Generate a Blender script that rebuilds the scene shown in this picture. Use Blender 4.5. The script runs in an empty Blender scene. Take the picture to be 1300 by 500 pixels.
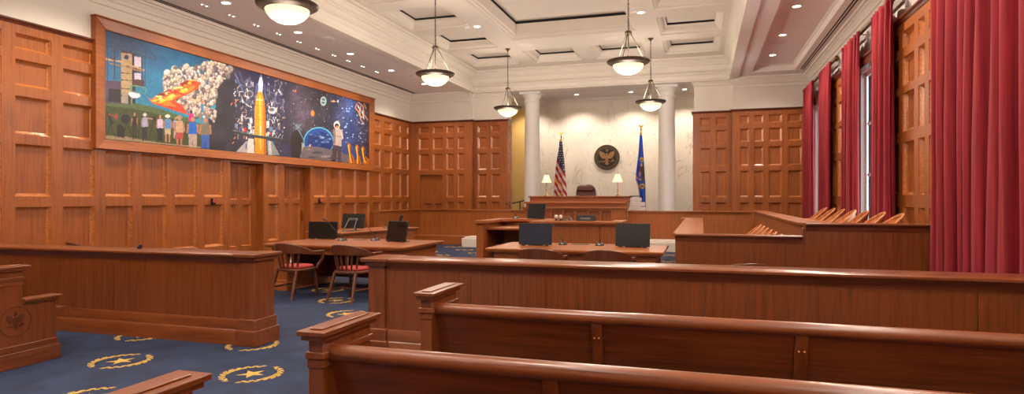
import bpy, bmesh, math, random
import numpy as np
from mathutils import Vector, Matrix
random.seed(7)
PI=math.pi
S=bpy.context.scene
C=S.collection
R=math.radians

# ------------------------------------------------------------------ helpers
def lin(c):
    r=[]
    for x in c[:3]:
        x=x/255.0
        r.append(x/12.92 if x<=.04045 else ((x+.055)/1.055)**2.4)
    return (r[0],r[1],r[2],1.0)

def mat_base(name):
    m=bpy.data.materials.new(name); m.use_nodes=True
    nt=m.node_tree; b=nt.nodes['Principled BSDF']
    return m,nt,b
def nd(nt,t,**k):
    n=nt.nodes.new(t)
    for a,v in k.items():
        if a in n.inputs: n.inputs[a].default_value=v
        else: setattr(n,a,v)
    return n
def ramp(nt,stops):
    n=nt.nodes.new('ShaderNodeValToRGB'); e=n.color_ramp.elements
    while len(e)<len(stops): e.new(.5)
    for i,(p,c) in enumerate(stops): e[i].position=p; e[i].color=c
    return n
def coords(nt,scale=(1,1,1),kind='Object'):
    t=nt.nodes.new('ShaderNodeTexCoord'); mp=nt.nodes.new('ShaderNodeMapping')
    mp.inputs['Scale'].default_value=scale
    nt.links.new(t.outputs[kind],mp.inputs['Vector']); return mp
def bump(nt,b,h,strength,dist=.01):
    n=nt.nodes.new('ShaderNodeBump'); n.inputs['Strength'].default_value=strength; n.inputs['Distance'].default_value=dist
    nt.links.new(h,n.inputs['Height']); nt.links.new(n.outputs['Normal'],b.inputs['Normal'])

def plain(name,c,rough=.5,metal=0,var=.06,scale=9,coat=0,bumpy=0):
    m,nt,b=mat_base(name)
    mp=coords(nt); n=nd(nt,'ShaderNodeTexNoise',Scale=scale,Detail=4.0)
    nt.links.new(mp.outputs[0],n.inputs['Vector'])
    l=lin(c); r=ramp(nt,[(.25,tuple(x*(1-var) for x in l[:3])+(1,)),(.75,tuple(min(1,x*(1+var)) for x in l[:3])+(1,))])
    nt.links.new(n.outputs['Fac'],r.inputs['Fac']); nt.links.new(r.outputs['Color'],b.inputs['Base Color'])
    b.inputs['Roughness'].default_value=rough; b.inputs['Metallic'].default_value=metal; b.inputs['Coat Weight'].default_value=coat
    if bumpy:
        n2=nd(nt,'ShaderNodeTexNoise',Scale=scale*14,Detail=3.0); nt.links.new(mp.outputs[0],n2.inputs['Vector']); bump(nt,b,n2.outputs['Fac'],bumpy,.005)
    return m
def wood(name,dark,light,axis='z',rough=.38,coat=.14):
    m,nt,b=mat_base(name)
    s=[26,26,26]; s['xyz'.index(axis)]=1.3
    mp=coords(nt,tuple(s)); n=nd(nt,'ShaderNodeTexNoise',Scale=1.0,Detail=7.0,Roughness=.6,Distortion=.4)
    nt.links.new(mp.outputs[0],n.inputs['Vector'])
    s2=[95,95,95]; s2['xyz'.index(axis)]=2.5
    mp2=coords(nt,tuple(s2)); n2=nd(nt,'ShaderNodeTexNoise',Scale=1.0,Detail=3.0); nt.links.new(mp2.outputs[0],n2.inputs['Vector'])
    mp3=coords(nt); n3=nd(nt,'ShaderNodeTexNoise',Scale=1.1,Detail=1.0); nt.links.new(mp3.outputs[0],n3.inputs['Vector'])
    a=nd(nt,'ShaderNodeMath',operation='MULTIPLY_ADD'); a.inputs[1].default_value=.45
    nt.links.new(n2.outputs['Fac'],a.inputs[0]); nt.links.new(n.outputs['Fac'],a.inputs[2])
    a2=nd(nt,'ShaderNodeMath',operation='MULTIPLY_ADD'); a2.inputs[1].default_value=.35
    nt.links.new(n3.outputs['Fac'],a2.inputs[0]); nt.links.new(a.outputs[0],a2.inputs[2])
    r=ramp(nt,[(.62,lin(dark)),(1.15 if False else .98,lin(light))])
    nt.links.new(a2.outputs[0],r.inputs['Fac']); nt.links.new(r.outputs['Color'],b.inputs['Base Color'])
    b.inputs['Roughness'].default_value=rough; b.inputs['Coat Weight'].default_value=coat; b.inputs['Coat Roughness'].default_value=.22
    bump(nt,b,a.outputs[0],.06,.004)
    return m
def emit(name,c,s):
    m,nt,b=mat_base(name)
    l=lin(c); b.inputs['Base Color'].default_value=l
    lw=nd(nt,'ShaderNodeTexNoise',Scale=3.0); 
    r=ramp(nt,[(.2,tuple(x*.9 for x in l[:3])+(1,)),(.8,l)]); nt.links.new(lw.outputs['Fac'],r.inputs['Fac'])
    nt.links.new(r.outputs['Color'],b.inputs['Emission Color']); b.inputs['Emission Strength'].default_value=s
    b.inputs['Roughness'].default_value=.3
    return m
def painted(name,rough=.45):
    m,nt,b=mat_base(name)
    a=nt.nodes.new('ShaderNodeVertexColor'); a.layer_name='paint'
    nt.links.new(a.outputs['Color'],b.inputs['Base Color']); b.inputs['Roughness'].default_value=rough
    return m

M={}
WD,WL=(122,62,21),(160,88,37)
M['wz']=wood('cherry_wood_upright',WD,WL,'z'); M['wx']=wood('cherry_wood_crosswise',WD,WL,'x'); M['wy']=wood('cherry_wood_lengthwise',WD,WL,'y')
BD,BL=(84,39,15),(124,64,29)  # same wood as the walls, darkened partly for the shade on the benches
M['bz']=wood('shaded_bench_wood_upright',BD,BL,'z',.3,.35); M['bx']=wood('shaded_bench_wood_crosswise',BD,BL,'x',.28,.4); M['by']=wood('shaded_bench_wood_lengthwise',BD,BL,'y',.28,.4)
M['wm']=wood('lacquered_moulding',(140,76,30),(184,108,52),'x',.26,.7)
M['cz']=wood('chair_wood',(58,28,13),(98,50,26),'z',.32,.35)
M['jz']=wood('jury_chair_wood',(152,84,42),(206,130,76),'z',.42,.1)
M['dark_trim']=wood('dark_stained_trim',(70,30,16),(104,48,26),'x',.3,.3)
M['plaster']=plain('cream_plaster',(226,218,206),.8,var=.03,scale=2,bumpy=.04)
M['ceil']=plain('ceiling_paint',(228,220,208),.85,var=.02,scale=1.5,bumpy=.03)
M['soffit']=plain('soffit_paint',(238,232,224),.85,var=.02,scale=1.5,bumpy=.03)
M['yellow']=plain('ochre_wall_paint',(214,176,104),.8,var=.03,scale=2)
M['column']=plain('column_paint',(232,228,220),.5,var=.02,scale=2)
M['black']=plain('matt_black_plastic',(22,22,24),.45,var=.1)
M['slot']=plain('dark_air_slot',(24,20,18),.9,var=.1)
M['dullscreen']=plain('dull_dark_screen',(13,13,13),.32,var=.05,scale=2)
M['screen']=plain('switched_off_screen',(14,15,19),.12,var=.05,scale=2,coat=.4)
M['bluescreen']=plain('blue_screen_back',(30,38,58),.3,var=.05,scale=2)
M['grey']=plain('grey_plastic',(110,108,106),.45)
M['pale']=plain('pale_grey_plastic',(196,186,184),.4)
M['white']=plain('white_plastic',(232,230,226),.4)
M['brass']=plain('polished_brass',(196,150,70),.25,1.0)
M['gold']=plain('gold_braid',(222,160,40),.5,.2,var=.15,scale=60)
M['bronze']=plain('aged_bronze',(92,74,54),.45,.6,var=.2,scale=14)
M['bronze_hi']=plain('rubbed_bronze_relief',(140,102,62),.45,.6,var=.15,scale=20)
M['seal_field']=plain('dark_seal_field',(38,34,30),.5,.4,var=.15,scale=20)
M['iron']=plain('dark_pendant_metal',(84,72,60),.45,.5,var=.2,scale=18)
M['rodm']=plain('brushed_rod_metal',(84,74,62),.4,.6)
M['leather']=plain('burgundy_leather',(84,30,28),.32,var=.12,scale=16,coat=.2,bumpy=.1)
M['red']=plain('red_seat_cushion',(172,52,48),.75,var=.1,scale=40,bumpy=.1)
M['redled']=emit('red_indicator',(220,50,60),.5)
M['shade']=emit('lit_cream_lampshade',(246,226,180),.8)
M['bowl']=emit('lit_alabaster_bowl',(255,232,190),1.05)
M['lens']=emit('lit_downlight_lens',(255,244,226),14.0)
M['rod']=plain('bronze_curtain_rod',(92,62,36),.4,.5,var=.2)
M['carve']=wood('carved_wood_relief',(62,28,12),(96,48,22),'z',.4,.2)

def marble():
    m,nt,b=mat_base('cream_marble')
    mp=coords(nt,(1,1,1)); 
    n=nd(nt,'ShaderNodeTexNoise',Scale=.9,Detail=8.0,Roughness=.62,Distortion=1.6); nt.links.new(mp.outputs[0],n.inputs['Vector'])
    mp2=coords(nt,(1.5,1,.55)); mp2.inputs['Rotation'].default_value=(0,.6,0)
    n2=nd(nt,'ShaderNodeTexNoise',Scale=.75,Detail=7.0,Roughness=.5,Distortion=1.6); nt.links.new(mp2.outputs[0],n2.inputs['Vector'])
    r=ramp(nt,[(.0,lin((232,220,204))),(.492,lin((232,220,204))),(.500,lin((196,180,162))),(.508,lin((232,220,204))),(1,lin((236,226,212)))])
    nt.links.new(n2.outputs['Fac'],r.inputs['Fac'])
    r2=ramp(nt,[(.3,(.80,.76,.72,1)),(.6,(1,1,1,1))]); nt.links.new(n.outputs['Fac'],r2.inputs['Fac'])
    x=nd(nt,'ShaderNodeMix',data_type='RGBA',blend_type='MULTIPLY'); x.inputs[0].default_value=.35
    nt.links.new(r.outputs[0],x.inputs[6]); nt.links.new(r2.outputs[0],x.inputs[7])
    nt.links.new(x.outputs[2],b.inputs['Base Color']); b.inputs['Roughness'].default_value=.35
    return m
M['marble']=marble()
def carpet():
    m,nt,b=mat_base('navy_carpet')
    mp=coords(nt); n=nd(nt,'ShaderNodeTexNoise',Scale=3.0,Detail=6.0); n2=nd(nt,'ShaderNodeTexNoise',Scale=170.0,Detail=2.0)
    nt.links.new(mp.outputs[0],n.inputs['Vector']); nt.links.new(mp.outputs[0],n2.inputs['Vector'])
    a=nd(nt,'ShaderNodeMath',operation='MULTIPLY_ADD'); a.inputs[1].default_value=.55; nt.links.new(n2.outputs['Fac'],a.inputs[0]); nt.links.new(n.outputs['Fac'],a.inputs[2])
    r=ramp(nt,[(.5,lin((16,26,50))),(1.0,lin((38,54,88)))]); nt.links.new(a.outputs[0],r.inputs['Fac']); nt.links.new(r.outputs[0],b.inputs['Base Color'])
    b.inputs['Roughness'].default_value=.95; 
    bump(nt,b,n2.outputs['Fac'],.5,.006); return m
M['carpet']=carpet()
M['motif']=plain('gold_carpet_yarn',(198,162,78),.95,var=.2,scale=50,bumpy=.2)
def velvet():
    m,nt,b=mat_base('crimson_velvet')
    mp=coords(nt,(30,30,1.2)); n=nd(nt,'ShaderNodeTexNoise',Scale=1.0,Detail=4.0); nt.links.new(mp.outputs[0],n.inputs['Vector'])
    r=ramp(nt,[(.3,lin((122,17,30))),(.75,lin((168,35,47)))]); nt.links.new(n.outputs['Fac'],r.inputs['Fac']); nt.links.new(r.outputs[0],b.inputs['Base Color'])
    b.inputs['Roughness'].default_value=.8; b.inputs['Sheen Weight'].default_value=.08; b.inputs['Sheen Tint'].default_value=lin((230,120,120))
    tr=nd(nt,'ShaderNodeBsdfTranslucent'); tr.inputs['Color'].default_value=lin((226,30,130))
    mx=nd(nt,'ShaderNodeMixShader'); mx.inputs[0].default_value=.10
    out=nt.nodes['Material Output']; nt.links.new(b.outputs[0],mx.inputs[1]); nt.links.new(tr.outputs[0],mx.inputs[2]); nt.links.new(mx.outputs[0],out.inputs['Surface'])
    return m
M['velvet']=velvet()
def glass():
    m,nt,b=mat_base('window_glass')
    tr=nd(nt,'ShaderNodeBsdfTransparent'); gl=nd(nt,'ShaderNodeBsdfGlossy'); gl.inputs['Roughness'].default_value=.02
    fr=nd(nt,'ShaderNodeFresnel',IOR=1.45); mx=nd(nt,'ShaderNodeMixShader')
    out=nt.nodes['Material Output']; nt.links.new(fr.outputs[0],mx.inputs[0]); nt.links.new(tr.outputs[0],mx.inputs[1]); nt.links.new(gl.outputs[0],mx.inputs[2]); nt.links.new(mx.outputs[0],out.inputs['Surface'])
    return m
M['glass']=glass()
M['paint']=painted('oil_painting',.4); M['cloth']=painted('dyed_flag_cloth',.7)

class MB:
    def __init__(s): s.v=[]; s.f=[]; s.m=[]
    def add(s,vs,fs,m=0):
        o=len(s.v); s.v+= [tuple(p) for p in vs]
        for f in fs: s.f.append(tuple(i+o for i in f)); s.m.append(m)
    def box(s,x0,x1,y0,y1,z0,z1,m=0):
        s.add([(x,y,z) for x in (x0,x1) for y in (y0,y1) for z in (z0,z1)],[(0,1,3,2),(4,6,7,5),(0,4,5,1),(2,3,7,6),(0,2,6,4),(1,5,7,3)],m); return s
    def hexa(s,bot,top,m=0):                       # two quads
        s.add(list(bot)+list(top),[(3,2,1,0),(4,5,6,7),(0,1,5,4),(1,2,6,5),(2,3,7,6),(3,0,4,7)],m); return s
    def obox(s,c,size,rx=0,ry=0,rz=0,m=0):
        k=len(s.v); a,b,h=size[0]/2,size[1]/2,size[2]/2
        s.box(-a,a,-b,b,-h,h,m); q=Matrix.Translation(c)@Matrix.Rotation(rz,4,'Z')@Matrix.Rotation(ry,4,'Y')@Matrix.Rotation(rx,4,'X')
        for i in range(k,len(s.v)): s.v[i]=tuple(q@Vector(s.v[i]))
        return s
    def tube(s,pts,r,n=8,m=0,sq=None):
        P=[Vector(p) for p in pts]; k=len(P); rr=r if isinstance(r,(list,tuple)) else [r]*k
        rings=[]; up=None
        for i,p in enumerate(P):
            t=(P[min(i+1,k-1)]-P[max(i-1,0)]).normalized()
            if up is None: up=t.orthogonal().normalized()
            up=(up-t*up.dot(t)); up=up.normalized() if up.length>1e-6 else t.orthogonal().normalized()
            w=t.cross(up)
            rings.append([p+(up*math.cos(2*PI*j/n)+w*math.sin(2*PI*j/n))*rr[i] for j in range(n)])
        vs=[q for g in rings for q in g]; fs=[]
        for i in range(k-1):
            for j in range(n): fs.append((i*n+j,i*n+(j+1)%n,(i+1)*n+(j+1)%n,(i+1)*n+j))
        fs.append(tuple(range(n-1,-1,-1))); fs.append(tuple((k-1)*n+j for j in range(n)))
        s.add(vs,fs,m); return s
    def lathe(s,prof,c=(0,0),n=24,m=0):
        vs=[]; fs=[]; k=len(prof)
        for r,z in prof:
            for j in range(n): vs.append((c[0]+max(r,1e-4)*math.cos(2*PI*j/n),c[1]+max(r,1e-4)*math.sin(2*PI*j/n),z))
        for i in range(k-1):
            for j in range(n): fs.append((i*n+j,i*n+(j+1)%n,(i+1)*n+(j+1)%n,(i+1)*n+j))
        s.add(vs,fs,m); return s
    def sweep(s,prof,path,m=0,solid=False):
        k=len(path); n=len(prof); vs=[]
        for i in range(k):
            x,y=path[i]
            def nrm(a,b):
                dx,dy=b[0]-a[0],b[1]-a[1]; l=math.hypot(dx,dy); return (-dy/l,dx/l)
            ns=[]
            if i>0: ns.append(nrm(path[i-1],path[i]))
            if i<k-1: ns.append(nrm(path[i],path[i+1]))
            if len(ns)==2:
                bx,by=ns[0][0]+ns[1][0],ns[0][1]+ns[1][1]; q=1+ns[0][0]*ns[1][0]+ns[0][1]*ns[1][1]; nx,ny=bx/q,by/q
            else: nx,ny=ns[0]
            for o,z in prof: vs.append((x+nx*o,y+ny*o,z))
        fs=[]
        e=n if solid else n-1
        for i in range(k-1):
            for j in range(e): fs.append((i*n+j,i*n+(j+1)%n,(i+1)*n+(j+1)%n,(i+1)*n+j))
        if solid: fs.append(tuple(range(n))); fs.append(tuple((k-1)*n+j for j in range(n)))
        s.add(vs,fs,m); return s
    def prism(s,poly,mf,w0,w1,m=0):
        n=len(poly); vs=[mf(u,v,w0) for u,v in poly]+[mf(u,v,w1) for u,v in poly]
        s.add(vs,[tuple(range(n-1,-1,-1)),tuple(range(n,2*n))]+[(i,(i+1)%n,n+(i+1)%n,n+i) for i in range(n)],m); return s
    def build(s,name,mats,parent=None,bevel=0,smooth=40,seg=2,loc=None,fix=True):
        me=bpy.data.meshes.new(name); me.from_pydata(s.v,[],s.f)
        if not isinstance(mats,(list,tuple)): mats=[mats]
        for q in mats: me.materials.append(M[q] if isinstance(q,str) else q)
        me.polygons.foreach_set('material_index',s.m)
        if fix:
            bm=bmesh.new(); bm.from_mesh(me); bmesh.ops.recalc_face_normals(bm,faces=bm.faces); bm.to_mesh(me); bm.free()
        if smooth:
            me.polygons.foreach_set('use_smooth',[True]*len(me.polygons)); me.set_sharp_from_angle(angle=R(smooth))
        o=bpy.data.objects.new(name,me); C.objects.link(o)
        if parent: o.parent=parent
        if loc: o.location=loc
        if bevel:
            b=o.modifiers.new('soft_edges','BEVEL'); b.width=bevel; b.segments=seg; b.limit_method='ANGLE'; b.angle_limit=R(35)
        return o
def T(name,label,cat,loc=(0,0,0),rz=0,group=None):
    o=bpy.data.objects.new(name,None); o.empty_display_size=.1; C.objects.link(o); o.location=loc; o.rotation_euler=(0,0,rz)
    o['label']=label; o['category']=cat
    if group: o['group']=group
    return o
def tag(o,label,cat,group=None):
    o['label']=label; o['category']=cat
    if group: o['group']=group
    return o
def struct(o,label=None):
    o['kind']='structure'
    if label: o['label']=label
    return o
KIDS={}
def dup(root,loc,label,rz=None,group=None):
    kids=[o for o in C.objects if o.parent==root]
    r=root.copy(); C.objects.link(r); r.location=loc; r['label']=label
    if rz is not None: r.rotation_euler=(0,0,rz)
    if group: r['group']=group
    for ch in kids:
        c=ch.copy(); C.objects.link(c); c.parent=r
        for g in [o for o in C.objects if o.parent==ch]:
            d=g.copy(); C.objects.link(d); d.parent=c
    return r
def panels(mb,s0,s1,z0,z1,pan,holes,mf,prof,hdep=0,m=0,mp=None,mr=None):
    """a flat framed face with moulded recesses (pan) and openings (holes)"""
    mp=m if mp is None else mp
    al=list(pan)+list(holes)
    S_=sorted({s0,s1}|{q for r in al for q in r[:2] if s0<q<s1}); Z_=sorted({z0,z1}|{q for r in al for q in r[2:4] if z0<q<z1})
    for i in range(len(S_)-1):
        for j in range(len(Z_)-1):
            cs,cz=(S_[i]+S_[i+1])/2,(Z_[j]+Z_[j+1])/2
            if any(r[0]<cs<r[1] and r[2]<cz<r[3] for r in al): continue
            mb.add([mf(S_[i],Z_[j],0),mf(S_[i+1],Z_[j],0),mf(S_[i+1],Z_[j+1],0),mf(S_[i],Z_[j+1],0)],[(0,1,2,3)],m)
    def ringed(r,pr,cap):
        prev=None
        for (ins,dep) in pr:
            a=[(r[0]+ins,r[2]+ins),(r[1]-ins,r[2]+ins),(r[1]-ins,r[3]-ins),(r[0]+ins,r[3]-ins)]
            cur=[mf(u,v,dep) for u,v in a]
            if prev:
                for k in range(4): mb.add([prev[k],prev[(k+1)%4],cur[(k+1)%4],cur[k]],[(0,1,2,3)],(mp if mr is None else mr) if cap else m)
            prev=cur
        if cap: mb.add(prev,[(0,1,2,3)],mp)
    for r in pan: ringed(r,prof,True)
    for r in holes: ringed(r,[(0,0),(0,hdep)],False)
PROF=[(0,0),(0,.016),(.008,.020),(.015,.036),(.028,.050),(.045,.059),(.047,.062)]
PW=dict(left=180,right=210,alcove=220,centre=130,accent=50,pend=78,pendfill=70,sky=8.0,exposure=0.04)
MURAL=[
((92,112,70),[(-0.0079,0.359),(0.0617,0.379),(0.1191,0.363),(0.2039,0.31),(0.2479,0.257),(0.2432,-0.054),(-0.0079,-0.027)]),
((74,84,38),[(-0.0079,0.302),(0.0617,0.318),(0.1292,0.298),(0.2039,0.259),(0.2479,0.214),(0.2432,-0.054),(-0.0079,-0.041)]),
((160,142,118),[(-0.0079,0.03),(0.0436,0.039),(0.1191,0.017),(0.2408,0.014),(0.2408,-0.081),(-0.0079,-0.041)]),
((95,76,100),[(0.0004,0.538),(0.0382,0.563),(0.0382,0.348),(0.0004,0.329)]),
((48,42,54),[(0.0055,0.47),(0.033,0.484),(0.033,0.359),(0.0055,0.347)]),
((178,156,124),[(0.0338,0.84),(0.058,0.854),(0.058,0.365),(0.0338,0.359)]),
((62,52,62),[(0.058,0.85),(0.0663,0.851),(0.0663,0.367),(0.058,0.369)]),
((92,62,68),[(0.0338,0.862),(0.058,0.873),(0.058,0.843),(0.0338,0.832)]),
((26,56,96),[(0.0508,0.805),(0.0502,0.795),(0.0487,0.786),(0.0466,0.779),(0.0442,0.777),(0.042,0.779),(0.0405,0.785),(0.04,0.794),(0.0405,0.805),(0.042,0.814),(0.0442,0.82),(0.0466,0.823),(0.0487,0.821),(0.0502,0.814)]),
((110,88,72),[(0.0338,0.702),(0.0579,0.718),(0.0581,0.727),(0.0339,0.711)]),
((110,88,72),[(0.0338,0.636),(0.0579,0.65),(0.0581,0.659),(0.0339,0.645)]),
((110,88,72),[(0.0338,0.569),(0.0579,0.582),(0.0581,0.591),(0.0339,0.578)]),
((110,88,72),[(0.0338,0.488),(0.0579,0.5),(0.0581,0.509),(0.0339,0.497)]),
((110,88,72),[(0.0338,0.421),(0.0579,0.432),(0.0581,0.441),(0.0339,0.43)]),
((205,192,208),[(0.0635,0.826),(0.0803,0.835),(0.0803,0.736),(0.0635,0.728)]),
((195,185,205),[(0.0635,0.667),(0.0803,0.675),(0.0803,0.598),(0.0635,0.592)]),
((95,62,58),[(0.058,0.602),(0.0879,0.62),(0.0879,0.543),(0.058,0.527)]),
((70,56,66),[(0.0653,0.729),(0.0803,0.736),(0.0803,0.682),(0.0653,0.676)]),
((188,158,116),[(-0.0016,0.73),(0.0344,0.736),(0.0351,0.753),(-0.0009,0.746)]),
((188,158,116),[(0.034,0.736),(0.0871,0.704),(0.0886,0.721),(0.0354,0.753)]),
((160,130,96),[(0.0086,0.699),(0.0433,0.703),(0.0439,0.715),(0.0091,0.71)]),
((160,130,96),[(0.0431,0.703),(0.0836,0.687),(0.0845,0.7),(0.044,0.715)]),
((74,80,104),[(-0.0016,0.854),(0.0432,0.851),(0.0439,0.864),(-0.0009,0.866)]),
((74,80,104),[(0.0432,0.851),(0.1167,0.843),(0.1175,0.856),(0.044,0.864)]),
((74,80,104),[(0.0018,0.903),(0.0613,0.887),(0.062,0.897),(0.0024,0.911)]),
((74,80,104),[(0.0615,0.887),(0.1031,0.901),(0.1035,0.91),(0.0619,0.897)]),
((74,80,104),[(0.1025,0.901),(0.1182,0.855),(0.1199,0.864),(0.1041,0.91)]),
((74,80,104),[(0.0014,0.907),(-0.0019,0.86),(-0.0005,0.86),(0.0028,0.907)]),
((74,80,104),[(-0.0014,0.857),(0.0087,0.861),(0.009,0.867),(-0.0011,0.863)]),
((74,80,104),[(0.0089,0.861),(0.026,0.887),(0.0259,0.893),(0.0088,0.867)]),
((74,80,104),[(0.0255,0.887),(0.0395,0.858),(0.0405,0.864),(0.0264,0.893)]),
((74,80,104),[(0.0401,0.858),(0.0545,0.881),(0.0543,0.887),(0.0399,0.864)]),
((74,80,104),[(0.054,0.881),(0.0723,0.855),(0.0732,0.862),(0.0548,0.887)]),
((74,80,104),[(0.0731,0.856),(0.0882,0.902),(0.0875,0.907),(0.0724,0.861)]),
((74,80,104),[(0.0871,0.902),(0.0987,0.845),(0.1001,0.85),(0.0886,0.907)]),
((64,70,92),[(0.0029,0.865),(0.0029,0.526),(0.0046,0.527),(0.0046,0.867)]),
((64,70,92),[(0.0182,0.86),(0.0182,0.568),(0.0199,0.569),(0.0199,0.862)]),
((64,70,92),[(0.0251,0.882),(0.0251,0.779),(0.0268,0.781),(0.0268,0.884)]),
((64,70,92),[(0.0812,0.852),(0.0812,0.545),(0.0831,0.547),(0.0831,0.854)]),
((64,70,92),[(0.0888,0.875),(0.0888,0.528),(0.0907,0.53),(0.0907,0.877)]),
((70,60,90),[(0.0081,0.758),(0.0149,0.743),(0.0164,0.752),(0.0095,0.767)]),
((70,60,90),[(0.0165,0.745),(0.0234,0.781),(0.0217,0.787),(0.0148,0.75)]),
((96,158,132),[(0.0542,0.533),(0.0915,0.54),(0.0919,0.552),(0.0546,0.545)]),
((96,158,132),[(0.0902,0.545),(0.0902,0.491),(0.0932,0.493),(0.0932,0.547)]),
((96,158,132),[(0.0549,0.539),(0.0549,0.359),(0.0575,0.361),(0.0575,0.541)]),
((96,158,132),[(0.0542,0.482),(0.0915,0.48),(0.0919,0.489),(0.0546,0.491)]),
((160,150,140),[(0.0365,0.458),(0.049,0.46),(0.049,0.355),(0.0365,0.354)]),
((70,66,78),[(0.049,0.452),(0.0562,0.45),(0.0562,0.352),(0.049,0.355)]),
('SMOKE',[(0.0879,0.535),(0.1033,0.579),(0.1191,0.631),(0.1394,0.712),(0.1602,0.795),(0.1905,0.857),(0.2314,0.879),(0.2551,0.953),(0.2896,1.014),(0.3257,0.995),(0.3444,0.959),(0.3205,0.846),(0.2972,0.763),(0.2871,0.64),(0.2771,0.51),(0.2871,0.393),(0.2796,0.283),(0.2551,0.339),(0.2267,0.357),(0.1994,0.399),(0.173,0.447),(0.1476,0.43),(0.1353,0.501),(0.1131,0.43),(0.0955,0.448),(0.0728,0.432),(0.0765,0.48)]),
((222,84,44),[(0.0955,0.456),(0.1072,0.433),(0.1312,0.482),(0.1602,0.568),(0.1861,0.646),(0.2221,0.726),(0.2408,0.725),(0.2314,0.649),(0.2039,0.569),(0.1774,0.508),(0.1645,0.466),(0.1861,0.44),(0.2039,0.343),(0.1687,0.363),(0.1312,0.387),(0.1092,0.396)]),
((245,140,48),[(0.0994,0.436),(0.1312,0.466),(0.1645,0.563),(0.1949,0.637),(0.2267,0.679),(0.2129,0.609),(0.1774,0.524),(0.1518,0.449),(0.173,0.406),(0.1435,0.403),(0.1131,0.406)]),
((252,208,80),[(0.1033,0.427),(0.1332,0.46),(0.1645,0.547),(0.1994,0.624),(0.1905,0.567),(0.156,0.492),(0.1312,0.427),(0.1151,0.412)]),
((150,40,34),[(0.1774,0.655),(0.2039,0.719),(0.2314,0.734),(0.2175,0.689),(0.1861,0.63)]),
((140,48,42),[(0.1191,0.497),(0.1476,0.567),(0.1435,0.523),(0.1231,0.468)]),
((226,220,224),[(0.0784,0.459),(0.0771,0.446),(0.0734,0.434),(0.0682,0.426),(0.0625,0.421),(0.0573,0.423),(0.0538,0.429),(0.0526,0.44),(0.0538,0.452),(0.0573,0.464),(0.0625,0.473),(0.0682,0.477),(0.0734,0.476),(0.0771,0.47)]),
((240,236,238),[(0.0653,0.464),(0.0646,0.456),(0.0626,0.448),(0.0596,0.442),(0.0564,0.439),(0.0535,0.441),(0.0515,0.446),(0.0508,0.453),(0.0515,0.462),(0.0535,0.47),(0.0564,0.476),(0.0596,0.478),(0.0626,0.477),(0.0646,0.472)]),
((80,60,70),[(0.1467,0.397),(0.1467,0.341),(0.1486,0.342),(0.1486,0.398)]),
((80,60,70),[(0.1572,0.396),(0.1572,0.339),(0.1591,0.34),(0.1591,0.397)]),
((80,60,70),[(0.1453,0.393),(0.1621,0.388),(0.1626,0.395),(0.1458,0.4)]),
((255,226,130),[(0.202,0.614),(0.1994,0.602),(0.1932,0.593),(0.1871,0.592),(0.1845,0.6),(0.1871,0.612),(0.1932,0.621),(0.1994,0.622)]),
((252,190,70),[(0.1268,0.453),(0.1245,0.444),(0.1191,0.437),(0.1138,0.436),(0.1116,0.443),(0.1138,0.452),(0.1191,0.459),(0.1245,0.46)]),
((252,190,70),[(0.2132,0.691),(0.2114,0.68),(0.2071,0.673),(0.2029,0.673),(0.2011,0.681),(0.2029,0.692),(0.2071,0.699),(0.2114,0.699)]),
((236,110,50),[(0.1411,0.476),(0.1384,0.469),(0.1319,0.463),(0.1254,0.46),(0.1228,0.462),(0.1254,0.469),(0.1319,0.475),(0.1384,0.478)]),
((252,190,70),[(0.1423,0.485),(0.1408,0.48),(0.1374,0.476),(0.134,0.475),(0.1326,0.478),(0.134,0.483),(0.1374,0.487),(0.1408,0.488)]),
((190,60,40),[(0.1921,0.564),(0.1889,0.551),(0.1812,0.541),(0.1736,0.54),(0.1704,0.547),(0.1736,0.56),(0.1812,0.57),(0.1889,0.571)]),
((252,190,70),[(0.1997,0.655),(0.1984,0.645),(0.1952,0.639),(0.1921,0.64),(0.1908,0.647),(0.1921,0.657),(0.1952,0.663),(0.1984,0.662)]),
((236,110,50),[(0.1524,0.541),(0.1492,0.534),(0.1414,0.526),(0.1337,0.522),(0.1306,0.524),(0.1337,0.531),(0.1414,0.539),(0.1492,0.543)]),
((255,226,130),[(0.1315,0.459),(0.1301,0.453),(0.1267,0.448),(0.1234,0.448),(0.122,0.453),(0.1234,0.459),(0.1267,0.464),(0.1301,0.464)]),
((190,60,40),[(0.1643,0.567),(0.1614,0.558),(0.1543,0.551),(0.1474,0.548),(0.1445,0.552),(0.1474,0.56),(0.1543,0.568),(0.1614,0.571)]),
((255,226,130),[(0.1783,0.612),(0.1758,0.603),(0.17,0.595),(0.1642,0.593),(0.1618,0.599),(0.1642,0.608),(0.17,0.615),(0.1758,0.617)]),
((255,226,130),[(0.1621,0.514),(0.1604,0.504),(0.1563,0.497),(0.1522,0.498),(0.1505,0.506),(0.1522,0.516),(0.1563,0.523),(0.1604,0.522)]),
((190,60,40),[(0.1609,0.579),(0.1587,0.572),(0.1535,0.565),(0.1483,0.564),(0.1462,0.568),(0.1483,0.575),(0.1535,0.582),(0.1587,0.583)]),
((236,110,50),[(0.15,0.482),(0.1467,0.471),(0.1387,0.462),(0.1308,0.46),(0.1275,0.465),(0.1308,0.476),(0.1387,0.485),(0.1467,0.487)]),
((236,110,50),[(0.1264,0.465),(0.1235,0.455),(0.1165,0.447),(0.1096,0.445),(0.1068,0.451),(0.1096,0.461),(0.1165,0.469),(0.1235,0.471)]),
((252,190,70),[(0.2291,0.731),(0.2252,0.722),(0.216,0.712),(0.207,0.706),(0.2032,0.709),(0.207,0.718),(0.216,0.728),(0.2252,0.733)]),
((255,226,130),[(0.1478,0.532),(0.1466,0.521),(0.1436,0.515),(0.1407,0.517),(0.1395,0.525),(0.1407,0.536),(0.1436,0.542),(0.1466,0.54)]),
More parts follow.
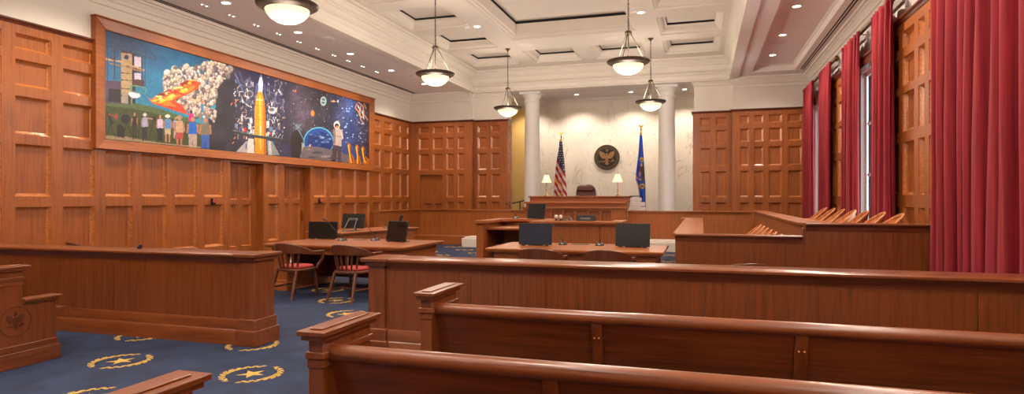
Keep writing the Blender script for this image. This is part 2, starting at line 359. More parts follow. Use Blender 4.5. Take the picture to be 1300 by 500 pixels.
((190,60,40),[(0.1837,0.586),(0.1804,0.575),(0.1727,0.565),(0.165,0.563),(0.1618,0.569),(0.165,0.58),(0.1727,0.589),(0.1804,0.592)]),
((255,226,130),[(0.1333,0.488),(0.131,0.48),(0.1253,0.473),(0.1197,0.471),(0.1174,0.477),(0.1197,0.485),(0.1253,0.492),(0.131,0.494)]),
((252,190,70),[(0.1956,0.618),(0.1917,0.609),(0.1824,0.599),(0.1732,0.595),(0.1694,0.598),(0.1732,0.606),(0.1824,0.616),(0.1917,0.621)]),
((236,110,50),[(0.217,0.663),(0.2133,0.65),(0.2043,0.639),(0.1954,0.636),(0.1917,0.643),(0.1954,0.655),(0.2043,0.667),(0.2133,0.67)]),
((255,226,130),[(0.1343,0.466),(0.1326,0.456),(0.1285,0.449),(0.1244,0.45),(0.1227,0.457),(0.1244,0.467),(0.1285,0.474),(0.1326,0.473)]),
((236,110,50),[(0.2188,0.677),(0.2162,0.666),(0.2101,0.657),(0.2041,0.656),(0.2016,0.663),(0.2041,0.674),(0.2101,0.682),(0.2162,0.684)]),
((190,60,40),[(0.2281,0.718),(0.2252,0.709),(0.218,0.7),(0.211,0.697),(0.2081,0.701),(0.211,0.711),(0.218,0.72),(0.2252,0.723)]),
((236,110,50),[(0.1871,0.635),(0.1854,0.626),(0.1813,0.619),(0.1771,0.619),(0.1754,0.626),(0.1771,0.636),(0.1813,0.643),(0.1854,0.642)]),
((252,190,70),[(0.1536,0.492),(0.1508,0.486),(0.1441,0.479),(0.1375,0.476),(0.1348,0.478),(0.1375,0.485),(0.1441,0.491),(0.1508,0.494)]),
((236,110,50),[(0.2023,0.635),(0.1996,0.628),(0.193,0.62),(0.1865,0.617),(0.1838,0.62),(0.1865,0.627),(0.193,0.634),(0.1996,0.637)]),
((190,60,40),[(0.1919,0.624),(0.1905,0.614),(0.1869,0.607),(0.1834,0.608),(0.182,0.616),(0.1834,0.627),(0.1869,0.634),(0.1905,0.633)]),
((236,110,50),[(0.1274,0.434),(0.1257,0.425),(0.1216,0.419),(0.1175,0.42),(0.1158,0.426),(0.1175,0.435),(0.1216,0.441),(0.1257,0.441)]),
((190,60,40),[(0.1744,0.56),(0.1729,0.549),(0.1694,0.543),(0.1658,0.544),(0.1644,0.553),(0.1658,0.564),(0.1694,0.571),(0.1729,0.569)]),
((190,60,40),[(0.18,0.562),(0.1767,0.549),(0.1686,0.539),(0.1606,0.537),(0.1573,0.544),(0.1606,0.557),(0.1686,0.568),(0.1767,0.57)]),
((252,190,70),[(0.1189,0.45),(0.1177,0.439),(0.1146,0.433),(0.1116,0.435),(0.1103,0.444),(0.1116,0.454),(0.1146,0.46),(0.1177,0.459)]),
((236,110,50),[(0.1174,0.422),(0.1156,0.416),(0.1115,0.412),(0.1074,0.411),(0.1057,0.413),(0.1074,0.419),(0.1115,0.423),(0.1156,0.424)]),
((236,110,50),[(0.1857,0.598),(0.1827,0.586),(0.1756,0.576),(0.1686,0.575),(0.1657,0.582),(0.1686,0.594),(0.1756,0.604),(0.1827,0.605)]),
((252,190,70),[(0.1834,0.542),(0.1799,0.533),(0.1714,0.524),(0.1631,0.52),(0.1596,0.524),(0.1631,0.533),(0.1714,0.542),(0.1799,0.546)]),
((236,110,50),[(0.1788,0.545),(0.1768,0.533),(0.172,0.525),(0.1672,0.526),(0.1653,0.535),(0.1672,0.546),(0.172,0.554),(0.1768,0.553)]),
((252,190,70),[(0.1622,0.486),(0.159,0.474),(0.1513,0.464),(0.1437,0.463),(0.1406,0.47),(0.1437,0.482),(0.1513,0.491),(0.159,0.493)]),
((252,190,70),[(0.2015,0.603),(0.1982,0.593),(0.1904,0.583),(0.1826,0.581),(0.1795,0.586),(0.1826,0.597),(0.1904,0.606),(0.1982,0.609)]),
((255,226,130),[(0.19,0.628),(0.1877,0.619),(0.1824,0.612),(0.177,0.611),(0.1748,0.616),(0.177,0.625),(0.1824,0.632),(0.1877,0.633)]),
((255,226,130),[(0.1333,0.492),(0.1304,0.486),(0.1233,0.479),(0.1164,0.476),(0.1135,0.478),(0.1164,0.484),(0.1233,0.49),(0.1304,0.494)]),
((38,30,34),[(0.0021,0.244),(0.0071,0.247),(0.0173,0.151),(0.0105,0.133)]),
((150,70,50),[(0.0049,0.224),(0.0202,0.211),(0.0213,0.226),(0.006,0.239)]),
((150,76,60),[(0.027,0.222),(0.0266,0.209),(0.0253,0.198),(0.0235,0.192),(0.0215,0.191),(0.0197,0.195),(0.0185,0.205),(0.018,0.217),(0.0185,0.23),(0.0197,0.241),(0.0215,0.248),(0.0235,0.249),(0.0253,0.244),(0.0266,0.235)]),
((38,30,34),[(0.0081,0.14),(0.0014,0.021),(0.0028,0.02),(0.0096,0.139)]),
((38,30,34),[(0.0081,0.138),(0.0201,0.02),(0.0215,0.023),(0.0095,0.141)]),
((34,30,34),[(0.0544,0.216),(0.0533,0.196),(0.0503,0.179),(0.046,0.168),(0.0412,0.165),(0.0369,0.171),(0.034,0.185),(0.033,0.204),(0.034,0.224),(0.0369,0.241),(0.0412,0.252),(0.046,0.255),(0.0503,0.249),(0.0533,0.235)]),
((38,30,34),[(0.0463,0.175),(0.0356,0.021),(0.0373,0.02),(0.048,0.174)]),
((38,30,34),[(0.0463,0.173),(0.0608,0.022),(0.0625,0.026),(0.048,0.176)]),
((38,30,34),[(0.0242,0.125),(0.0418,0.127),(0.0418,0.03),(0.0242,0.03)]),
((38,30,34),[(0.0382,0.133),(0.0375,0.123),(0.0356,0.114),(0.0328,0.108),(0.0296,0.107),(0.0268,0.11),(0.0249,0.116),(0.0242,0.125),(0.0249,0.135),(0.0268,0.144),(0.0296,0.15),(0.0328,0.151),(0.0356,0.149),(0.0375,0.142)]),
((190,140,112),[(0.0669,0.266),(0.0667,0.258),(0.066,0.251),(0.065,0.247),(0.0639,0.246),(0.0629,0.249),(0.0622,0.255),(0.062,0.263),(0.0622,0.271),(0.0629,0.277),(0.0639,0.281),(0.065,0.282),(0.066,0.279),(0.0667,0.273)]),
((40,32,36),[(0.0597,0.241),(0.0692,0.246),(0.0703,0.157),(0.0586,0.151)]),
((176,128,100),[(0.0574,0.227),(0.0565,0.155),(0.0588,0.156),(0.0597,0.228)]),
((176,128,100),[(0.0692,0.233),(0.0701,0.161),(0.0724,0.163),(0.0715,0.235)]),
((58,46,44),[(0.0591,0.151),(0.0698,0.156),(0.0695,0.027),(0.065,0.025),(0.0644,0.128),(0.0638,0.025),(0.0594,0.023)]),
((190,140,112),[(0.0917,0.272),(0.0914,0.264),(0.0906,0.257),(0.0895,0.253),(0.0882,0.252),(0.087,0.255),(0.0862,0.261),(0.0859,0.269),(0.0862,0.277),(0.087,0.284),(0.0882,0.289),(0.0895,0.289),(0.0906,0.286),(0.0914,0.28)]),
((168,168,200),[(0.0833,0.246),(0.0943,0.252),(0.0957,0.158),(0.082,0.151)]),
((176,128,100),[(0.0806,0.231),(0.0796,0.156),(0.0823,0.156),(0.0833,0.232)]),
((176,128,100),[(0.0943,0.238),(0.0954,0.163),(0.0982,0.165),(0.0971,0.241)]),
((52,46,50),[(0.0827,0.152),(0.095,0.158),(0.0947,0.022),(0.0895,0.02),(0.0888,0.128),(0.0881,0.02),(0.083,0.017)]),
((205,200,200),[(0.0943,0.279),(0.0938,0.274),(0.0923,0.269),(0.09,0.265),(0.0876,0.263),(0.0854,0.265),(0.0839,0.268),(0.0833,0.273),(0.0839,0.278),(0.0854,0.283),(0.0876,0.287),(0.09,0.289),(0.0923,0.288),(0.0938,0.284)]),
((205,200,200),[(0.0919,0.286),(0.0916,0.281),(0.0907,0.277),(0.0895,0.274),(0.0881,0.273),(0.0869,0.275),(0.086,0.278),(0.0857,0.282),(0.086,0.287),(0.0869,0.291),(0.0881,0.294),(0.0895,0.295),(0.0907,0.294),(0.0916,0.29)]),
((38,30,34),[(0.1103,0.256),(0.0986,0.032),(0.1003,0.032),(0.112,0.256)]),
((38,30,34),[(0.1123,0.256),(0.1242,0.034),(0.126,0.036),(0.114,0.259)]),
((38,30,34),[(0.0757,0.221),(0.0719,0.028),(0.0736,0.029),(0.0774,0.221)]),
((38,30,34),[(0.1072,0.27),(0.1171,0.275),(0.1171,0.236),(0.1072,0.23)]),
((190,150,130),[(0.0935,0.241),(0.109,0.242),(0.1093,0.252),(0.0938,0.251)]),
((190,140,112),[(0.1304,0.28),(0.13,0.272),(0.1291,0.265),(0.1278,0.26),(0.1264,0.259),(0.1251,0.262),(0.1242,0.268),(0.1239,0.276),(0.1242,0.285),(0.1251,0.292),(0.1264,0.296),(0.1278,0.297),(0.1291,0.294),(0.13,0.288)]),
((204,188,208),[(0.121,0.253),(0.1333,0.26),(0.1348,0.166),(0.1195,0.159)]),
((176,128,100),[(0.118,0.238),(0.1168,0.163),(0.1199,0.164),(0.121,0.239)]),
((176,128,100),[(0.1333,0.246),(0.1345,0.171),(0.1376,0.173),(0.1364,0.249)]),
((38,38,48),[(0.1203,0.159),(0.1341,0.166),(0.1337,0.03),(0.1279,0.028),(0.1271,0.135),(0.1264,0.027),(0.1206,0.025)]),
((190,140,112),[(0.1506,0.291),(0.1503,0.283),(0.1492,0.275),(0.1477,0.27),(0.1459,0.269),(0.1444,0.272),(0.1433,0.279),(0.143,0.287),(0.1433,0.296),(0.1444,0.303),(0.1459,0.308),(0.1477,0.309),(0.1492,0.306),(0.1503,0.3)]),
((96,142,188),[(0.1395,0.263),(0.1542,0.271),(0.156,0.173),(0.1377,0.164)]),
((176,128,100),[(0.1359,0.247),(0.1346,0.168),(0.1382,0.169),(0.1395,0.248)]),
((176,128,100),[(0.1542,0.256),(0.1555,0.178),(0.1592,0.181),(0.1579,0.259)]),
((196,176,146),[(0.1386,0.164),(0.1551,0.172),(0.1546,0.11),(0.1477,0.107),(0.1468,0.14),(0.1459,0.106),(0.1391,0.103)]),
((190,140,112),[(0.1407,0.109),(0.1407,0.025),(0.1447,0.027),(0.1447,0.111)]),
((190,140,112),[(0.1489,0.113),(0.1489,0.028),(0.153,0.03),(0.153,0.115)]),
((232,226,214),[(0.1542,0.299),(0.1534,0.293),(0.1514,0.288),(0.1484,0.283),(0.1452,0.281),(0.1423,0.282),(0.1402,0.285),(0.1395,0.29),(0.1402,0.296),(0.1423,0.302),(0.1452,0.306),(0.1484,0.308),(0.1514,0.307),(0.1534,0.304)]),
((232,226,214),[(0.1509,0.306),(0.1505,0.301),(0.1494,0.296),(0.1477,0.293),(0.1459,0.292),(0.1442,0.293),(0.1431,0.296),(0.1427,0.301),(0.1431,0.306),(0.1442,0.31),(0.1459,0.314),(0.1477,0.315),(0.1494,0.314),(0.1505,0.31)]),
((190,140,112),[(0.1702,0.283),(0.1699,0.276),(0.1692,0.27),(0.1682,0.267),(0.1671,0.266),(0.1661,0.269),(0.1654,0.273),(0.1652,0.28),(0.1654,0.287),(0.1661,0.293),(0.1671,0.296),(0.1682,0.297),(0.1692,0.294),(0.1699,0.289)]),
((150,160,200),[(0.1629,0.261),(0.1725,0.267),(0.1737,0.19),(0.1617,0.184)]),
((176,128,100),[(0.1605,0.249),(0.1596,0.187),(0.162,0.188),(0.1629,0.25)]),
((176,128,100),[(0.1725,0.255),(0.1734,0.194),(0.1758,0.196),(0.1749,0.257)]),
((180,160,150),[(0.1623,0.184),(0.1731,0.19),(0.1728,0.079),(0.1683,0.077),(0.1677,0.165),(0.1671,0.076),(0.1626,0.075)]),
((190,140,112),[(0.1834,0.298),(0.1829,0.287),(0.1815,0.277),(0.1796,0.271),(0.1774,0.27),(0.1754,0.274),(0.174,0.282),(0.1735,0.292),(0.174,0.303),(0.1754,0.312),(0.1774,0.318),(0.1796,0.32),(0.1815,0.316),(0.1829,0.308)]),
((194,164,134),[(0.1691,0.261),(0.1879,0.272),(0.1903,0.149),(0.1668,0.137)]),
((176,128,100),[(0.1645,0.242),(0.1628,0.143),(0.1674,0.144),(0.1691,0.243)]),
((176,128,100),[(0.1879,0.253),(0.1897,0.155),(0.1945,0.158),(0.1927,0.257)]),
((184,84,80),[(0.168,0.138),(0.1891,0.148),(0.1885,0.069),(0.1796,0.066),(0.1785,0.108),(0.1773,0.065),(0.1686,0.061)]),
((176,128,100),[(0.1706,0.069),(0.1706,-0.036),(0.1758,-0.035),(0.1758,0.071)]),
((176,128,100),[(0.1811,0.073),(0.1811,-0.033),(0.1864,-0.031),(0.1864,0.076)]),
((180,150,120),[(0.1879,0.307),(0.187,0.3),(0.1843,0.293),(0.1805,0.288),(0.1764,0.285),(0.1726,0.286),(0.17,0.29),(0.1691,0.296),(0.17,0.304),(0.1726,0.311),(0.1764,0.316),(0.1805,0.319),(0.1843,0.318),(0.187,0.314)]),
((180,150,120),[(0.1838,0.316),(0.1832,0.309),(0.1818,0.303),(0.1796,0.299),(0.1773,0.298),(0.1752,0.3),(0.1737,0.304),(0.1732,0.309),(0.1737,0.316),(0.1752,0.322),(0.1773,0.326),(0.1796,0.327),(0.1818,0.326),(0.1832,0.321)]),
((206,44,134),[(0.2061,0.361),(0.2175,0.368),(0.221,0.286),(0.2039,0.276)]),
((90,50,50),[(0.2164,0.384),(0.2159,0.374),(0.2146,0.366),(0.2128,0.361),(0.2108,0.359),(0.209,0.363),(0.2077,0.369),(0.2073,0.379),(0.2077,0.388),(0.209,0.397),(0.2108,0.402),(0.2128,0.403),(0.2146,0.4),(0.2159,0.393)]),
((190,140,112),[(0.2221,0.303),(0.2216,0.292),(0.22,0.282),(0.2176,0.276),(0.2151,0.274),(0.2128,0.278),(0.2112,0.286),(0.2106,0.297),(0.2112,0.308),(0.2128,0.318),(0.2151,0.324),(0.2176,0.325),(0.22,0.322),(0.2216,0.314)]),
((30,112,196),[(0.2055,0.265),(0.2274,0.277),(0.2302,0.15),(0.2028,0.138)]),
((176,128,100),[(0.2001,0.245),(0.1981,0.143),(0.2034,0.144),(0.2054,0.246)]),
((176,128,100),[(0.2274,0.258),(0.2295,0.157),(0.2351,0.161),(0.233,0.262)]),
((184,164,156),[(0.2041,0.138),(0.2288,0.15),(0.2281,-0.033),(0.2177,-0.037),(0.2164,0.108),(0.215,-0.038),(0.2048,-0.041)]),
((150,120,96),[(0.2433,0.291),(0.2398,0.358),(0.2347,0.351),(0.2382,0.285)]),
((150,120,96),[(0.2397,0.353),(0.2456,0.416),(0.2407,0.42),(0.2348,0.356)]),
((150,120,96),[(0.265,0.295),(0.2601,0.362),(0.2549,0.354),(0.2598,0.287)]),
((150,120,96),[(0.26,0.363),(0.2527,0.419),(0.2479,0.409),(0.2551,0.353)]),
((190,140,112),[(0.26,0.316),(0.2594,0.304),(0.2577,0.294),(0.2553,0.288),(0.2526,0.286),(0.2501,0.29),(0.2485,0.298),(0.2479,0.309),(0.2485,0.321),(0.2501,0.331),(0.2526,0.337),(0.2553,0.339),(0.2577,0.335),(0.2594,0.327)]),
((132,122,102),[(0.2424,0.276),(0.2655,0.289),(0.2685,0.159),(0.2396,0.146)]),
((176,128,100),[(0.2368,0.256),(0.2347,0.152),(0.2403,0.153),(0.2424,0.257)]),
((176,128,100),[(0.2655,0.269),(0.2678,0.166),(0.2736,0.17),(0.2714,0.274)]),
((62,104,176),[(0.241,0.147),(0.267,0.158),(0.2663,-0.029),(0.2553,-0.033),(0.2539,0.115),(0.2525,-0.034),(0.2417,-0.037)]),
((70,140,190),[(0.2396,0.484),(0.2479,0.49),(0.2491,0.396),(0.2408,0.391)]),
((196,120,90),[(0.2484,0.512),(0.248,0.503),(0.2469,0.495),(0.2452,0.489),(0.2434,0.488),(0.2418,0.491),(0.2407,0.498),(0.2403,0.506),(0.2407,0.515),(0.2418,0.523),(0.2434,0.528),(0.2452,0.53),(0.2469,0.527),(0.248,0.52)]),
((98,108,150),[(0.3474,0.921),(0.3666,0.79),(0.3717,0.801),(0.3523,0.933)]),
((98,108,150),[(0.3666,0.789),(0.3806,0.707),(0.3857,0.719),(0.3716,0.802)]),
((88,92,120),[(0.3642,0.947),(0.3754,0.845),(0.3796,0.853),(0.3684,0.955)]),
((88,92,120),[(0.3759,0.842),(0.3872,0.814),(0.3905,0.828),(0.3791,0.856)]),
((88,92,120),[(0.4013,0.934),(0.41,0.827),(0.414,0.834),(0.4052,0.941)]),
((120,124,148),[(0.4149,0.852),(0.4138,0.83),(0.4105,0.811),(0.4058,0.798),(0.4007,0.794),(0.396,0.799),(0.3928,0.813),(0.3917,0.833),(0.3928,0.854),(0.396,0.873),(0.4007,0.886),(0.4058,0.891),(0.4105,0.886),(0.4138,0.872)]),
((60,54,66),[(0.4061,0.845),(0.4056,0.832),(0.404,0.821),(0.4016,0.813),(0.399,0.811),(0.3967,0.815),(0.3951,0.823),(0.3946,0.835),(0.3951,0.848),(0.3967,0.859),(0.399,0.866),(0.4016,0.869),(0.404,0.865),(0.4056,0.857)]),
((150,150,160),[(0.4179,0.73),(0.4161,0.708),(0.4112,0.688),(0.4042,0.673),(0.3965,0.668),(0.3896,0.672),(0.3848,0.685),(0.3832,0.704),(0.3848,0.725),(0.3896,0.745),(0.3965,0.76),(0.4042,0.766),(0.4112,0.762),(0.4161,0.749)]),
((70,66,80),[(0.4132,0.726),(0.4119,0.711),(0.4083,0.697),(0.4032,0.687),(0.3975,0.683),(0.3924,0.686),(0.3889,0.694),(0.3877,0.707),(0.3889,0.722),(0.3924,0.736),(0.3975,0.746),(0.4032,0.75),(0.4083,0.748),(0.4119,0.739)]),
((196,196,206),[(0.37,0.673),(0.3756,0.612),(0.3794,0.618),(0.3738,0.68)]),
((196,196,206),[(0.3762,0.609),(0.3961,0.567),(0.3988,0.578),(0.3788,0.621)]),
((196,196,206),[(0.3967,0.566),(0.4112,0.556),(0.4128,0.57),(0.3982,0.579)]),
((84,92,120),[(0.412,0.63),(0.4105,0.616),(0.4065,0.604),(0.4007,0.594),(0.3942,0.59),(0.3885,0.591),(0.3846,0.599),(0.3832,0.61),(0.3846,0.623),(0.3885,0.636),(0.3942,0.645),(0.4007,0.65),(0.4065,0.648),(0.4105,0.641)]),
((110,116,140),[(0.5223,0.923),(0.5058,0.789),(0.5106,0.786),(0.5272,0.921)]),
((110,116,140),[(0.5057,0.788),(0.4991,0.713),(0.5041,0.712),(0.5107,0.787)]),
((96,104,130),[(0.5026,0.966),(0.4961,0.83),(0.5006,0.831),(0.5072,0.967)]),
((96,104,130),[(0.4772,0.904),(0.4741,0.723),(0.4779,0.725),(0.481,0.906)]),
((96,104,130),[(0.4754,0.797),(0.5076,0.792),(0.5087,0.804),(0.4765,0.809)]),
((78,70,110),[(0.4725,0.652),(0.5079,0.666),(0.5085,0.687),(0.4731,0.672)]),
((82,78,104),[(0.5195,0.734),(0.5396,0.522),(0.5436,0.527),(0.5233,0.74)]),
((82,78,104),[(0.5195,0.737),(0.503,0.554),(0.5068,0.553),(0.5233,0.736)]),
((206,202,206),[(0.5115,0.588),(0.5095,0.566),(0.5041,0.547),(0.4962,0.533),(0.4876,0.528),(0.48,0.532),(0.4747,0.545),(0.4728,0.563),(0.4747,0.584),(0.48,0.604),(0.4876,0.618),(0.4962,0.623),(0.5041,0.619),(0.5095,0.607)]),
((120,112,120),[(0.4997,0.59),(0.4986,0.579),(0.4955,0.569),(0.4911,0.562),(0.4863,0.559),(0.4819,0.56),(0.4789,0.567),(0.4779,0.577),(0.4789,0.588),(0.4819,0.598),(0.4863,0.605),(0.4911,0.608),(0.4955,0.607),(0.4986,0.6)]),
((206,212,232),[(0.4419,0.962),(0.4492,0.968),(0.4541,0.884),(0.451,0.774),(0.4328,0.77),(0.4346,0.868)]),
((150,170,220),[(0.4346,0.868),(0.4388,0.872),(0.4376,0.774),(0.4328,0.77)]),
((110,120,170),[(0.4283,0.863),(0.4223,0.666),(0.4253,0.668),(0.4313,0.865)]),
((110,120,170),[(0.4587,0.888),(0.4618,0.684),(0.465,0.687),(0.4618,0.891)]),
((150,160,190),[(0.4443,1.012),(0.4443,0.954),(0.4467,0.956),(0.4467,1.015)]),
((232,158,24),[(0.434,0.771),(0.4498,0.783),(0.4584,0.682),(0.4634,0.557),(0.4671,-0.012),(0.422,-0.016),(0.4208,0.531),(0.425,0.658)]),
((198,116,16),[(0.4541,0.728),(0.4634,0.557),(0.4671,-0.012),(0.4572,-0.015),(0.4553,0.454)]),
((252,206,72),[(0.4388,0.736),(0.4437,0.74),(0.448,0.45),(0.4467,0.06),(0.4406,0.058),(0.4394,0.445)]),
((252,236,190),[(0.4277,0.663),(0.4507,0.67),(0.4513,0.684),(0.4283,0.677)]),
((170,100,20),[(0.4236,0.596),(0.4601,0.601),(0.4605,0.609),(0.424,0.604)]),
((255,240,200),[(0.4419,0.349),(0.4425,0.233),(0.4461,0.235),(0.4455,0.351)]),
((180,110,20),[(0.4216,0.422),(0.4664,0.427),(0.4667,0.435),(0.4219,0.429)]),
((120,140,170),[(0.3498,0.329),(0.3608,0.335),(0.3608,0.28),(0.3498,0.274)]),
((70,100,160),[(0.3649,0.296),(0.3733,0.3),(0.3733,0.253),(0.3649,0.249)]),
((206,60,50),[(0.3761,0.292),(0.3903,0.299),(0.3903,0.252),(0.3761,0.245)]),
((220,222,226),[(0.3974,0.364),(0.4091,0.371),(0.4091,0.294),(0.3974,0.289)]),
((226,226,232),[(0.4047,0.42),(0.4135,0.426),(0.4135,0.359),(0.4047,0.354)]),
((170,166,166),[(0.3846,0.423),(0.4047,0.435),(0.4047,0.416),(0.3846,0.404)]),
((190,180,170),[(0.3705,0.41),(0.3789,0.415),(0.3789,0.368),(0.3705,0.364)]),
((214,214,220),[(0.4665,0.426),(0.4791,0.433),(0.4791,0.344),(0.4665,0.338)]),
((120,140,170),[(0.4775,0.358),(0.4935,0.366),(0.4935,0.306),(0.4775,0.299)]),
((206,60,50),[(0.4775,0.284),(0.4871,0.288),(0.4871,0.258),(0.4775,0.254)]),
((170,186,196),[(0.4935,0.326),(0.5033,0.331),(0.5033,0.271),(0.4935,0.266)]),
((150,126,110),[(0.5131,0.427),(0.5231,0.432),(0.5231,0.351),(0.5131,0.346)]),
((120,120,130),[(0.5016,0.471),(0.5214,0.482),(0.5214,0.462),(0.5016,0.451)]),
((90,90,110),[(0.3567,0.361),(0.3705,0.368),(0.3705,0.35),(0.3567,0.342)]),
((230,226,220),[(0.4047,0.287),(0.4194,0.295),(0.4194,0.247),(0.4047,0.24)]),
((236,224,214),[(0.4268,0.25),(0.4388,0.256),(0.4388,0.227),(0.4268,0.221)]),
((236,232,226),[(0.4587,0.27),(0.4681,0.274),(0.4681,0.235),(0.4587,0.231)]),
((70,74,104),[(0.3893,0.249),(0.3804,0.204),(0.3826,0.2),(0.3916,0.245)]),
((206,204,210),[(0.3776,0.424),(0.3876,0.429),(0.3876,0.441),(0.3776,0.436)]),
((206,204,210),[(0.4031,0.426),(0.4032,0.371),(0.4047,0.372),(0.4047,0.427)]),
((226,222,224),[(0.5257,0.975),(0.5308,0.939),(0.5325,0.942),(0.5274,0.978)]),
((100,108,140),[(0.3871,0.763),(0.3872,0.728),(0.3892,0.73),(0.3892,0.765)]),
((60,58,80),[(0.3597,0.154),(0.3727,0.159),(0.3727,0.173),(0.3597,0.167)]),
((180,150,130),[(0.5004,0.955),(0.5112,0.964),(0.5112,0.975),(0.5004,0.966)]),
((150,160,186),[(0.4111,0.316),(0.4171,0.268),(0.4185,0.271),(0.4125,0.318)]),
((180,150,130),[(0.413,0.64),(0.4183,0.599),(0.4199,0.602),(0.4145,0.643)]),
((100,108,140),[(0.3656,0.852),(0.3714,0.857),(0.3714,0.865),(0.3656,0.86)]),
((70,74,104),[(0.3759,0.543),(0.3795,0.515),(0.3826,0.521),(0.379,0.549)]),
((70,74,104),[(0.523,0.695),(0.523,0.661),(0.526,0.663),(0.526,0.697)]),
((120,130,150),[(0.4044,0.191),(0.4115,0.194),(0.4115,0.204),(0.4044,0.201)]),
((180,150,130),[(0.51,0.559),(0.5129,0.537),(0.5146,0.54),(0.5116,0.562)]),
((70,74,104),[(0.3869,0.288),(0.3923,0.29),(0.3923,0.299),(0.3869,0.296)]),
((206,204,210),[(0.3748,0.449),(0.3688,0.418),(0.3702,0.415),(0.3762,0.446)]),
((70,74,104),[(0.483,0.866),(0.4781,0.841),(0.4817,0.836),(0.4867,0.861)]),
((100,108,140),[(0.3892,0.516),(0.3892,0.465),(0.3926,0.467),(0.3926,0.519)]),
((120,130,150),[(0.3499,0.845),(0.3547,0.807),(0.3585,0.815),(0.3537,0.853)]),
((100,108,140),[(0.4009,0.491),(0.4069,0.444),(0.409,0.448),(0.403,0.495)]),
((70,74,104),[(0.3764,0.407),(0.3842,0.411),(0.3842,0.422),(0.3764,0.417)]),
((60,58,80),[(0.4708,0.645),(0.4781,0.65),(0.4781,0.657),(0.4708,0.652)]),
((206,204,210),[(0.4149,0.871),(0.415,0.814),(0.4168,0.816),(0.4168,0.872)]),
((150,160,186),[(0.5344,0.672),(0.5345,0.613),(0.5374,0.615),(0.5373,0.674)]),
((100,108,140),[(0.4702,0.933),(0.4771,0.883),(0.4795,0.888),(0.4726,0.937)]),
((60,58,80),[(0.368,0.857),(0.3731,0.817),(0.3769,0.825),(0.3717,0.865)]),
((150,160,186),[(0.393,0.271),(0.393,0.217),(0.3969,0.219),(0.3969,0.273)]),
((100,108,140),[(0.5105,0.52),(0.5075,0.506),(0.5098,0.502),(0.5128,0.517)]),
((226,222,224),[(0.3897,0.192),(0.3897,0.161),(0.3936,0.163),(0.3936,0.194)]),
((100,108,140),[(0.4018,0.832),(0.4103,0.839),(0.4103,0.851),(0.4018,0.844)]),
((226,222,224),[(0.3654,0.394),(0.3581,0.356),(0.3604,0.352),(0.3676,0.389)]),
((60,58,80),[(0.3445,0.653),(0.3483,0.623),(0.3513,0.63),(0.3475,0.66)]),
((120,130,150),[(0.4994,0.313),(0.4994,0.289),(0.5021,0.291),(0.5021,0.315)]),
((60,58,80),[(0.5198,0.863),(0.5248,0.828),(0.527,0.832),(0.522,0.868)]),
((180,150,130),[(0.3499,0.602),(0.3628,0.611),(0.3628,0.624),(0.3499,0.615)]),
((226,222,224),[(0.4752,0.622),(0.4752,0.59),(0.4798,0.593),(0.4797,0.625)]),
((150,160,186),[(0.5187,0.358),(0.5187,0.34),(0.5225,0.341),(0.5225,0.36)]),
((150,160,186),[(0.3883,0.415),(0.3883,0.388),(0.3905,0.389),(0.3905,0.416)]),
((206,204,210),[(0.496,0.847),(0.4961,0.822),(0.5002,0.825),(0.5002,0.851)]),
((60,58,80),[(0.544,0.951),(0.5351,0.906),(0.5368,0.904),(0.5457,0.948)]),
((226,222,224),[(0.5139,0.862),(0.5196,0.821),(0.5226,0.827),(0.5169,0.868)]),
((206,204,210),[(0.3519,0.717),(0.3445,0.677),(0.3473,0.672),(0.3547,0.713)]),
((226,222,224),[(0.4018,0.254),(0.4018,0.235),(0.4035,0.235),(0.4035,0.255)]),
((60,58,80),[(0.4127,0.925),(0.404,0.878),(0.4065,0.875),(0.4152,0.921)]),
((120,130,150),[(0.389,0.735),(0.396,0.74),(0.396,0.752),(0.389,0.746)]),
((150,160,186),[(0.5377,0.61),(0.5377,0.582),(0.5421,0.585),(0.5421,0.613)]),
((150,160,186),[(0.3513,0.563),(0.3513,0.529),(0.3542,0.531),(0.3542,0.565)]),
((206,204,210),[(0.4101,0.607),(0.4049,0.581),(0.4062,0.579),(0.4114,0.605)]),
((226,222,224),[(0.4164,0.283),(0.4164,0.228),(0.4194,0.229),(0.4194,0.284)]),
((206,204,210),[(0.5201,0.429),(0.5146,0.403),(0.5171,0.399),(0.5226,0.425)]),
((70,74,104),[(0.4052,0.524),(0.4052,0.469),(0.4076,0.47),(0.4076,0.525)]),
((100,108,140),[(0.3557,0.487),(0.3557,0.465),(0.3578,0.467),(0.3578,0.489)]),
((100,108,140),[(0.3923,0.895),(0.3828,0.845),(0.3862,0.839),(0.3957,0.89)]),
((120,130,150),[(0.3939,0.87),(0.3939,0.817),(0.3969,0.82),(0.3968,0.873)]),
((100,108,140),[(0.3785,0.806),(0.3785,0.77),(0.3812,0.772),(0.3812,0.808)]),
((206,204,210),[(0.3878,0.221),(0.3925,0.224),(0.3925,0.229),(0.3878,0.227)]),
((226,222,224),[(0.3973,0.679),(0.3909,0.646),(0.3929,0.643),(0.3992,0.676)]),
((120,130,150),[(0.4744,0.596),(0.4797,0.557),(0.482,0.561),(0.4766,0.601)]),
((70,74,104),[(0.3919,0.31),(0.3879,0.29),(0.3905,0.285),(0.3945,0.305)]),
((60,58,80),[(0.4022,0.48),(0.4081,0.433),(0.4118,0.44),(0.4058,0.487)]),
((70,74,104),[(0.4867,0.753),(0.4925,0.711),(0.4968,0.719),(0.491,0.761)]),
((120,130,150),[(0.477,0.798),(0.477,0.766),(0.4809,0.769),(0.4809,0.801)]),
((150,160,186),[(0.4983,0.4),(0.4983,0.357),(0.5003,0.358),(0.5003,0.401)]),
((60,58,80),[(0.3848,0.638),(0.3848,0.619),(0.3886,0.621),(0.3886,0.64)]),
((226,222,224),[(0.3927,0.752),(0.3973,0.755),(0.3973,0.761),(0.3927,0.757)]),
((100,108,140),[(0.3579,0.743),(0.3579,0.691),(0.3616,0.694),(0.3616,0.746)]),
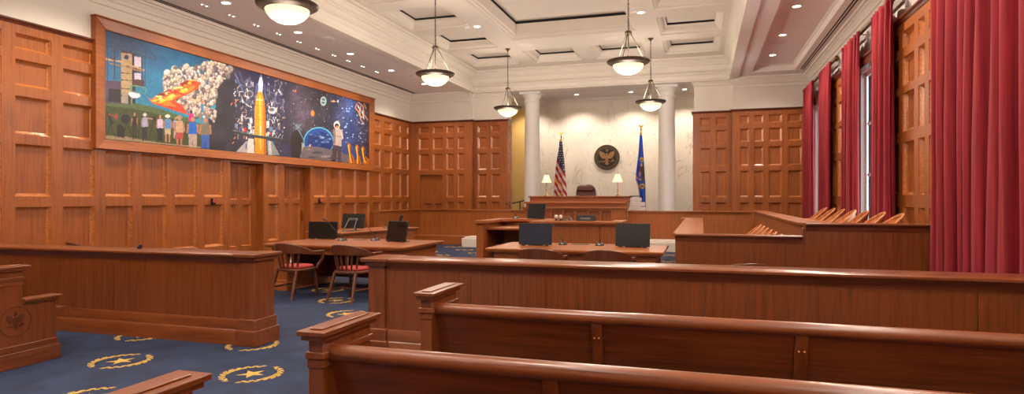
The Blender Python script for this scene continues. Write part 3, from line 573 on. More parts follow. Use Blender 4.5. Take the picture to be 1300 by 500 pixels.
((226,222,224),[(0.4743,0.445),(0.4837,0.45),(0.4837,0.456),(0.4743,0.451)]),
((206,204,210),[(0.3641,0.713),(0.379,0.725),(0.379,0.733),(0.3641,0.722)]),
((150,160,186),[(0.3721,0.623),(0.3684,0.603),(0.3716,0.598),(0.3753,0.617)]),
((70,74,104),[(0.351,0.284),(0.351,0.247),(0.3548,0.249),(0.3548,0.286)]),
((206,204,210),[(0.4095,0.318),(0.4238,0.325),(0.4238,0.333),(0.4095,0.325)]),
((206,204,210),[(0.4959,0.321),(0.4959,0.271),(0.5004,0.273),(0.5004,0.323)]),
((60,58,80),[(0.3964,0.852),(0.3964,0.833),(0.3989,0.835),(0.3989,0.854)]),
((120,130,150),[(0.533,0.988),(0.533,0.957),(0.5356,0.959),(0.5356,0.99)]),
((120,130,150),[(0.5022,0.706),(0.5078,0.666),(0.5123,0.674),(0.5068,0.714)]),
((150,160,186),[(0.4693,0.512),(0.4693,0.477),(0.4732,0.479),(0.4732,0.514)]),
((120,130,150),[(0.5143,1.015),(0.5144,0.958),(0.5169,0.96),(0.5169,1.017)]),
((150,160,186),[(0.5033,0.218),(0.5164,0.224),(0.5164,0.235),(0.5033,0.23)]),
((150,160,186),[(0.4112,0.645),(0.4112,0.607),(0.4155,0.61),(0.4155,0.648)]),
((180,150,130),[(0.3801,0.692),(0.3801,0.662),(0.3826,0.664),(0.3826,0.693)]),
((70,74,104),[(0.364,0.218),(0.364,0.203),(0.3672,0.204),(0.3672,0.219)]),
((120,130,150),[(0.5054,0.668),(0.5237,0.681),(0.5237,0.693),(0.5054,0.68)]),
((226,222,224),[(0.4144,0.237),(0.4181,0.208),(0.4197,0.211),(0.416,0.24)]),
((70,74,104),[(0.3991,0.873),(0.3991,0.853),(0.4009,0.854),(0.4009,0.875)]),
((60,58,80),[(0.4732,0.513),(0.4793,0.467),(0.4822,0.472),(0.476,0.518)]),
((120,130,150),[(0.354,0.566),(0.354,0.527),(0.3572,0.529),(0.3572,0.568)]),
((70,74,104),[(0.3982,0.331),(0.3983,0.286),(0.4001,0.287),(0.4001,0.332)]),
((70,74,104),[(0.3805,0.673),(0.3805,0.647),(0.3834,0.649),(0.3834,0.675)]),
((150,160,186),[(0.5189,0.877),(0.5254,0.83),(0.5278,0.835),(0.5212,0.881)]),
((180,150,130),[(0.4672,0.757),(0.4734,0.762),(0.4734,0.767),(0.4672,0.762)]),
((60,58,80),[(0.3516,0.399),(0.3516,0.365),(0.3544,0.366),(0.3544,0.4)]),
((226,222,224),[(0.3637,0.334),(0.3779,0.342),(0.3779,0.354),(0.3637,0.347)]),
((120,130,150),[(0.5127,0.427),(0.5127,0.378),(0.515,0.379),(0.515,0.428)]),
((206,204,210),[(0.4931,0.493),(0.4931,0.465),(0.4979,0.468),(0.4979,0.496)]),
((120,130,150),[(0.367,0.793),(0.3781,0.802),(0.3781,0.815),(0.367,0.806)]),
((70,74,104),[(0.5008,0.456),(0.5068,0.459),(0.5068,0.467),(0.5008,0.464)]),
((206,204,210),[(0.5107,0.472),(0.5108,0.444),(0.514,0.446),(0.514,0.474)]),
((180,150,130),[(0.3909,0.676),(0.3909,0.632),(0.395,0.635),(0.395,0.679)]),
((70,74,104),[(0.4023,0.706),(0.4023,0.651),(0.4047,0.652),(0.4046,0.708)]),
((70,74,104),[(0.4067,0.901),(0.4012,0.871),(0.4039,0.867),(0.4095,0.896)]),
((206,204,210),[(0.4985,0.702),(0.4908,0.664),(0.4925,0.661),(0.5002,0.699)]),
((206,204,210),[(0.3749,0.283),(0.3787,0.251),(0.3822,0.258),(0.3783,0.289)]),
((180,150,130),[(0.5321,0.497),(0.5461,0.505),(0.5461,0.519),(0.5321,0.511)]),
((206,204,210),[(0.4735,0.908),(0.4735,0.889),(0.4774,0.892),(0.4774,0.911)]),
((60,58,80),[(0.4026,0.618),(0.4027,0.571),(0.4062,0.573),(0.4062,0.62)]),
((100,108,140),[(0.4929,0.734),(0.4973,0.703),(0.5017,0.711),(0.4974,0.743)]),
((120,130,150),[(0.533,0.719),(0.533,0.664),(0.5375,0.667),(0.5375,0.722)]),
((150,160,186),[(0.5348,0.283),(0.5286,0.254),(0.5317,0.249),(0.538,0.278)]),
((120,130,150),[(0.4948,0.685),(0.5018,0.634),(0.5038,0.637),(0.4968,0.688)]),
((150,160,186),[(0.4904,0.708),(0.4905,0.649),(0.4938,0.652),(0.4938,0.71)]),
((226,222,224),[(0.3944,0.697),(0.4003,0.652),(0.402,0.656),(0.3962,0.701)]),
((70,74,104),[(0.3781,0.317),(0.3805,0.298),(0.3827,0.302),(0.3803,0.321)]),
((180,150,130),[(0.5105,0.641),(0.5105,0.617),(0.5138,0.619),(0.5138,0.643)]),
((180,150,130),[(0.4131,0.244),(0.4068,0.213),(0.4095,0.208),(0.4158,0.239)]),
((70,74,104),[(0.3697,0.189),(0.38,0.194),(0.38,0.205),(0.3697,0.2)]),
((180,150,130),[(0.3647,0.794),(0.3564,0.749),(0.3593,0.745),(0.3676,0.789)]),
((226,222,224),[(0.4715,0.291),(0.4715,0.236),(0.4759,0.238),(0.4759,0.293)]),
((206,204,210),[(0.5164,0.552),(0.5223,0.508),(0.5244,0.512),(0.5184,0.555)]),
((150,160,186),[(0.4093,0.544),(0.4046,0.52),(0.4073,0.516),(0.4119,0.539)]),
((100,108,140),[(0.3966,0.913),(0.402,0.872),(0.4056,0.88),(0.4001,0.921)]),
((180,150,130),[(0.3879,0.517),(0.3879,0.5),(0.3919,0.502),(0.3919,0.52)]),
((120,130,150),[(0.3583,0.736),(0.3583,0.714),(0.3616,0.716),(0.3616,0.739)]),
((180,150,130),[(0.3568,0.291),(0.3568,0.26),(0.359,0.261),(0.359,0.292)]),
((120,130,150),[(0.5149,0.952),(0.5173,0.935),(0.5191,0.939),(0.5167,0.956)]),
((120,130,150),[(0.5218,0.403),(0.5218,0.387),(0.5239,0.388),(0.5238,0.404)]),
((70,74,104),[(0.4944,0.751),(0.5119,0.764),(0.5119,0.77),(0.4944,0.757)]),
((120,130,150),[(0.4779,0.519),(0.478,0.461),(0.4825,0.464),(0.4825,0.522)]),
((180,150,130),[(0.471,0.812),(0.4804,0.819),(0.4804,0.828),(0.471,0.82)]),
((100,108,140),[(0.5179,0.735),(0.5244,0.74),(0.5244,0.754),(0.5179,0.749)]),
((100,108,140),[(0.3835,0.751),(0.3986,0.763),(0.3986,0.769),(0.3835,0.758)]),
((120,130,150),[(0.3452,0.157),(0.3535,0.161),(0.3535,0.169),(0.3452,0.166)]),
((120,130,150),[(0.4783,0.827),(0.4783,0.791),(0.4803,0.792),(0.4803,0.829)]),
((150,160,186),[(0.5174,0.544),(0.5228,0.505),(0.5253,0.51),(0.5199,0.549)]),
((60,58,80),[(0.3616,0.662),(0.3564,0.634),(0.3585,0.631),(0.3637,0.658)]),
((70,74,104),[(0.5332,0.56),(0.5222,0.508),(0.524,0.505),(0.535,0.558)]),
((70,74,104),[(0.3854,0.809),(0.3754,0.755),(0.3782,0.751),(0.3882,0.804)]),
((120,130,150),[(0.4682,0.47),(0.4711,0.448),(0.4749,0.455),(0.4719,0.477)]),
((226,222,224),[(0.4913,0.296),(0.4913,0.242),(0.4941,0.243),(0.4941,0.298)]),
((180,150,130),[(0.4794,0.293),(0.4761,0.277),(0.4787,0.272),(0.4821,0.288)]),
((150,160,186),[(0.3971,0.257),(0.3993,0.239),(0.4015,0.243),(0.3994,0.261)]),
((100,108,140),[(0.4076,0.737),(0.4101,0.718),(0.413,0.724),(0.4105,0.743)]),
((120,130,150),[(0.3716,0.328),(0.3745,0.304),(0.3783,0.311),(0.3753,0.335)]),
((206,204,210),[(0.514,0.425),(0.514,0.389),(0.5161,0.39),(0.5161,0.426)]),
((60,58,80),[(0.3528,0.582),(0.3554,0.561),(0.3576,0.565),(0.3549,0.586)]),
((100,108,140),[(0.4002,0.404),(0.4002,0.349),(0.4039,0.351),(0.4039,0.406)]),
((226,222,224),[(0.3738,0.454),(0.3738,0.409),(0.3772,0.411),(0.3772,0.456)]),
((100,108,140),[(0.5003,0.301),(0.5003,0.281),(0.5042,0.283),(0.5042,0.303)]),
((150,160,186),[(0.502,0.578),(0.5116,0.584),(0.5116,0.594),(0.502,0.588)]),
((180,150,130),[(0.3887,0.6),(0.3888,0.554),(0.3913,0.555),(0.3912,0.602)]),
((120,130,150),[(0.528,0.833),(0.5326,0.8),(0.5369,0.808),(0.5322,0.841)]),
((120,130,150),[(0.5041,0.921),(0.4985,0.893),(0.5022,0.888),(0.5078,0.916)]),
((120,130,150),[(0.5306,0.26),(0.5306,0.205),(0.5347,0.207),(0.5347,0.262)]),
((100,108,140),[(0.4723,0.466),(0.49,0.476),(0.49,0.485),(0.4723,0.475)]),
((70,74,104),[(0.3545,0.246),(0.3545,0.232),(0.3575,0.234),(0.3575,0.248)]),
((120,130,150),[(0.4698,0.853),(0.4698,0.802),(0.4728,0.804),(0.4728,0.855)]),
((180,150,130),[(0.3943,0.752),(0.3943,0.7),(0.3966,0.701),(0.3966,0.754)]),
((150,160,186),[(0.3541,0.321),(0.3565,0.302),(0.3597,0.308),(0.3573,0.327)]),
((70,74,104),[(0.4024,0.661),(0.407,0.625),(0.4096,0.63),(0.405,0.666)]),
((60,58,80),[(0.3593,0.187),(0.3673,0.191),(0.3673,0.205),(0.3593,0.201)]),
((226,222,224),[(0.4866,0.676),(0.4866,0.629),(0.491,0.632),(0.491,0.679)]),
((70,74,104),[(0.3565,0.265),(0.3592,0.243),(0.3608,0.246),(0.3581,0.268)]),
((70,74,104),[(0.3704,0.702),(0.3615,0.654),(0.3644,0.649),(0.3734,0.697)]),
((100,108,140),[(0.53,0.888),(0.5353,0.85),(0.5376,0.855),(0.5323,0.892)]),
((180,150,130),[(0.3502,0.21),(0.3544,0.212),(0.3544,0.217),(0.3502,0.215)]),
((180,150,130),[(0.3741,0.481),(0.3768,0.46),(0.3785,0.463),(0.3759,0.485)]),
((120,130,150),[(0.4649,0.358),(0.4784,0.365),(0.4784,0.371),(0.4649,0.364)]),
((226,222,224),[(0.4091,0.875),(0.4091,0.847),(0.4107,0.848),(0.4107,0.876)]),
((206,204,210),[(0.509,0.626),(0.4997,0.58),(0.5032,0.575),(0.5126,0.62)]),
((180,150,130),[(0.5231,0.936),(0.5231,0.895),(0.5262,0.898),(0.5262,0.938)]),
((226,222,224),[(0.5213,0.842),(0.5278,0.796),(0.5309,0.802),(0.5244,0.848)]),
((206,204,210),[(0.3602,0.205),(0.3602,0.155),(0.3617,0.155),(0.3617,0.206)]),
((180,150,130),[(0.3909,0.47),(0.385,0.439),(0.388,0.434),(0.3939,0.464)]),
((70,74,104),[(0.4747,0.893),(0.4671,0.854),(0.4689,0.852),(0.4765,0.891)]),
((180,150,130),[(0.4764,0.665),(0.4674,0.62),(0.4704,0.615),(0.4794,0.66)]),
((206,204,210),[(0.5031,0.501),(0.5031,0.475),(0.5064,0.476),(0.5064,0.503)]),
((60,58,80),[(0.3917,0.478),(0.3917,0.446),(0.3944,0.448),(0.3944,0.48)]),
((206,204,210),[(0.5246,0.289),(0.513,0.235),(0.5147,0.232),(0.5263,0.286)]),
((206,204,210),[(0.5056,0.26),(0.5056,0.205),(0.5073,0.205),(0.5073,0.261)]),
((70,74,104),[(0.3793,0.536),(0.3922,0.545),(0.3922,0.558),(0.3793,0.55)]),
((60,58,80),[(0.3475,0.25),(0.3631,0.258),(0.3631,0.266),(0.3475,0.259)]),
((150,160,186),[(0.4112,0.25),(0.4147,0.222),(0.4167,0.226),(0.4131,0.254)]),
((120,130,150),[(0.5055,0.303),(0.5098,0.271),(0.514,0.278),(0.5097,0.31)]),
((206,204,210),[(0.4836,0.697),(0.4836,0.667),(0.4854,0.668),(0.4854,0.698)]),
((180,150,130),[(0.5294,0.653),(0.5223,0.618),(0.5247,0.614),(0.5318,0.649)]),
((120,130,150),[(0.3801,0.445),(0.3801,0.422),(0.382,0.423),(0.382,0.446)]),
((206,204,210),[(0.35,0.67),(0.3475,0.656),(0.3507,0.651),(0.3532,0.665)]),
((60,58,80),[(0.5024,0.561),(0.5056,0.538),(0.5091,0.544),(0.5059,0.568)]),
((100,108,140),[(0.3947,0.354),(0.3997,0.315),(0.4014,0.318),(0.3964,0.357)]),
((150,160,186),[(0.3684,0.611),(0.3684,0.584),(0.3701,0.585),(0.3701,0.613)]),
((150,160,186),[(0.3921,0.557),(0.3851,0.521),(0.3867,0.518),(0.3937,0.555)]),
((180,150,130),[(0.378,0.558),(0.3702,0.518),(0.3729,0.513),(0.3807,0.553)]),
((226,222,224),[(0.3764,0.627),(0.3764,0.59),(0.3803,0.593),(0.3803,0.629)]),
((70,74,104),[(0.3727,0.274),(0.3727,0.245),(0.3748,0.246),(0.3748,0.275)]),
((180,150,130),[(0.3993,0.353),(0.4143,0.361),(0.4143,0.371),(0.3993,0.363)]),
((60,58,80),[(0.4726,0.34),(0.4726,0.295),(0.476,0.297),(0.476,0.342)]),
((226,222,224),[(0.3898,0.841),(0.3898,0.806),(0.3925,0.808),(0.3925,0.843)]),
((70,74,104),[(0.3658,0.539),(0.3715,0.494),(0.3736,0.498),(0.3678,0.543)]),
((120,130,150),[(0.3519,0.386),(0.3652,0.394),(0.3652,0.401),(0.3519,0.393)]),
((150,160,186),[(0.5011,0.811),(0.5011,0.764),(0.5056,0.767),(0.5055,0.814)]),
((226,222,224),[(0.4758,0.285),(0.4758,0.268),(0.4803,0.27),(0.4802,0.287)]),
((60,58,80),[(0.4881,0.42),(0.4932,0.423),(0.4932,0.437),(0.4881,0.434)]),
((120,130,150),[(0.3689,0.676),(0.3733,0.641),(0.3768,0.648),(0.3723,0.683)]),
((150,160,186),[(0.5335,0.751),(0.5396,0.708),(0.543,0.714),(0.5369,0.757)]),
((120,130,150),[(0.4973,0.691),(0.4973,0.636),(0.4998,0.638),(0.4998,0.692)]),
((60,58,80),[(0.4947,0.38),(0.4948,0.352),(0.4986,0.353),(0.4986,0.382)]),
((70,74,104),[(0.3475,0.45),(0.3475,0.408),(0.3496,0.409),(0.3496,0.451)]),
((100,108,140),[(0.4151,0.213),(0.4087,0.182),(0.4099,0.179),(0.4163,0.211)]),
((100,108,140),[(0.5069,0.365),(0.5069,0.338),(0.5117,0.34),(0.5117,0.367)]),
((206,204,210),[(0.4864,0.453),(0.4932,0.403),(0.4968,0.409),(0.49,0.46)]),
((60,58,80),[(0.3889,0.552),(0.3889,0.52),(0.3919,0.522),(0.3919,0.554)]),
((206,204,210),[(0.5061,0.83),(0.5061,0.783),(0.5086,0.784),(0.5086,0.832)]),
((226,222,224),[(0.5384,0.388),(0.5384,0.367),(0.5432,0.37),(0.5431,0.39)]),
((150,160,186),[(0.3929,0.887),(0.3929,0.836),(0.3961,0.839),(0.3961,0.89)]),
((180,150,130),[(0.3728,0.371),(0.3728,0.327),(0.3762,0.329),(0.3762,0.373)]),
((206,204,210),[(0.3902,0.777),(0.3957,0.735),(0.3994,0.743),(0.3938,0.785)]),
((206,204,210),[(0.4974,0.467),(0.4974,0.416),(0.501,0.418),(0.501,0.469)]),
((206,204,210),[(0.3852,0.67),(0.3956,0.677),(0.3956,0.688),(0.3852,0.681)]),
((206,204,210),[(0.3641,0.714),(0.3641,0.661),(0.3673,0.664),(0.3673,0.717)]),
((100,108,140),[(0.3962,0.823),(0.3962,0.793),(0.3977,0.795),(0.3977,0.824)]),
((180,150,130),[(0.4073,0.312),(0.4107,0.285),(0.4144,0.292),(0.411,0.319)]),
((206,204,210),[(0.4103,0.449),(0.4046,0.42),(0.4063,0.417),(0.412,0.446)]),
((100,108,140),[(0.4934,0.463),(0.4974,0.433),(0.5006,0.438),(0.4965,0.469)]),
((150,160,186),[(0.5306,0.337),(0.5342,0.311),(0.5372,0.316),(0.5336,0.342)]),
((226,222,224),[(0.3853,0.7),(0.3853,0.676),(0.3879,0.678),(0.3879,0.702)]),
((180,150,130),[(0.3776,0.477),(0.3933,0.487),(0.3933,0.493),(0.3776,0.483)]),
((120,130,150),[(0.4656,0.727),(0.4724,0.677),(0.4743,0.681),(0.4675,0.731)]),
((180,150,130),[(0.3723,0.297),(0.3792,0.3),(0.3792,0.309),(0.3723,0.305)]),
((150,160,186),[(0.4112,0.298),(0.4112,0.26),(0.4156,0.262),(0.4156,0.301)]),
((150,160,186),[(0.3453,0.729),(0.3526,0.735),(0.3526,0.74),(0.3453,0.735)]),
((60,58,80),[(0.4895,0.591),(0.4916,0.575),(0.4931,0.578),(0.4911,0.593)]),
((206,212,232),[(0.4419,0.962),(0.4492,0.968),(0.4541,0.884),(0.451,0.774),(0.4328,0.77),(0.4346,0.868)]),
((150,170,220),[(0.4346,0.868),(0.4388,0.872),(0.4376,0.774),(0.4328,0.77)]),
((110,120,170),[(0.4283,0.863),(0.4223,0.666),(0.4253,0.668),(0.4313,0.865)]),
((110,120,170),[(0.4587,0.888),(0.4618,0.684),(0.465,0.687),(0.4618,0.891)]),
((150,160,190),[(0.4443,1.012),(0.4443,0.954),(0.4467,0.956),(0.4467,1.015)]),
((232,158,24),[(0.434,0.771),(0.4498,0.783),(0.4584,0.682),(0.4634,0.557),(0.4671,-0.012),(0.422,-0.016),(0.4208,0.531),(0.425,0.658)]),
((198,116,16),[(0.4541,0.728),(0.4634,0.557),(0.4671,-0.012),(0.4572,-0.015),(0.4553,0.454)]),
((252,206,72),[(0.4388,0.736),(0.4437,0.74),(0.448,0.45),(0.4467,0.06),(0.4406,0.058),(0.4394,0.445)]),
((252,236,190),[(0.4277,0.663),(0.4507,0.67),(0.4513,0.684),(0.4283,0.677)]),
((170,100,20),[(0.4236,0.596),(0.4601,0.601),(0.4605,0.609),(0.424,0.604)]),
((255,240,200),[(0.4419,0.349),(0.4425,0.233),(0.4461,0.235),(0.4455,0.351)]),
((180,110,20),[(0.4216,0.422),(0.4664,0.427),(0.4667,0.435),(0.4219,0.429)]),
((46,54,60),[(0.3408,0.219),(0.4139,0.196),(0.416,0.227),(0.3427,0.248)]),
((46,54,60),[(0.4143,0.196),(0.5341,0.197),(0.5355,0.23),(0.4155,0.227)]),
((120,140,140),[(0.3415,0.244),(0.4147,0.225),(0.4152,0.232),(0.342,0.252)]),
((120,140,140),[(0.4148,0.225),(0.5346,0.228),(0.535,0.236),(0.4151,0.232)]),
((186,176,178),[(0.3888,0.134),(0.3974,0.147),(0.4032,-0.012),(0.3526,-0.01)]),
((226,214,206),[(0.3974,0.175),(0.4179,0.174),(0.4208,-0.017),(0.3946,-0.006)]),
((40,90,180),[(0.3886,0.105),(0.3886,0.049),(0.392,0.05),(0.392,0.107)]),
((150,156,156),[(0.4697,0.186),(0.4919,0.175),(0.5214,0.014),(0.4728,-0.01)]),
((196,200,196),[(0.476,0.179),(0.4855,0.173),(0.4887,0.004),(0.476,-0.009)]),
((226,126,60),[(0.3485,0.142),(0.3539,0.172),(0.3512,0.177),(0.3458,0.147)]),
((226,126,60),[(0.3431,0.085),(0.3485,0.114),(0.3458,0.119),(0.3404,0.09)]),
((226,126,60),[(0.3817,0.165),(0.3874,0.196),(0.3846,0.201),(0.3789,0.17)]),
((226,126,60),[(0.3377,0.539),(0.3431,0.57),(0.3404,0.574),(0.335,0.543)]),
((226,126,60),[(0.3512,0.566),(0.3567,0.598),(0.3539,0.602),(0.3485,0.57)]),
((62,62,100),[(0.5348,0.152),(0.5693,0.155),(0.5763,-0.0),(0.5281,0.006)]),
((44,36,40),[(0.5728,0.313),(0.5942,0.397),(0.6161,0.311),(0.6272,0.209),(0.6161,0.14),(0.6124,-0.011),(0.5763,-0.011),(0.5658,0.143)]),
((112,132,140),[(0.6091,0.426),(0.6081,0.407),(0.6055,0.39),(0.6017,0.38),(0.5975,0.378),(0.5937,0.385),(0.5911,0.398),(0.5902,0.416),(0.5911,0.435),(0.5937,0.451),(0.5975,0.461),(0.6017,0.463),(0.6055,0.457),(0.6081,0.444)]),
((130,160,170),[(0.5787,0.458),(0.6186,0.383),(0.621,0.393),(0.581,0.468)]),
((130,160,170),[(0.6185,0.477),(0.5893,0.377),(0.5918,0.371),(0.6211,0.471)]),
((124,160,170),[(0.6035,0.378),(0.6293,0.25),(0.6326,0.257),(0.6067,0.384)]),
((176,172,160),[(0.6198,0.216),(0.6347,0.201),(0.6423,0.03),(0.6653,0.015),(0.6198,-0.02)]),
((110,190,216),[(0.7838,0.294),(0.7817,0.244),(0.7755,0.195),(0.7656,0.151),(0.7526,0.112),(0.7373,0.082),(0.7204,0.061),(0.703,0.05),(0.6859,0.05),(0.6699,0.061),(0.6558,0.081),(0.6441,0.11),(0.6355,0.145),(0.6301,0.186),(0.6283,0.231),(0.6301,0.277),(0.6355,0.322),(0.6441,0.364),(0.6558,0.403),(0.6699,0.434),(0.6859,0.458),(0.703,0.472),(0.7204,0.475),(0.7373,0.468),(0.7526,0.45),(0.7656,0.422),(0.7755,0.385),(0.7817,0.342)]),
((40,92,166),[(0.7795,0.285),(0.7775,0.238),(0.7716,0.192),(0.7623,0.15),(0.75,0.113),(0.7355,0.085),(0.7195,0.065),(0.703,0.055),(0.6868,0.055),(0.6716,0.065),(0.6582,0.084),(0.6471,0.111),(0.6389,0.145),(0.6338,0.184),(0.6321,0.226),(0.6338,0.269),(0.6389,0.312),(0.6471,0.353),(0.6582,0.389),(0.6716,0.418),(0.6868,0.441),(0.703,0.454),(0.7195,0.457),(0.7355,0.45),(0.75,0.433),(0.7623,0.406),(0.7716,0.371),(0.7775,0.33)]),
((30,62,132),[(0.7764,0.267),(0.7747,0.228),(0.7695,0.189),(0.7613,0.154),(0.7505,0.123),(0.7378,0.098),(0.7237,0.081),(0.7091,0.072),(0.6947,0.072),(0.6813,0.08),(0.6693,0.096),(0.6595,0.119),(0.6522,0.147),(0.6476,0.18),(0.6461,0.216),(0.6476,0.253),(0.6522,0.29),(0.6595,0.324),(0.6693,0.354),(0.6813,0.38),(0.6947,0.398),(0.7091,0.409),(0.7237,0.412),(0.7378,0.406),(0.7505,0.392),(0.7613,0.369),(0.7695,0.34),(0.7747,0.305)]),
((70,110,170),[(0.7139,0.228),(0.7112,0.222),(0.7047,0.218),(0.6983,0.217),(0.6957,0.221),(0.6983,0.227),(0.7047,0.231),(0.7112,0.232)]),
((120,150,190),[(0.7618,0.282),(0.7579,0.269),(0.7487,0.261),(0.7395,0.262),(0.7357,0.271),(0.7395,0.284),(0.7487,0.292),(0.7579,0.291)]),
((120,150,190),[(0.7233,0.17),(0.7196,0.158),(0.7109,0.15),(0.7022,0.152),(0.6986,0.161),(0.7022,0.174),(0.7109,0.182),(0.7196,0.18)]),
((26,44,96),[(0.7115,0.128),(0.7078,0.116),(0.6987,0.109),(0.6898,0.11),(0.6861,0.12),(0.6898,0.132),(0.6987,0.14),(0.7078,0.138)]),
((120,150,190),[(0.7185,0.342),(0.7164,0.33),(0.7113,0.323),(0.7063,0.325),(0.7042,0.336),(0.7063,0.348),(0.7113,0.355),(0.7164,0.353)]),
((120,150,190),[(0.764,0.332),(0.7624,0.322),(0.7587,0.317),(0.755,0.319),(0.7535,0.328),(0.755,0.338),(0.7587,0.344),(0.7624,0.341)]),
((44,96,168),[(0.6893,0.361),(0.6874,0.353),(0.6828,0.349),(0.6782,0.349),(0.6763,0.355),(0.6782,0.362),(0.6828,0.367),(0.6874,0.366)]),
((34,52,104),[(0.7696,0.348),(0.7656,0.342),(0.7559,0.336),(0.7463,0.334),(0.7424,0.336),(0.7463,0.342),(0.7559,0.348),(0.7656,0.35)]),
((120,150,190),[(0.7028,0.149),(0.699,0.14),(0.6899,0.133),(0.6809,0.133),(0.6772,0.14),(0.6809,0.15),(0.6899,0.157),(0.699,0.156)]),
((70,110,170),[(0.6721,0.2),(0.6696,0.193),(0.6636,0.188),(0.6577,0.189),(0.6552,0.194),(0.6577,0.2),(0.6636,0.205),(0.6696,0.205)]),
((26,44,96),[(0.7043,0.138),(0.703,0.128),(0.6998,0.123),(0.6966,0.126),(0.6953,0.135),(0.6966,0.144),(0.6998,0.149),(0.703,0.147)]),
((70,110,170),[(0.706,0.165),(0.7027,0.158),(0.6947,0.153),(0.6867,0.152),(0.6834,0.157),(0.6867,0.163),(0.6947,0.168),(0.7027,0.169)]),
((44,96,168),[(0.7065,0.308),(0.7034,0.299),(0.6958,0.293),(0.6883,0.293),(0.6852,0.299),(0.6883,0.308),(0.6958,0.315),(0.7034,0.315)]),
((34,52,104),[(0.7269,0.189),(0.7247,0.18),(0.7194,0.174),(0.7141,0.176),(0.7119,0.184),(0.7141,0.194),(0.7194,0.199),(0.7247,0.198)]),
((26,44,96),[(0.7308,0.311),(0.7273,0.303),(0.719,0.297),(0.7108,0.296),(0.7074,0.301),(0.7108,0.309),(0.719,0.315),(0.7273,0.316)]),
((26,44,96),[(0.6624,0.323),(0.6603,0.317),(0.6552,0.312),(0.6501,0.312),(0.6481,0.317),(0.6501,0.323),(0.6552,0.328),(0.6603,0.328)]),
((150,176,200),[(0.6958,0.261),(0.6944,0.248),(0.691,0.242),(0.6875,0.246),(0.6861,0.257),(0.6875,0.27),(0.691,0.277),(0.6944,0.273)]),
((120,150,190),[(0.6962,0.149),(0.695,0.142),(0.692,0.138),(0.6891,0.14),(0.6879,0.146),(0.6891,0.152),(0.692,0.156),(0.695,0.155)]),
((70,110,170),[(0.7705,0.329),(0.7664,0.316),(0.7566,0.307),(0.7469,0.308),(0.7429,0.318),(0.7469,0.331),(0.7566,0.34),(0.7664,0.34)]),
((34,52,104),[(0.7018,0.31),(0.7001,0.301),(0.6958,0.296),(0.6916,0.298),(0.6898,0.305),(0.6916,0.313),(0.6958,0.318),(0.7001,0.317)]),
((44,96,168),[(0.7356,0.214),(0.7333,0.209),(0.7279,0.205),(0.7224,0.205),(0.7202,0.208),(0.7224,0.213),(0.7279,0.217),(0.7333,0.217)]),
((120,150,190),[(0.7423,0.271),(0.7379,0.26),(0.7273,0.252),(0.7168,0.251),(0.7125,0.259),(0.7168,0.269),(0.7273,0.277),(0.7379,0.278)]),
((44,96,168),[(0.6829,0.238),(0.6814,0.233),(0.6777,0.23),(0.6741,0.23),(0.6726,0.234),(0.6741,0.239),(0.6777,0.243),(0.6814,0.242)]),
((44,96,168),[(0.7096,0.392),(0.7065,0.381),(0.6991,0.374),(0.6918,0.375),(0.6888,0.382),(0.6918,0.392),(0.6991,0.399),(0.7065,0.399)]),
((26,44,96),[(0.6788,0.304),(0.6773,0.295),(0.6736,0.29),(0.6699,0.292),(0.6684,0.3),(0.6699,0.309),(0.6736,0.314),(0.6773,0.312)]),
((44,96,168),[(0.7179,0.375),(0.7152,0.367),(0.7087,0.362),(0.7023,0.361),(0.6996,0.366),(0.7023,0.374),(0.7087,0.379),(0.7152,0.38)]),
((70,110,170),[(0.7019,0.256),(0.6993,0.246),(0.6932,0.239),(0.6871,0.241),(0.6846,0.249),(0.6871,0.26),(0.6932,0.266),(0.6993,0.265)]),
((44,96,168),[(0.6823,0.233),(0.6811,0.226),(0.678,0.223),(0.675,0.224),(0.6738,0.23),(0.675,0.236),(0.678,0.24),(0.6811,0.239)]),
((44,96,168),[(0.7128,0.207),(0.7104,0.2),(0.7044,0.195),(0.6984,0.195),(0.696,0.201),(0.6984,0.208),(0.7044,0.213),(0.7104,0.212)]),
((120,150,190),[(0.6872,0.139),(0.6843,0.126),(0.6774,0.118),(0.6706,0.121),(0.6677,0.133),(0.6706,0.146),(0.6774,0.154),(0.6843,0.151)]),
((150,176,200),[(0.6696,0.177),(0.6659,0.166),(0.657,0.159),(0.6481,0.16),(0.6445,0.168),(0.6481,0.179),(0.657,0.187),(0.6659,0.186)]),
((70,110,170),[(0.7468,0.266),(0.7449,0.253),(0.7402,0.247),(0.7357,0.25),(0.7338,0.261),(0.7357,0.273),(0.7402,0.28),(0.7449,0.277)]),
((120,150,190),[(0.7587,0.383),(0.7565,0.374),(0.7512,0.368),(0.7459,0.369),(0.7437,0.377),(0.7459,0.386),(0.7512,0.392),(0.7565,0.391)]),
((70,110,170),[(0.7409,0.338),(0.738,0.327),(0.731,0.32),(0.724,0.321),(0.7212,0.33),(0.724,0.341),(0.731,0.348),(0.738,0.347)]),
((70,110,170),[(0.7048,0.345),(0.7006,0.338),(0.6907,0.332),(0.6809,0.33),(0.6769,0.332),(0.6809,0.339),(0.6907,0.345),(0.7006,0.348)]),
((150,176,200),[(0.7697,0.328),(0.7678,0.319),(0.7633,0.314),(0.7587,0.315),(0.7569,0.322),(0.7587,0.331),(0.7633,0.336),(0.7678,0.335)]),
((120,150,190),[(0.6756,0.35),(0.6724,0.344),(0.6649,0.339),(0.6574,0.337),(0.6543,0.34),(0.6574,0.346),(0.6649,0.351),(0.6724,0.353)]),
((34,52,104),[(0.7366,0.179),(0.7339,0.171),(0.7273,0.165),(0.7208,0.166),(0.7182,0.173),(0.7208,0.181),(0.7273,0.187),(0.7339,0.186)]),
((44,96,168),[(0.6754,0.176),(0.6715,0.171),(0.6621,0.165),(0.6528,0.164),(0.649,0.166),(0.6528,0.172),(0.6621,0.177),(0.6715,0.179)]),
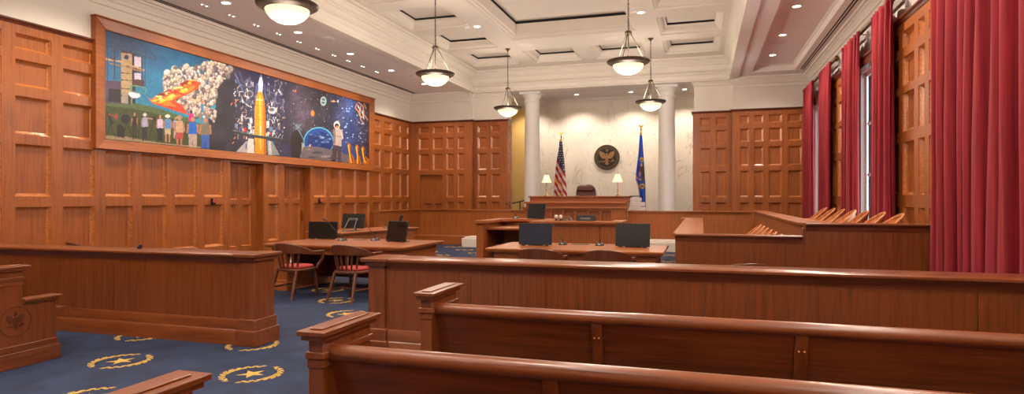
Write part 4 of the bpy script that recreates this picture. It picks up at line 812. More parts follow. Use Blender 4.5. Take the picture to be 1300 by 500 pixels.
((70,110,170),[(0.7314,0.32),(0.7274,0.31),(0.7178,0.302),(0.7083,0.302),(0.7044,0.309),(0.7083,0.319),(0.7178,0.327),(0.7274,0.328)]),
((150,176,200),[(0.7336,0.332),(0.7304,0.32),(0.7229,0.312),(0.7154,0.313),(0.7123,0.323),(0.7154,0.336),(0.7229,0.344),(0.7304,0.342)]),
((34,52,104),[(0.6628,0.306),(0.6604,0.3),(0.6546,0.295),(0.6488,0.295),(0.6464,0.298),(0.6488,0.304),(0.6546,0.308),(0.6604,0.309)]),
((34,52,104),[(0.7093,0.323),(0.7054,0.312),(0.6962,0.304),(0.687,0.304),(0.6832,0.311),(0.687,0.322),(0.6962,0.33),(0.7054,0.33)]),
((34,52,104),[(0.7408,0.217),(0.7367,0.208),(0.7268,0.202),(0.717,0.201),(0.713,0.206),(0.717,0.214),(0.7268,0.221),(0.7367,0.222)]),
((34,52,104),[(0.7024,0.238),(0.6998,0.231),(0.6936,0.226),(0.6874,0.226),(0.6849,0.231),(0.6874,0.238),(0.6936,0.243),(0.6998,0.243)]),
((70,110,170),[(0.7548,0.308),(0.7507,0.299),(0.7411,0.291),(0.7316,0.291),(0.7277,0.297),(0.7316,0.306),(0.7411,0.313),(0.7507,0.314)]),
((124,114,120),[(0.6272,0.155),(0.6653,0.185),(0.7297,0.181),(0.7984,0.159),(0.8626,0.12),(0.9109,-0.002),(0.9109,-0.101),(0.6051,-0.056)]),
((92,84,92),[(0.7255,0.111),(0.7226,0.103),(0.7147,0.094),(0.7033,0.087),(0.6907,0.083),(0.6796,0.083),(0.672,0.086),(0.6692,0.093),(0.672,0.102),(0.6796,0.11),(0.6907,0.117),(0.7033,0.122),(0.7147,0.122),(0.7226,0.118)]),
((160,150,150),[(0.7634,0.066),(0.7609,0.058),(0.7538,0.05),(0.7436,0.044),(0.7324,0.041),(0.7225,0.041),(0.7156,0.045),(0.7132,0.051),(0.7156,0.059),(0.7225,0.066),(0.7324,0.072),(0.7436,0.076),(0.7538,0.076),(0.7609,0.072)]),
((84,76,84),[(0.697,0.035),(0.6946,0.028),(0.6879,0.022),(0.6784,0.017),(0.6679,0.014),(0.6586,0.014),(0.6522,0.016),(0.6499,0.021),(0.6522,0.028),(0.6586,0.034),(0.6679,0.039),(0.6784,0.043),(0.6879,0.043),(0.6946,0.04)]),
((150,140,140),[(0.6653,0.136),(0.6642,0.13),(0.661,0.124),(0.6563,0.12),(0.6512,0.118),(0.6466,0.119),(0.6434,0.122),(0.6423,0.128),(0.6434,0.134),(0.6466,0.139),(0.6512,0.144),(0.6563,0.145),(0.661,0.144),(0.6642,0.141)]),
((96,88,94),[(0.8073,0.055),(0.8047,0.046),(0.7973,0.038),(0.7866,0.031),(0.775,0.028),(0.7646,0.029),(0.7574,0.033),(0.7549,0.04),(0.7574,0.049),(0.7646,0.058),(0.775,0.064),(0.7866,0.068),(0.7973,0.067),(0.8047,0.063)]),
((220,200,196),[(0.663,0.19),(0.6627,0.181),(0.6617,0.174),(0.6603,0.17),(0.6588,0.169),(0.6574,0.172),(0.6564,0.179),(0.6561,0.187),(0.6564,0.196),(0.6574,0.203),(0.6588,0.207),(0.6603,0.208),(0.6617,0.205),(0.6627,0.198)]),
((92,76,86),[(0.7808,0.339),(0.8254,0.346),(0.8254,0.001),(0.8073,-0.004),(0.8046,0.231),(0.794,0.005),(0.7721,0.01)]),
((196,178,172),[(0.7808,0.479),(0.8163,0.513),(0.8346,0.47),(0.8392,0.364),(0.8277,0.335),(0.8277,0.24),(0.783,0.247)]),
((150,134,134),[(0.7808,0.479),(0.794,0.497),(0.794,0.251),(0.7825,0.258)]),
((230,220,210),[(0.8191,0.562),(0.8173,0.535),(0.8122,0.512),(0.805,0.497),(0.7971,0.493),(0.79,0.501),(0.7851,0.519),(0.7834,0.543),(0.7851,0.569),(0.79,0.592),(0.7971,0.608),(0.805,0.612),(0.8122,0.604),(0.8173,0.587)]),
((44,34,30),[(0.8127,0.547),(0.8116,0.53),(0.8083,0.515),(0.8037,0.505),(0.7985,0.503),(0.7939,0.508),(0.7907,0.519),(0.7895,0.535),(0.7907,0.551),(0.7939,0.566),(0.7985,0.576),(0.8037,0.579),(0.8083,0.574),(0.8116,0.562)]),
((206,150,70),[(0.8087,0.528),(0.808,0.519),(0.8061,0.512),(0.8035,0.507),(0.8005,0.505),(0.7978,0.508),(0.796,0.513),(0.7953,0.521),(0.796,0.53),(0.7978,0.537),(0.8005,0.542),(0.8035,0.544),(0.8061,0.541),(0.808,0.536)]),
((60,50,56),[(0.7677,0.009),(0.794,0.028),(0.794,-0.031),(0.7634,-0.015)]),
((60,50,56),[(0.8029,-0.005),(0.83,0.014),(0.8346,-0.033),(0.8029,-0.04)]),
((120,100,104),[(0.7805,0.38),(0.8342,0.38),(0.8349,0.391),(0.7811,0.391)]),
((216,200,192),[(0.8219,0.449),(0.8329,0.359),(0.84,0.367),(0.8289,0.458)]),
((232,146,70),[(0.6826,0.656),(0.6817,0.637),(0.679,0.621),(0.6753,0.611),(0.6711,0.608),(0.6673,0.614),(0.6647,0.627),(0.6638,0.645),(0.6647,0.663),(0.6673,0.68),(0.6711,0.69),(0.6753,0.693),(0.679,0.687),(0.6817,0.674)]),
((170,196,186),[(0.7443,0.873),(0.7427,0.842),(0.7381,0.815),(0.7316,0.797),(0.7244,0.792),(0.718,0.801),(0.7135,0.822),(0.712,0.85),(0.7135,0.88),(0.718,0.907),(0.7244,0.925),(0.7316,0.93),(0.7381,0.922),(0.7427,0.901)]),
((70,120,130),[(0.7388,0.869),(0.7378,0.848),(0.7347,0.83),(0.7304,0.819),(0.7256,0.815),(0.7213,0.821),(0.7183,0.835),(0.7173,0.854),(0.7183,0.874),(0.7213,0.892),(0.7256,0.904),(0.7304,0.907),(0.7347,0.901),(0.7378,0.888)]),
((200,216,206),[(0.7168,0.851),(0.7392,0.855),(0.7401,0.87),(0.7177,0.865)]),
((226,150,70),[(0.7895,0.904),(0.7889,0.896),(0.7872,0.888),(0.7848,0.883),(0.782,0.881),(0.7796,0.883),(0.7779,0.888),(0.7773,0.896),(0.7779,0.904),(0.7796,0.912),(0.782,0.917),(0.7848,0.919),(0.7872,0.917),(0.7889,0.912)]),
((220,190,150),[(0.7676,0.884),(0.7982,0.899),(0.7986,0.908),(0.7679,0.894)]),
((226,226,232),[(0.8118,0.92),(0.8114,0.911),(0.8101,0.904),(0.8083,0.899),(0.8063,0.898),(0.8045,0.9),(0.8033,0.906),(0.8029,0.914),(0.8033,0.922),(0.8045,0.93),(0.8063,0.934),(0.8083,0.936),(0.8101,0.934),(0.8114,0.928)]),
((226,120,70),[(0.5949,0.905),(0.5945,0.899),(0.5933,0.893),(0.5915,0.888),(0.5896,0.887),(0.5879,0.888),(0.5867,0.893),(0.5863,0.899),(0.5867,0.905),(0.5879,0.912),(0.5896,0.916),(0.5915,0.917),(0.5933,0.916),(0.5945,0.912)]),
((206,124,40),[(0.8626,0.277),(0.874,0.318),(0.8845,0.273),(0.8865,0.164),(0.9084,0.047),(0.9159,-0.038),(0.8721,-0.036),(0.8721,0.135)]),
((246,200,80),[(0.8652,0.277),(0.8738,0.134),(0.8799,0.138),(0.8713,0.282)]),
((246,200,80),[(0.8738,0.134),(0.8834,-0.01),(0.8896,-0.006),(0.8799,0.138)]),
((120,60,24),[(0.878,0.258),(0.8809,0.137),(0.8862,0.139),(0.8833,0.261)]),
((120,60,24),[(0.881,0.136),(0.8936,0.017),(0.8988,0.021),(0.8861,0.141)]),
((206,124,40),[(0.9109,0.271),(0.9228,0.313),(0.9339,0.267),(0.9359,0.155),(0.9486,0.033),(0.9563,-0.054),(0.9109,-0.051),(0.9208,0.125)]),
((246,200,80),[(0.9137,0.271),(0.9226,0.124),(0.9291,0.129),(0.9201,0.275)]),
((246,200,80),[(0.9226,0.126),(0.9226,-0.024),(0.9291,-0.022),(0.9291,0.128)]),
((120,60,24),[(0.9271,0.251),(0.9301,0.127),(0.9357,0.13),(0.9326,0.254)]),
((120,60,24),[(0.9301,0.127),(0.9331,0.003),(0.9387,0.005),(0.9357,0.13)]),
((206,124,40),[(0.9486,0.259),(0.961,0.302),(0.9724,0.255),(0.9745,0.141),(1.001,0.085),(1.0091,-0.004),(0.9615,-0.002),(0.9589,0.111)]),
((246,200,80),[(0.9515,0.259),(0.9608,0.11),(0.9674,0.115),(0.9581,0.264)]),
((246,200,80),[(0.9609,0.109),(0.9739,0.024),(0.9803,0.031),(0.9673,0.116)]),
((120,60,24),[(0.9654,0.24),(0.9685,0.114),(0.9742,0.116),(0.9711,0.243)]),
((120,60,24),[(0.9689,0.11),(0.9852,0.051),(0.9902,0.06),(0.9738,0.119)]),
((224,160,112),[(0.918,0.959),(0.9081,0.878),(0.9137,0.877),(0.9237,0.959)]),
((224,160,112),[(0.9088,0.871),(0.9388,0.815),(0.9431,0.829),(0.913,0.885)]),
((224,160,112),[(0.938,0.819),(0.943,0.709),(0.9491,0.714),(0.944,0.825)]),
((224,160,112),[(0.9437,0.706),(0.9642,0.654),(0.9691,0.666),(0.9485,0.718)]),
((224,160,112),[(0.9287,0.984),(0.9593,0.929),(0.9637,0.943),(0.933,0.998)]),
((224,160,112),[(0.9584,0.933),(0.9636,0.81),(0.9698,0.815),(0.9646,0.939)]),
((224,160,112),[(0.9641,0.807),(0.9904,0.732),(0.9956,0.744),(0.9692,0.818)]),
((224,160,112),[(0.9431,0.938),(0.9329,0.781),(0.9389,0.782),(0.9491,0.939)]),
((224,160,112),[(0.9343,0.774),(0.9599,0.751),(0.9631,0.766),(0.9375,0.789)]),
((224,160,112),[(0.9638,0.985),(0.9795,0.907),(0.9853,0.916),(0.9696,0.995)]),
((250,236,220),[(0.9236,0.933),(0.9438,0.846),(0.9484,0.855),(0.9281,0.942)]),
((250,236,220),[(0.9538,0.867),(0.9641,0.734),(0.9692,0.739),(0.9589,0.872)])]
# ------------------------------------------------------------------ camera
cam=bpy.data.cameras.new('camera'); co=bpy.data.objects.new('camera',cam); C.objects.link(co)
co.location=(0,0,1.5); co.rotation_euler=(R(90),0,R(17)); cam.sensor_width=36; cam.lens=36*790/1300; cam.shift_y=1/1300; cam.clip_start=.05
S.camera=co

# ------------------------------------------------------------------ room shell
XL,XR,YB=-9.8,3.0,19.9
def star(cx,cy,r):
    return [(cx+(r if i%2==0 else r*.4)*math.sin(PI*i/5+.3),cy+(r if i%2==0 else r*.4)*math.cos(PI*i/5+.3)) for i in range(10)]
fl=MB(); fl.box(-10.4,3.5,-4.3,24.3,-.2,0)
def motif(cx,cy):
    up=lambda u,v,w:(u,v,w)
    fl.prism(star(cx,cy,.118),up,0,.003,1)
    for i in range(44):
        a=2*PI*i/44
        if abs(math.sin(a))>.985: continue
        big=1.55 if abs(math.cos(a))>.93 else 1.0
        x,y=cx+.232*math.cos(a),cy+.232*math.sin(a)
        t=a+PI/2+(.5 if i%2 else -.5)
        l,w=.031*big,.015*big
        ox,oy=math.cos(a)*(.012 if i%2 else -.012),math.sin(a)*(.012 if i%2 else -.012)
        fl.prism([(x+ox+math.cos(t)*l,y+oy+math.sin(t)*l),(x+ox-math.sin(t)*w,y+oy+math.cos(t)*w),(x+ox-math.cos(t)*l,y+oy-math.sin(t)*l),(x+ox+math.sin(t)*w,y+oy-math.cos(t)*w)],up,0,.003,1)
k=0; y=4.42-.88*4
while y<18.2:
    x=-3.67-1.44*4+(.72 if k%2 else 0)
    while x<0:
        motif(x,y); x+=1.44
    y+=.88; k+=1
struct(fl.build('floor',['carpet','motif'],smooth=0),'navy carpet woven with gold star and laurel wreath motifs')
# outer shell
struct(MB().box(-10.4,-10.15,-4.3,24.3,0,6.6).build('wall_left','plaster',smooth=0))
struct(MB().box(-10.15,3.0,24.02,24.3,0,6.6).build('wall_north','marble',smooth=0))
struct(MB().box(-10.15,3.0,-4.3,-4.0,0,6.6).build('wall_south','plaster',smooth=0))
WIN=[(6.5,8.6),(11.7,13.78),(16.9,18.95)]
wr=MB(); panels(wr,-4.3,24.3,0,6.6,[],[(a,b,.95,3.95) for a,b in WIN],lambda s,z,d:(3.0+d,s,z),PROF,.14)
wr.box(3.15,3.5,-4.3,24.3,5.0,6.6)
struct(wr.build('wall_right','plaster',smooth=0))
ov=MB(); panels(ov,-4.3,24.3,0,6.6,[],[(a,b,.95,3.95) for a,b in WIN],lambda s,z,d:(3.14+d,s,z),PROF,.05)
struct(ov.build('wall_right_outer','plaster',smooth=0))
struct(MB().box(-10.4,3.5,-4.3,24.3,6.6,6.8).build('ceiling_roof','ceil',smooth=0))
# left wall: plaster above, panelling with door recesses below
struct(MB().box(-10.15,XL-.04,-4,YB+.05,4.0,5.3).build('wall_left_upper','plaster',smooth=0))
R1,R2,R3,R4,R5=(3.73,3.97),(3.18,3.58),(2.46,3.03),(1.52,2.31),(.48,1.36)
nearc=[(1.6+.73*i,1.6+.73*i+.54) for i in range(8)]; nearc=[(6.71-.73*i,6.71-.73*i+.54) for i in range(-1,10)]
nearc=[(a,min(b,7.98)) for a,b in nearc if a>-2]
under=[(8.18,8.71),(8.90,9.46),(9.65,10.21),(10.40,10.94),(12.38,12.75),(14.19,14.77),(14.92,15.51),(15.67,16.29),(16.44,17.04)]
far=[(17.25,17.78),(17.98,18.52),(18.76,19.17),(19.31,19.73)]
pl=[(a,b)+r for a,b in nearc+far for r in (R1,R2,R3,R4,R5)]+[(a,b)+r for a,b in under for r in (R4,R5)]
DO=[(11.14,12.2,0,2.29),(12.96,14.02,0,2.29)]
mfL=lambda s,z,d:(XL-d,s,z)
wl=MB(); panels(wl,-4,YB,0,4.13,pl,DO,mfL,PROF,.26,mr=1)
struct(wl.build('trim_1',['wz','wm'],smooth=0),'cherry wood panelling along the left wall')
for i,(a,b,z0,z1) in enumerate(DO):
    d=MB(); w=b-a
    cs=[(a+.16,a+w*.5-.07),(a+w*.5+.07,b-.16)]
    panels(d,a,b,z0+.005,z1,[c+r for c in cs for r in ((1.46,2.2),(.4,1.35))],[],lambda s,z,dd:(XL-.21-dd,s,z),PROF,mr=1)
    d.box(XL-.27,XL-.255,a,b,.005,z1)
    do=struct(d.build('door_%d'%(i+1),['wz','wm'],smooth=0),'four-panelled wooden door set back in the left wall, '+('nearer one' if i==0 else 'farther one'))
    hy=a+.06 if i==0 else b-.09
    h=MB(); h.box(XL-.21,XL-.2,hy-.035,hy+.035,.90,1.16); h.tube([(XL-.2,hy,1.07),(XL-.155,hy,1.07),(XL-.15,hy+(.1 if i==0 else -.1),1.07)],.016); h.lathe([(.02,0),(.02,.01)],(0,0),8)
    h.v=h.v[:-16]; h.f=h.f[:-8]; h.m=h.m[:-8]
    h.build('handle','brass',do)
# dark cap moulding on top of the panelling
CAPP=[(-.04,4.1),(.0,4.1),(.015,4.1),(.025,4.125),(.05,4.14),(.05,4.165),(-.04,4.165)]
struct(MB().sweep(CAPP,[(XL,7.94),(XL,-4)],solid=True).sweep(CAPP,[(-6.3,20.6),(-6.3,20.1),(-7.5,20.1),(-7.5,YB),(XL,YB),(XL,17.24)],solid=True).sweep(CAPP,[(XR,YB),(.86,YB),(.86,20.1),(-.28,20.1),(-.28,20.6)],solid=True).build('trim_2','dark_trim',smooth=0))
# back wall panelling
def rows(cs,zs=(R1,R2,R3,R4,R5)): return [c+r for c in cs for r in zs]
bl=MB()
mfB=lambda Y:(lambda s,z,d:(s,Y+d,z))
c1=[(-9.5,-9.12),(-8.97,-8.6)]; c2=[(-8.46,-8.19),(-8.05,-7.8)]
panels(bl,XL,-7.5,0,4.13,rows(c1,(R1,R2,R3))+rows(c2),[(-9.46,-8.6,0,2.3)],mfB(YB),PROF,.16,mr=1)
panels(bl,-7.5,-6.3,0,4.13,rows([(-7.38,-7.06),(-6.9,-6.58)]),[],mfB(20.1),PROF,mr=1)
panels(bl,20.1,20.6,0,4.13,rows([(20.22,20.46)]),[],lambda s,z,d:(-6.3-d,s,z),PROF,mr=1)
bl.add([(-7.5,YB,0),(-7.5,20.1,0),(-7.5,20.1,4.13),(-7.5,YB,4.13)],[(0,1,2,3)])
bl.add([(-6.3,20.6,0),(-6.9,20.6,0),(-6.9,20.6,4.13),(-6.3,20.6,4.13)],[(0,1,2,3)])
struct(bl.build('trim_3',['wz','wm'],smooth=0),'cherry wood panelling on the back wall left of the columns')
d=MB(); panels(d,-9.46,-8.6,.005,2.295,[(-9.36,-9.08,.4,1.3),(-8.98,-8.7,.4,1.3)],[],mfB(YB+.13),PROF); d.box(-9.46,-8.6,YB+.19,YB+.2,.005,2.295)
struct(d.build('door_3','wz',smooth=0),'plain wooden door sunk in the back wall panelling')
br=MB()
panels(br,.86,XR,0,4.13,rows([(1.08,1.34),(1.48,1.74),(1.89,2.25),(2.42,2.79)]),[],mfB(YB),PROF,mr=1)
panels(br,-.28,.86,0,4.13,rows([(-.07,.24),(.40,.71)]),[],mfB(20.1),PROF,mr=1)
br.add([(.86,YB,0),(.86,20.1,0),(.86,20.1,4.13),(.86,YB,4.13)],[(0,1,2,3)]); br.add([(-.28,20.1,0),(-.28,20.6,0),(-.28,20.6,4.13),(-.28,20.1,4.13)],[(0,1,2,3)]); br.add([(-.28,20.6,0),(.3,20.6,0),(.3,20.6,4.13),(-.28,20.6,4.13)],[(0,1,2,3)])
struct(br.build('trim_4',['wz','wm'],smooth=0),'cherry wood panelling on the back wall right of the columns')
up=MB()
up.box(XL-.3,-7.54,YB+.03,20.7,4.0,5.3); up.box(-7.54,-6.34,20.13,20.7,4.0,5.3); up.box(.9,XR,YB+.03,20.7,4.0,5.3); up.box(-.24,.9,20.13,20.7,4.0,5.3)
up.box(XL-.3,-6.9,20.25,20.66,0,4.0); up.box(.3,XR,20.25,20.66,0,4.0)
PIL=[(0,4.94),(.03,4.96),(.03,5.0),(.06,5.03),(.08,5.06),(.08,5.12),(0,5.12)]
up.sweep(PIL,[(-6.34,20.7),(-6.34,20.13),(-7.54,20.13),(-7.54,YB+.03)],solid=True); up.sweep(PIL,[(.9,YB+.03),(.9,20.13),(-.24,20.13),(-.24,20.7)],solid=True)
struct(up.build('wall_back','plaster',smooth=0))
# right wall panelled piers between the windows
rp=MB()
def pier(a,b,cols):
    panels(rp,a,b,0,4.2,rows(cols,((3.78,4.02),(3.2,3.63),(2.5,3.08),(1.54,2.34),(.48,1.36))),[],lambda s,z,d:(2.92+d,s,z),PROF,mr=2)
    rp.add([(2.92,a,0),(3.0,a,0),(3.0,a,4.2),(2.92,a,4.2)],[(0,1,2,3)]); rp.add([(2.92,b,0),(3.0,b,0),(3.0,b,4.2),(2.92,b,4.2)],[(0,1,2,3)])
    rp.sweep([(-.03,4.16),(.01,4.16),(.03,4.2),(.05,4.22),(.05,4.25),(-.03,4.25)],[(2.92,a),(2.92,b)],1,True)
pier(8.75,11.6,[(9.26,9.66),(9.82,10.09),(10.27,10.81),(11.0,11.5)]); pier(14.0,16.8,[(14.5,14.98),(15.14,15.55),(15.72,16.1),(16.25,16.65)]); pier(3.9,6.4,[(4.1,4.7),(4.85,5.45),(5.6,6.2)])
struct(rp.build('trim_5',['wz','dark_trim','wm'],smooth=0),'cherry wood panelled piers between the right wall windows')
for i,(a,b) in enumerate(WIN):
    f=MB(); t=.11
    f.box(2.88,2.998,a-.1,a,.85,3.95); f.box(2.9,2.998,b,b+.05,.85,3.95); f.box(2.88,2.998,a-.1,b+.1,3.95,4.1); f.box(2.86,2.998,a-.13,b+.13,4.1,4.15); f.box(2.84,3.1,a-.13,b+.13,.86,.95)
    fw=struct(f.build('window_%d'%(i+1),'dark_trim',bevel=.006),('tall window behind the wide near curtain','tall window lit by daylight between the two middle curtains','tall window between the two farthest curtains')[i])
    s=MB(); s.box(3.09,3.13,a,a+.05,.95,3.95); s.box(3.09,3.13,b-.03,b,.95,3.95); s.box(3.09,3.13,a,b,3.88,3.95); s.box(3.09,3.13,a,b,.95,1.03)
    for z in (1.95,2.95): s.box(3.095,3.125,a+.07,b-.07,z-.025,z+.025)
    s.box(3.095,3.125,(a+b)/2-.03,(a+b)/2+.03,1.03,3.88)
    s.build('window_sash','white',fw,bevel=.004)
    MB().box(3.108,3.112,a+.05,b-.05,1.0,3.92).build('pane','glass',fw,smooth=0)
# alcove behind the columns
struct(MB().box(-6.45,.25,23.93,24.02,.6,5.5).build('wall_marble','marble',smooth=0),'cream veined marble wall behind the judge')
struct(MB().box(-9.0,-6.45,23.9,24.02,.6,5.5).box(-9.2,-9.0,20.66,24,.6,5.5).build('wall_alcove','yellow',smooth=0),'ochre painted wall left of the marble')
struct(MB().box(.25,.4,20.7,24,.6,5.5).build('wall_alcove_right','marble',smooth=0))
struct(MB().box(-9.2,.4,20.9,24.02,5.36,5.5).build('ceiling_alcove','soffit',smooth=0))
struct(MB().box(-9.2,.4,18.56,24.0,.001,.6).build('floor_platform','carpet',smooth=0))
struct(MB().sweep([(0,5.16),(.02,5.18),(.02,5.22),(.06,5.28),(.08,5.30),(.08,5.36),(0,5.36)],[(.25,23.93),(-6.45,23.93)],solid=True).sweep([(0,5.16),(.02,5.18),(.02,5.22),(.06,5.28),(.08,5.30),(.08,5.36),(0,5.36)],[(-6.45,23.9),(-9.0,23.9)],solid=True).build('trim_6','ceil',smooth=0))
for x,l in ((-5.56,'white round column left of the bench, beside the striped flag'),(-1.09,'white round column right of the bench, beside the blue flag')):
    t=T('column',l,'column',(x,20.55,.6),group='columns in front of the marble wall')
    MB().lathe([(.265,.16),(.272,.9),(.272,1.6),(.262,2.6),(.245,4.12),(.27,4.13),(.275,4.15),(.27,4.17),(.25,4.18),(.25,4.26)],(0,0),40).build('shaft','column',t)
    b=MB(); b.box(-.36,.36,-.36,.36,0,.09); b.lathe([(.34,.09),(.36,.12),(.34,.15),(.29,.16),(.265,.18)],(0,0),40); b.build('base','column',t)
    c=MB(); c.lathe([(.25,4.26),(.26,4.28),(.31,4.34),(.33,4.38),(.33,4.40)],(0,0),40); c.box(-.36,.36,-.36,.36,4.40,4.5); c.build('capital','column',t)
# ceilings
XI0,XI1=-7.5,.86
sl=MB(); sl.box(XL-.04,XI0,-4,YB+.05,5.12,5.3)
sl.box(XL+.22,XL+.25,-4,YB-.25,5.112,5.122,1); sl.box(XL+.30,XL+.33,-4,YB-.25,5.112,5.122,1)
struct(sl.build('ceiling_left','soffit' and ['soffit','slot'],smooth=0),'lowered ceiling strip along the left wall')
sr=MB()
panels(sr,XI1,XR,-4,YB+.05,[(1.38,2.5,-3.5,19.2)],[],lambda s,z,d:(s,z,5.12+d),[(0,0),(.0,.16),(.03,.18),(.05,.2)])
sr.box(2.64,2.665,-4,19.1,5.11,5.121,1); sr.box(2.70,2.725,-4,19.1,5.11,5.121,1); sr.box(2.60,2.765,-4,19.15,5.115,5.1195)
struct(sr.build('ceiling_right',['soffit','slot'],smooth=0),'lowered ceiling strip with a tray along the right wall')
CR=[(0,4.80),(.03,4.81),(.03,4.85),(.015,4.86),(.015,4.90),(.05,4.92),(.05,4.95),(.10,5.02),(.13,5.04),(.13,5.065),(.18,5.075),(.18,5.12),(0,5.12)]
struct(MB().sweep(CR,[(-7.54,YB+.03),(XL-.04,YB+.03),(XL-.04,-4)],solid=True).sweep(CR,[(XR,-4),(XR,YB+.03),(.9,YB+.03)],solid=True).build('trim_7','ceil',smooth=0))
FA=[(-.16,5.12),(-.16,5.07),(.09,5.07),(.09,5.11),(.05,5.13),(.04,5.15),(.04,5.25),(.10,5.28),(.12,5.31),(.12,5.34),(.07,5.35),(.0,5.36),(0,5.56),(.05,5.575),(.05,5.61),(.08,5.62),(.14,5.69),(.17,5.71),(.17,5.735),(.23,5.75),(.23,5.8)]
struct(MB().sweep(FA,[(XI1,-4),(XI1,19.98),(XI0,19.98),(XI0,-4)]).build('trim_8','ceil',smooth=0))
struct(MB().box(XI0-.1,XI1+.1,19.99,20.95,5.1,6.55).box(XI0-.15,XI0-.02,-4,20,5.12,6.55).box(XI1+.02,XI1+.15,-4,20,5.12,6.55).build('trim_9','ceil',smooth=0))
cc=MB()
rowsY=[(17.5,19.2),(15.2,16.9),(12.9,14.6),(10.6,12.3),(8.3,10.0),(6.0,7.7),(3.7,5.4)]
small=[(-7.15,-5.58,a,b) for a,b in rowsY]+[(-1.05,.47,a,b) for a,b in rowsY]+[(-5.05,-3.58,17.5,19.2),(-3.1,-1.6,17.5,19.2)]
mfC=lambda s,z,d:(s,z,5.8+d)
panels(cc,XI0,XI1,-4,19.98,[],[(-4.98,-1.62,3.4,16.3)]+small,mfC,PROF,0)
CP=[(0,0),(0,.03),(.05,.045),(.09,.08),(.13,.17),(.17,.19),(.17,.21)]
def coffer(r,pr,slotw,deep):
    prev=None
    for ins,dep in pr:
        cur=[mfC(u,v,dep) for u,v in ((r[0]+ins,r[2]+ins),(r[1]-ins,r[2]+ins),(r[1]-ins,r[3]-ins),(r[0]+ins,r[3]-ins))]
        if prev:
            for k in range(4): cc.add([prev[k],prev[(k+1)%4],cur[(k+1)%4],cur[k]],[(0,1,2,3)])
        prev=cur
    i,d=pr[-1]
    x0,x1,y0,y1=r[0]+i,r[1]-i,r[2]+i,r[3]-i
    z=5.8+d
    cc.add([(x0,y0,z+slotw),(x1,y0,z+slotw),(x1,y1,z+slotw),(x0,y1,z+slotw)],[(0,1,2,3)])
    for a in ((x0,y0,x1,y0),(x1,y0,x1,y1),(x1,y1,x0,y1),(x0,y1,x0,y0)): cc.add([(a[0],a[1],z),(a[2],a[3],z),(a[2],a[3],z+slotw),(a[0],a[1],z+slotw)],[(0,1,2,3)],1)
for r in small: coffer(r,CP,.052,0)
coffer((-4.98,-1.62,3.4,16.3),[(0,0),(.03,.02),(.05,.06),(.09,.08),(.1,.12),(.14,.14),(.16,.40)],.07,0)
struct(cc.build('ceiling','ceil' and ['ceil','slot'],smooth=0),'white coffered ceiling')
# ------------------------------------------------------------------ lamps
def spot(x,y,z,e,ang=140,blend=.6,col=(1,.875,.74),r=.06,tx=None):
    l=bpy.data.lights.new('downlight_and_fill_beam','SPOT'); l.energy=e; l.spot_size=R(ang); l.spot_blend=blend; l.color=col; l.shadow_soft_size=r
    o=bpy.data.objects.new('downlight_and_fill_beam',l); C.objects.link(o); o.location=(x,y,z)
    if tx:
        o.rotation_euler=(Vector(tx)-Vector((x,y,z))).to_track_quat('-Z','Y').to_euler()
    return o
def point(x,y,z,e,col=(1,.875,.74),r=.15):
    l=bpy.data.lights.new('bulb','POINT'); l.energy=e; l.color=col; l.shadow_soft_size=r  # also used for the added fill points under the bowls
    o=bpy.data.objects.new('bulb',l); C.objects.link(o); o.location=(x,y,z); return o
def downlight_proto(name='recessed_downlight',r=.09):
    t=T(name,'','light',(0,0,0))
    MB().lathe([(r*.86,-.002),(r*.9,-.012),(r*1.12,-.008),(r*1.16,0)],(0,0),20).build('trim_ring','white',t)
    MB().lathe([(0,-.004),(r*.6,-.005),(r*.88,-.003)],(0,0),20).build('lens','lens',t)
    return t
dl=downlight_proto(); first=[True]
def downlight(x,y,z,label,group,e,ang=140,**k):
    if first[0]: dl.location=(x,y,z); dl['label']=label; dl['group']=group; first[0]=False
    else: dup(dl,(x,y,z),label,group=group)
    spot(x,y,z-.04,e,ang,**k)
ORD=['first','second','third','fourth','fifth','sixth','seventh','eighth','ninth','tenth','eleventh']
EL,ER,EA,EC=PW['left'],PW['right'],PW['alcove'],PW['centre']
for i,y in enumerate((18.08,15.9,13.76,11.64,9.49)):
    downlight(-8.45,y,5.12,'%s round downlight from the back wall in the left ceiling strip'%ORD[i],'downlights in the left ceiling strip',EL)
for y in (7.3,5.2,3.0,.8,-1.6): spot(-8.45,y,5.05,EL)  # more downlights out of view towards the gallery, added for fill
for i,y in enumerate((17.95,15.8,13.52)):
    downlight(1.8,y,5.32,'%s round downlight from the back wall in the right ceiling tray'%ORD[i],'downlights in the right ceiling tray',ER)
for y in (11.3,9.1,6.9,4.7,2.5,.3,-2): spot(1.8,y,5.24,ER)  # row carried on out of view, added as fill
for i,x in enumerate((-6.47,-4.49,-2.49,-.6)):
    downlight(x,22.95,5.36,('alcove downlight above the ochre wall','alcove downlight above the left part of the marble wall','alcove downlight above the seal, right of centre','alcove downlight right of the right column')[i],'downlights in the alcove ceiling',EA,130)
for x,l in ((-5.41,'round downlight on the ceiling beam left of the big coffer'),(-1.36,'round downlight on the ceiling beam right of the big coffer')):
    downlight(x,14.68,5.8,l,'downlights on the coffer beams',EC)
for x in (-5.41,-1.36):
    for y in (9.6,4.6,-.2): spot(x,y,5.75,EC)  # unseen beam spots put in as fill
for x in (-3.35,): 
    for y in (2.0,-1.5): spot(x,y,5.75,EC)  # extra unseen pair over the gallery, added for fill
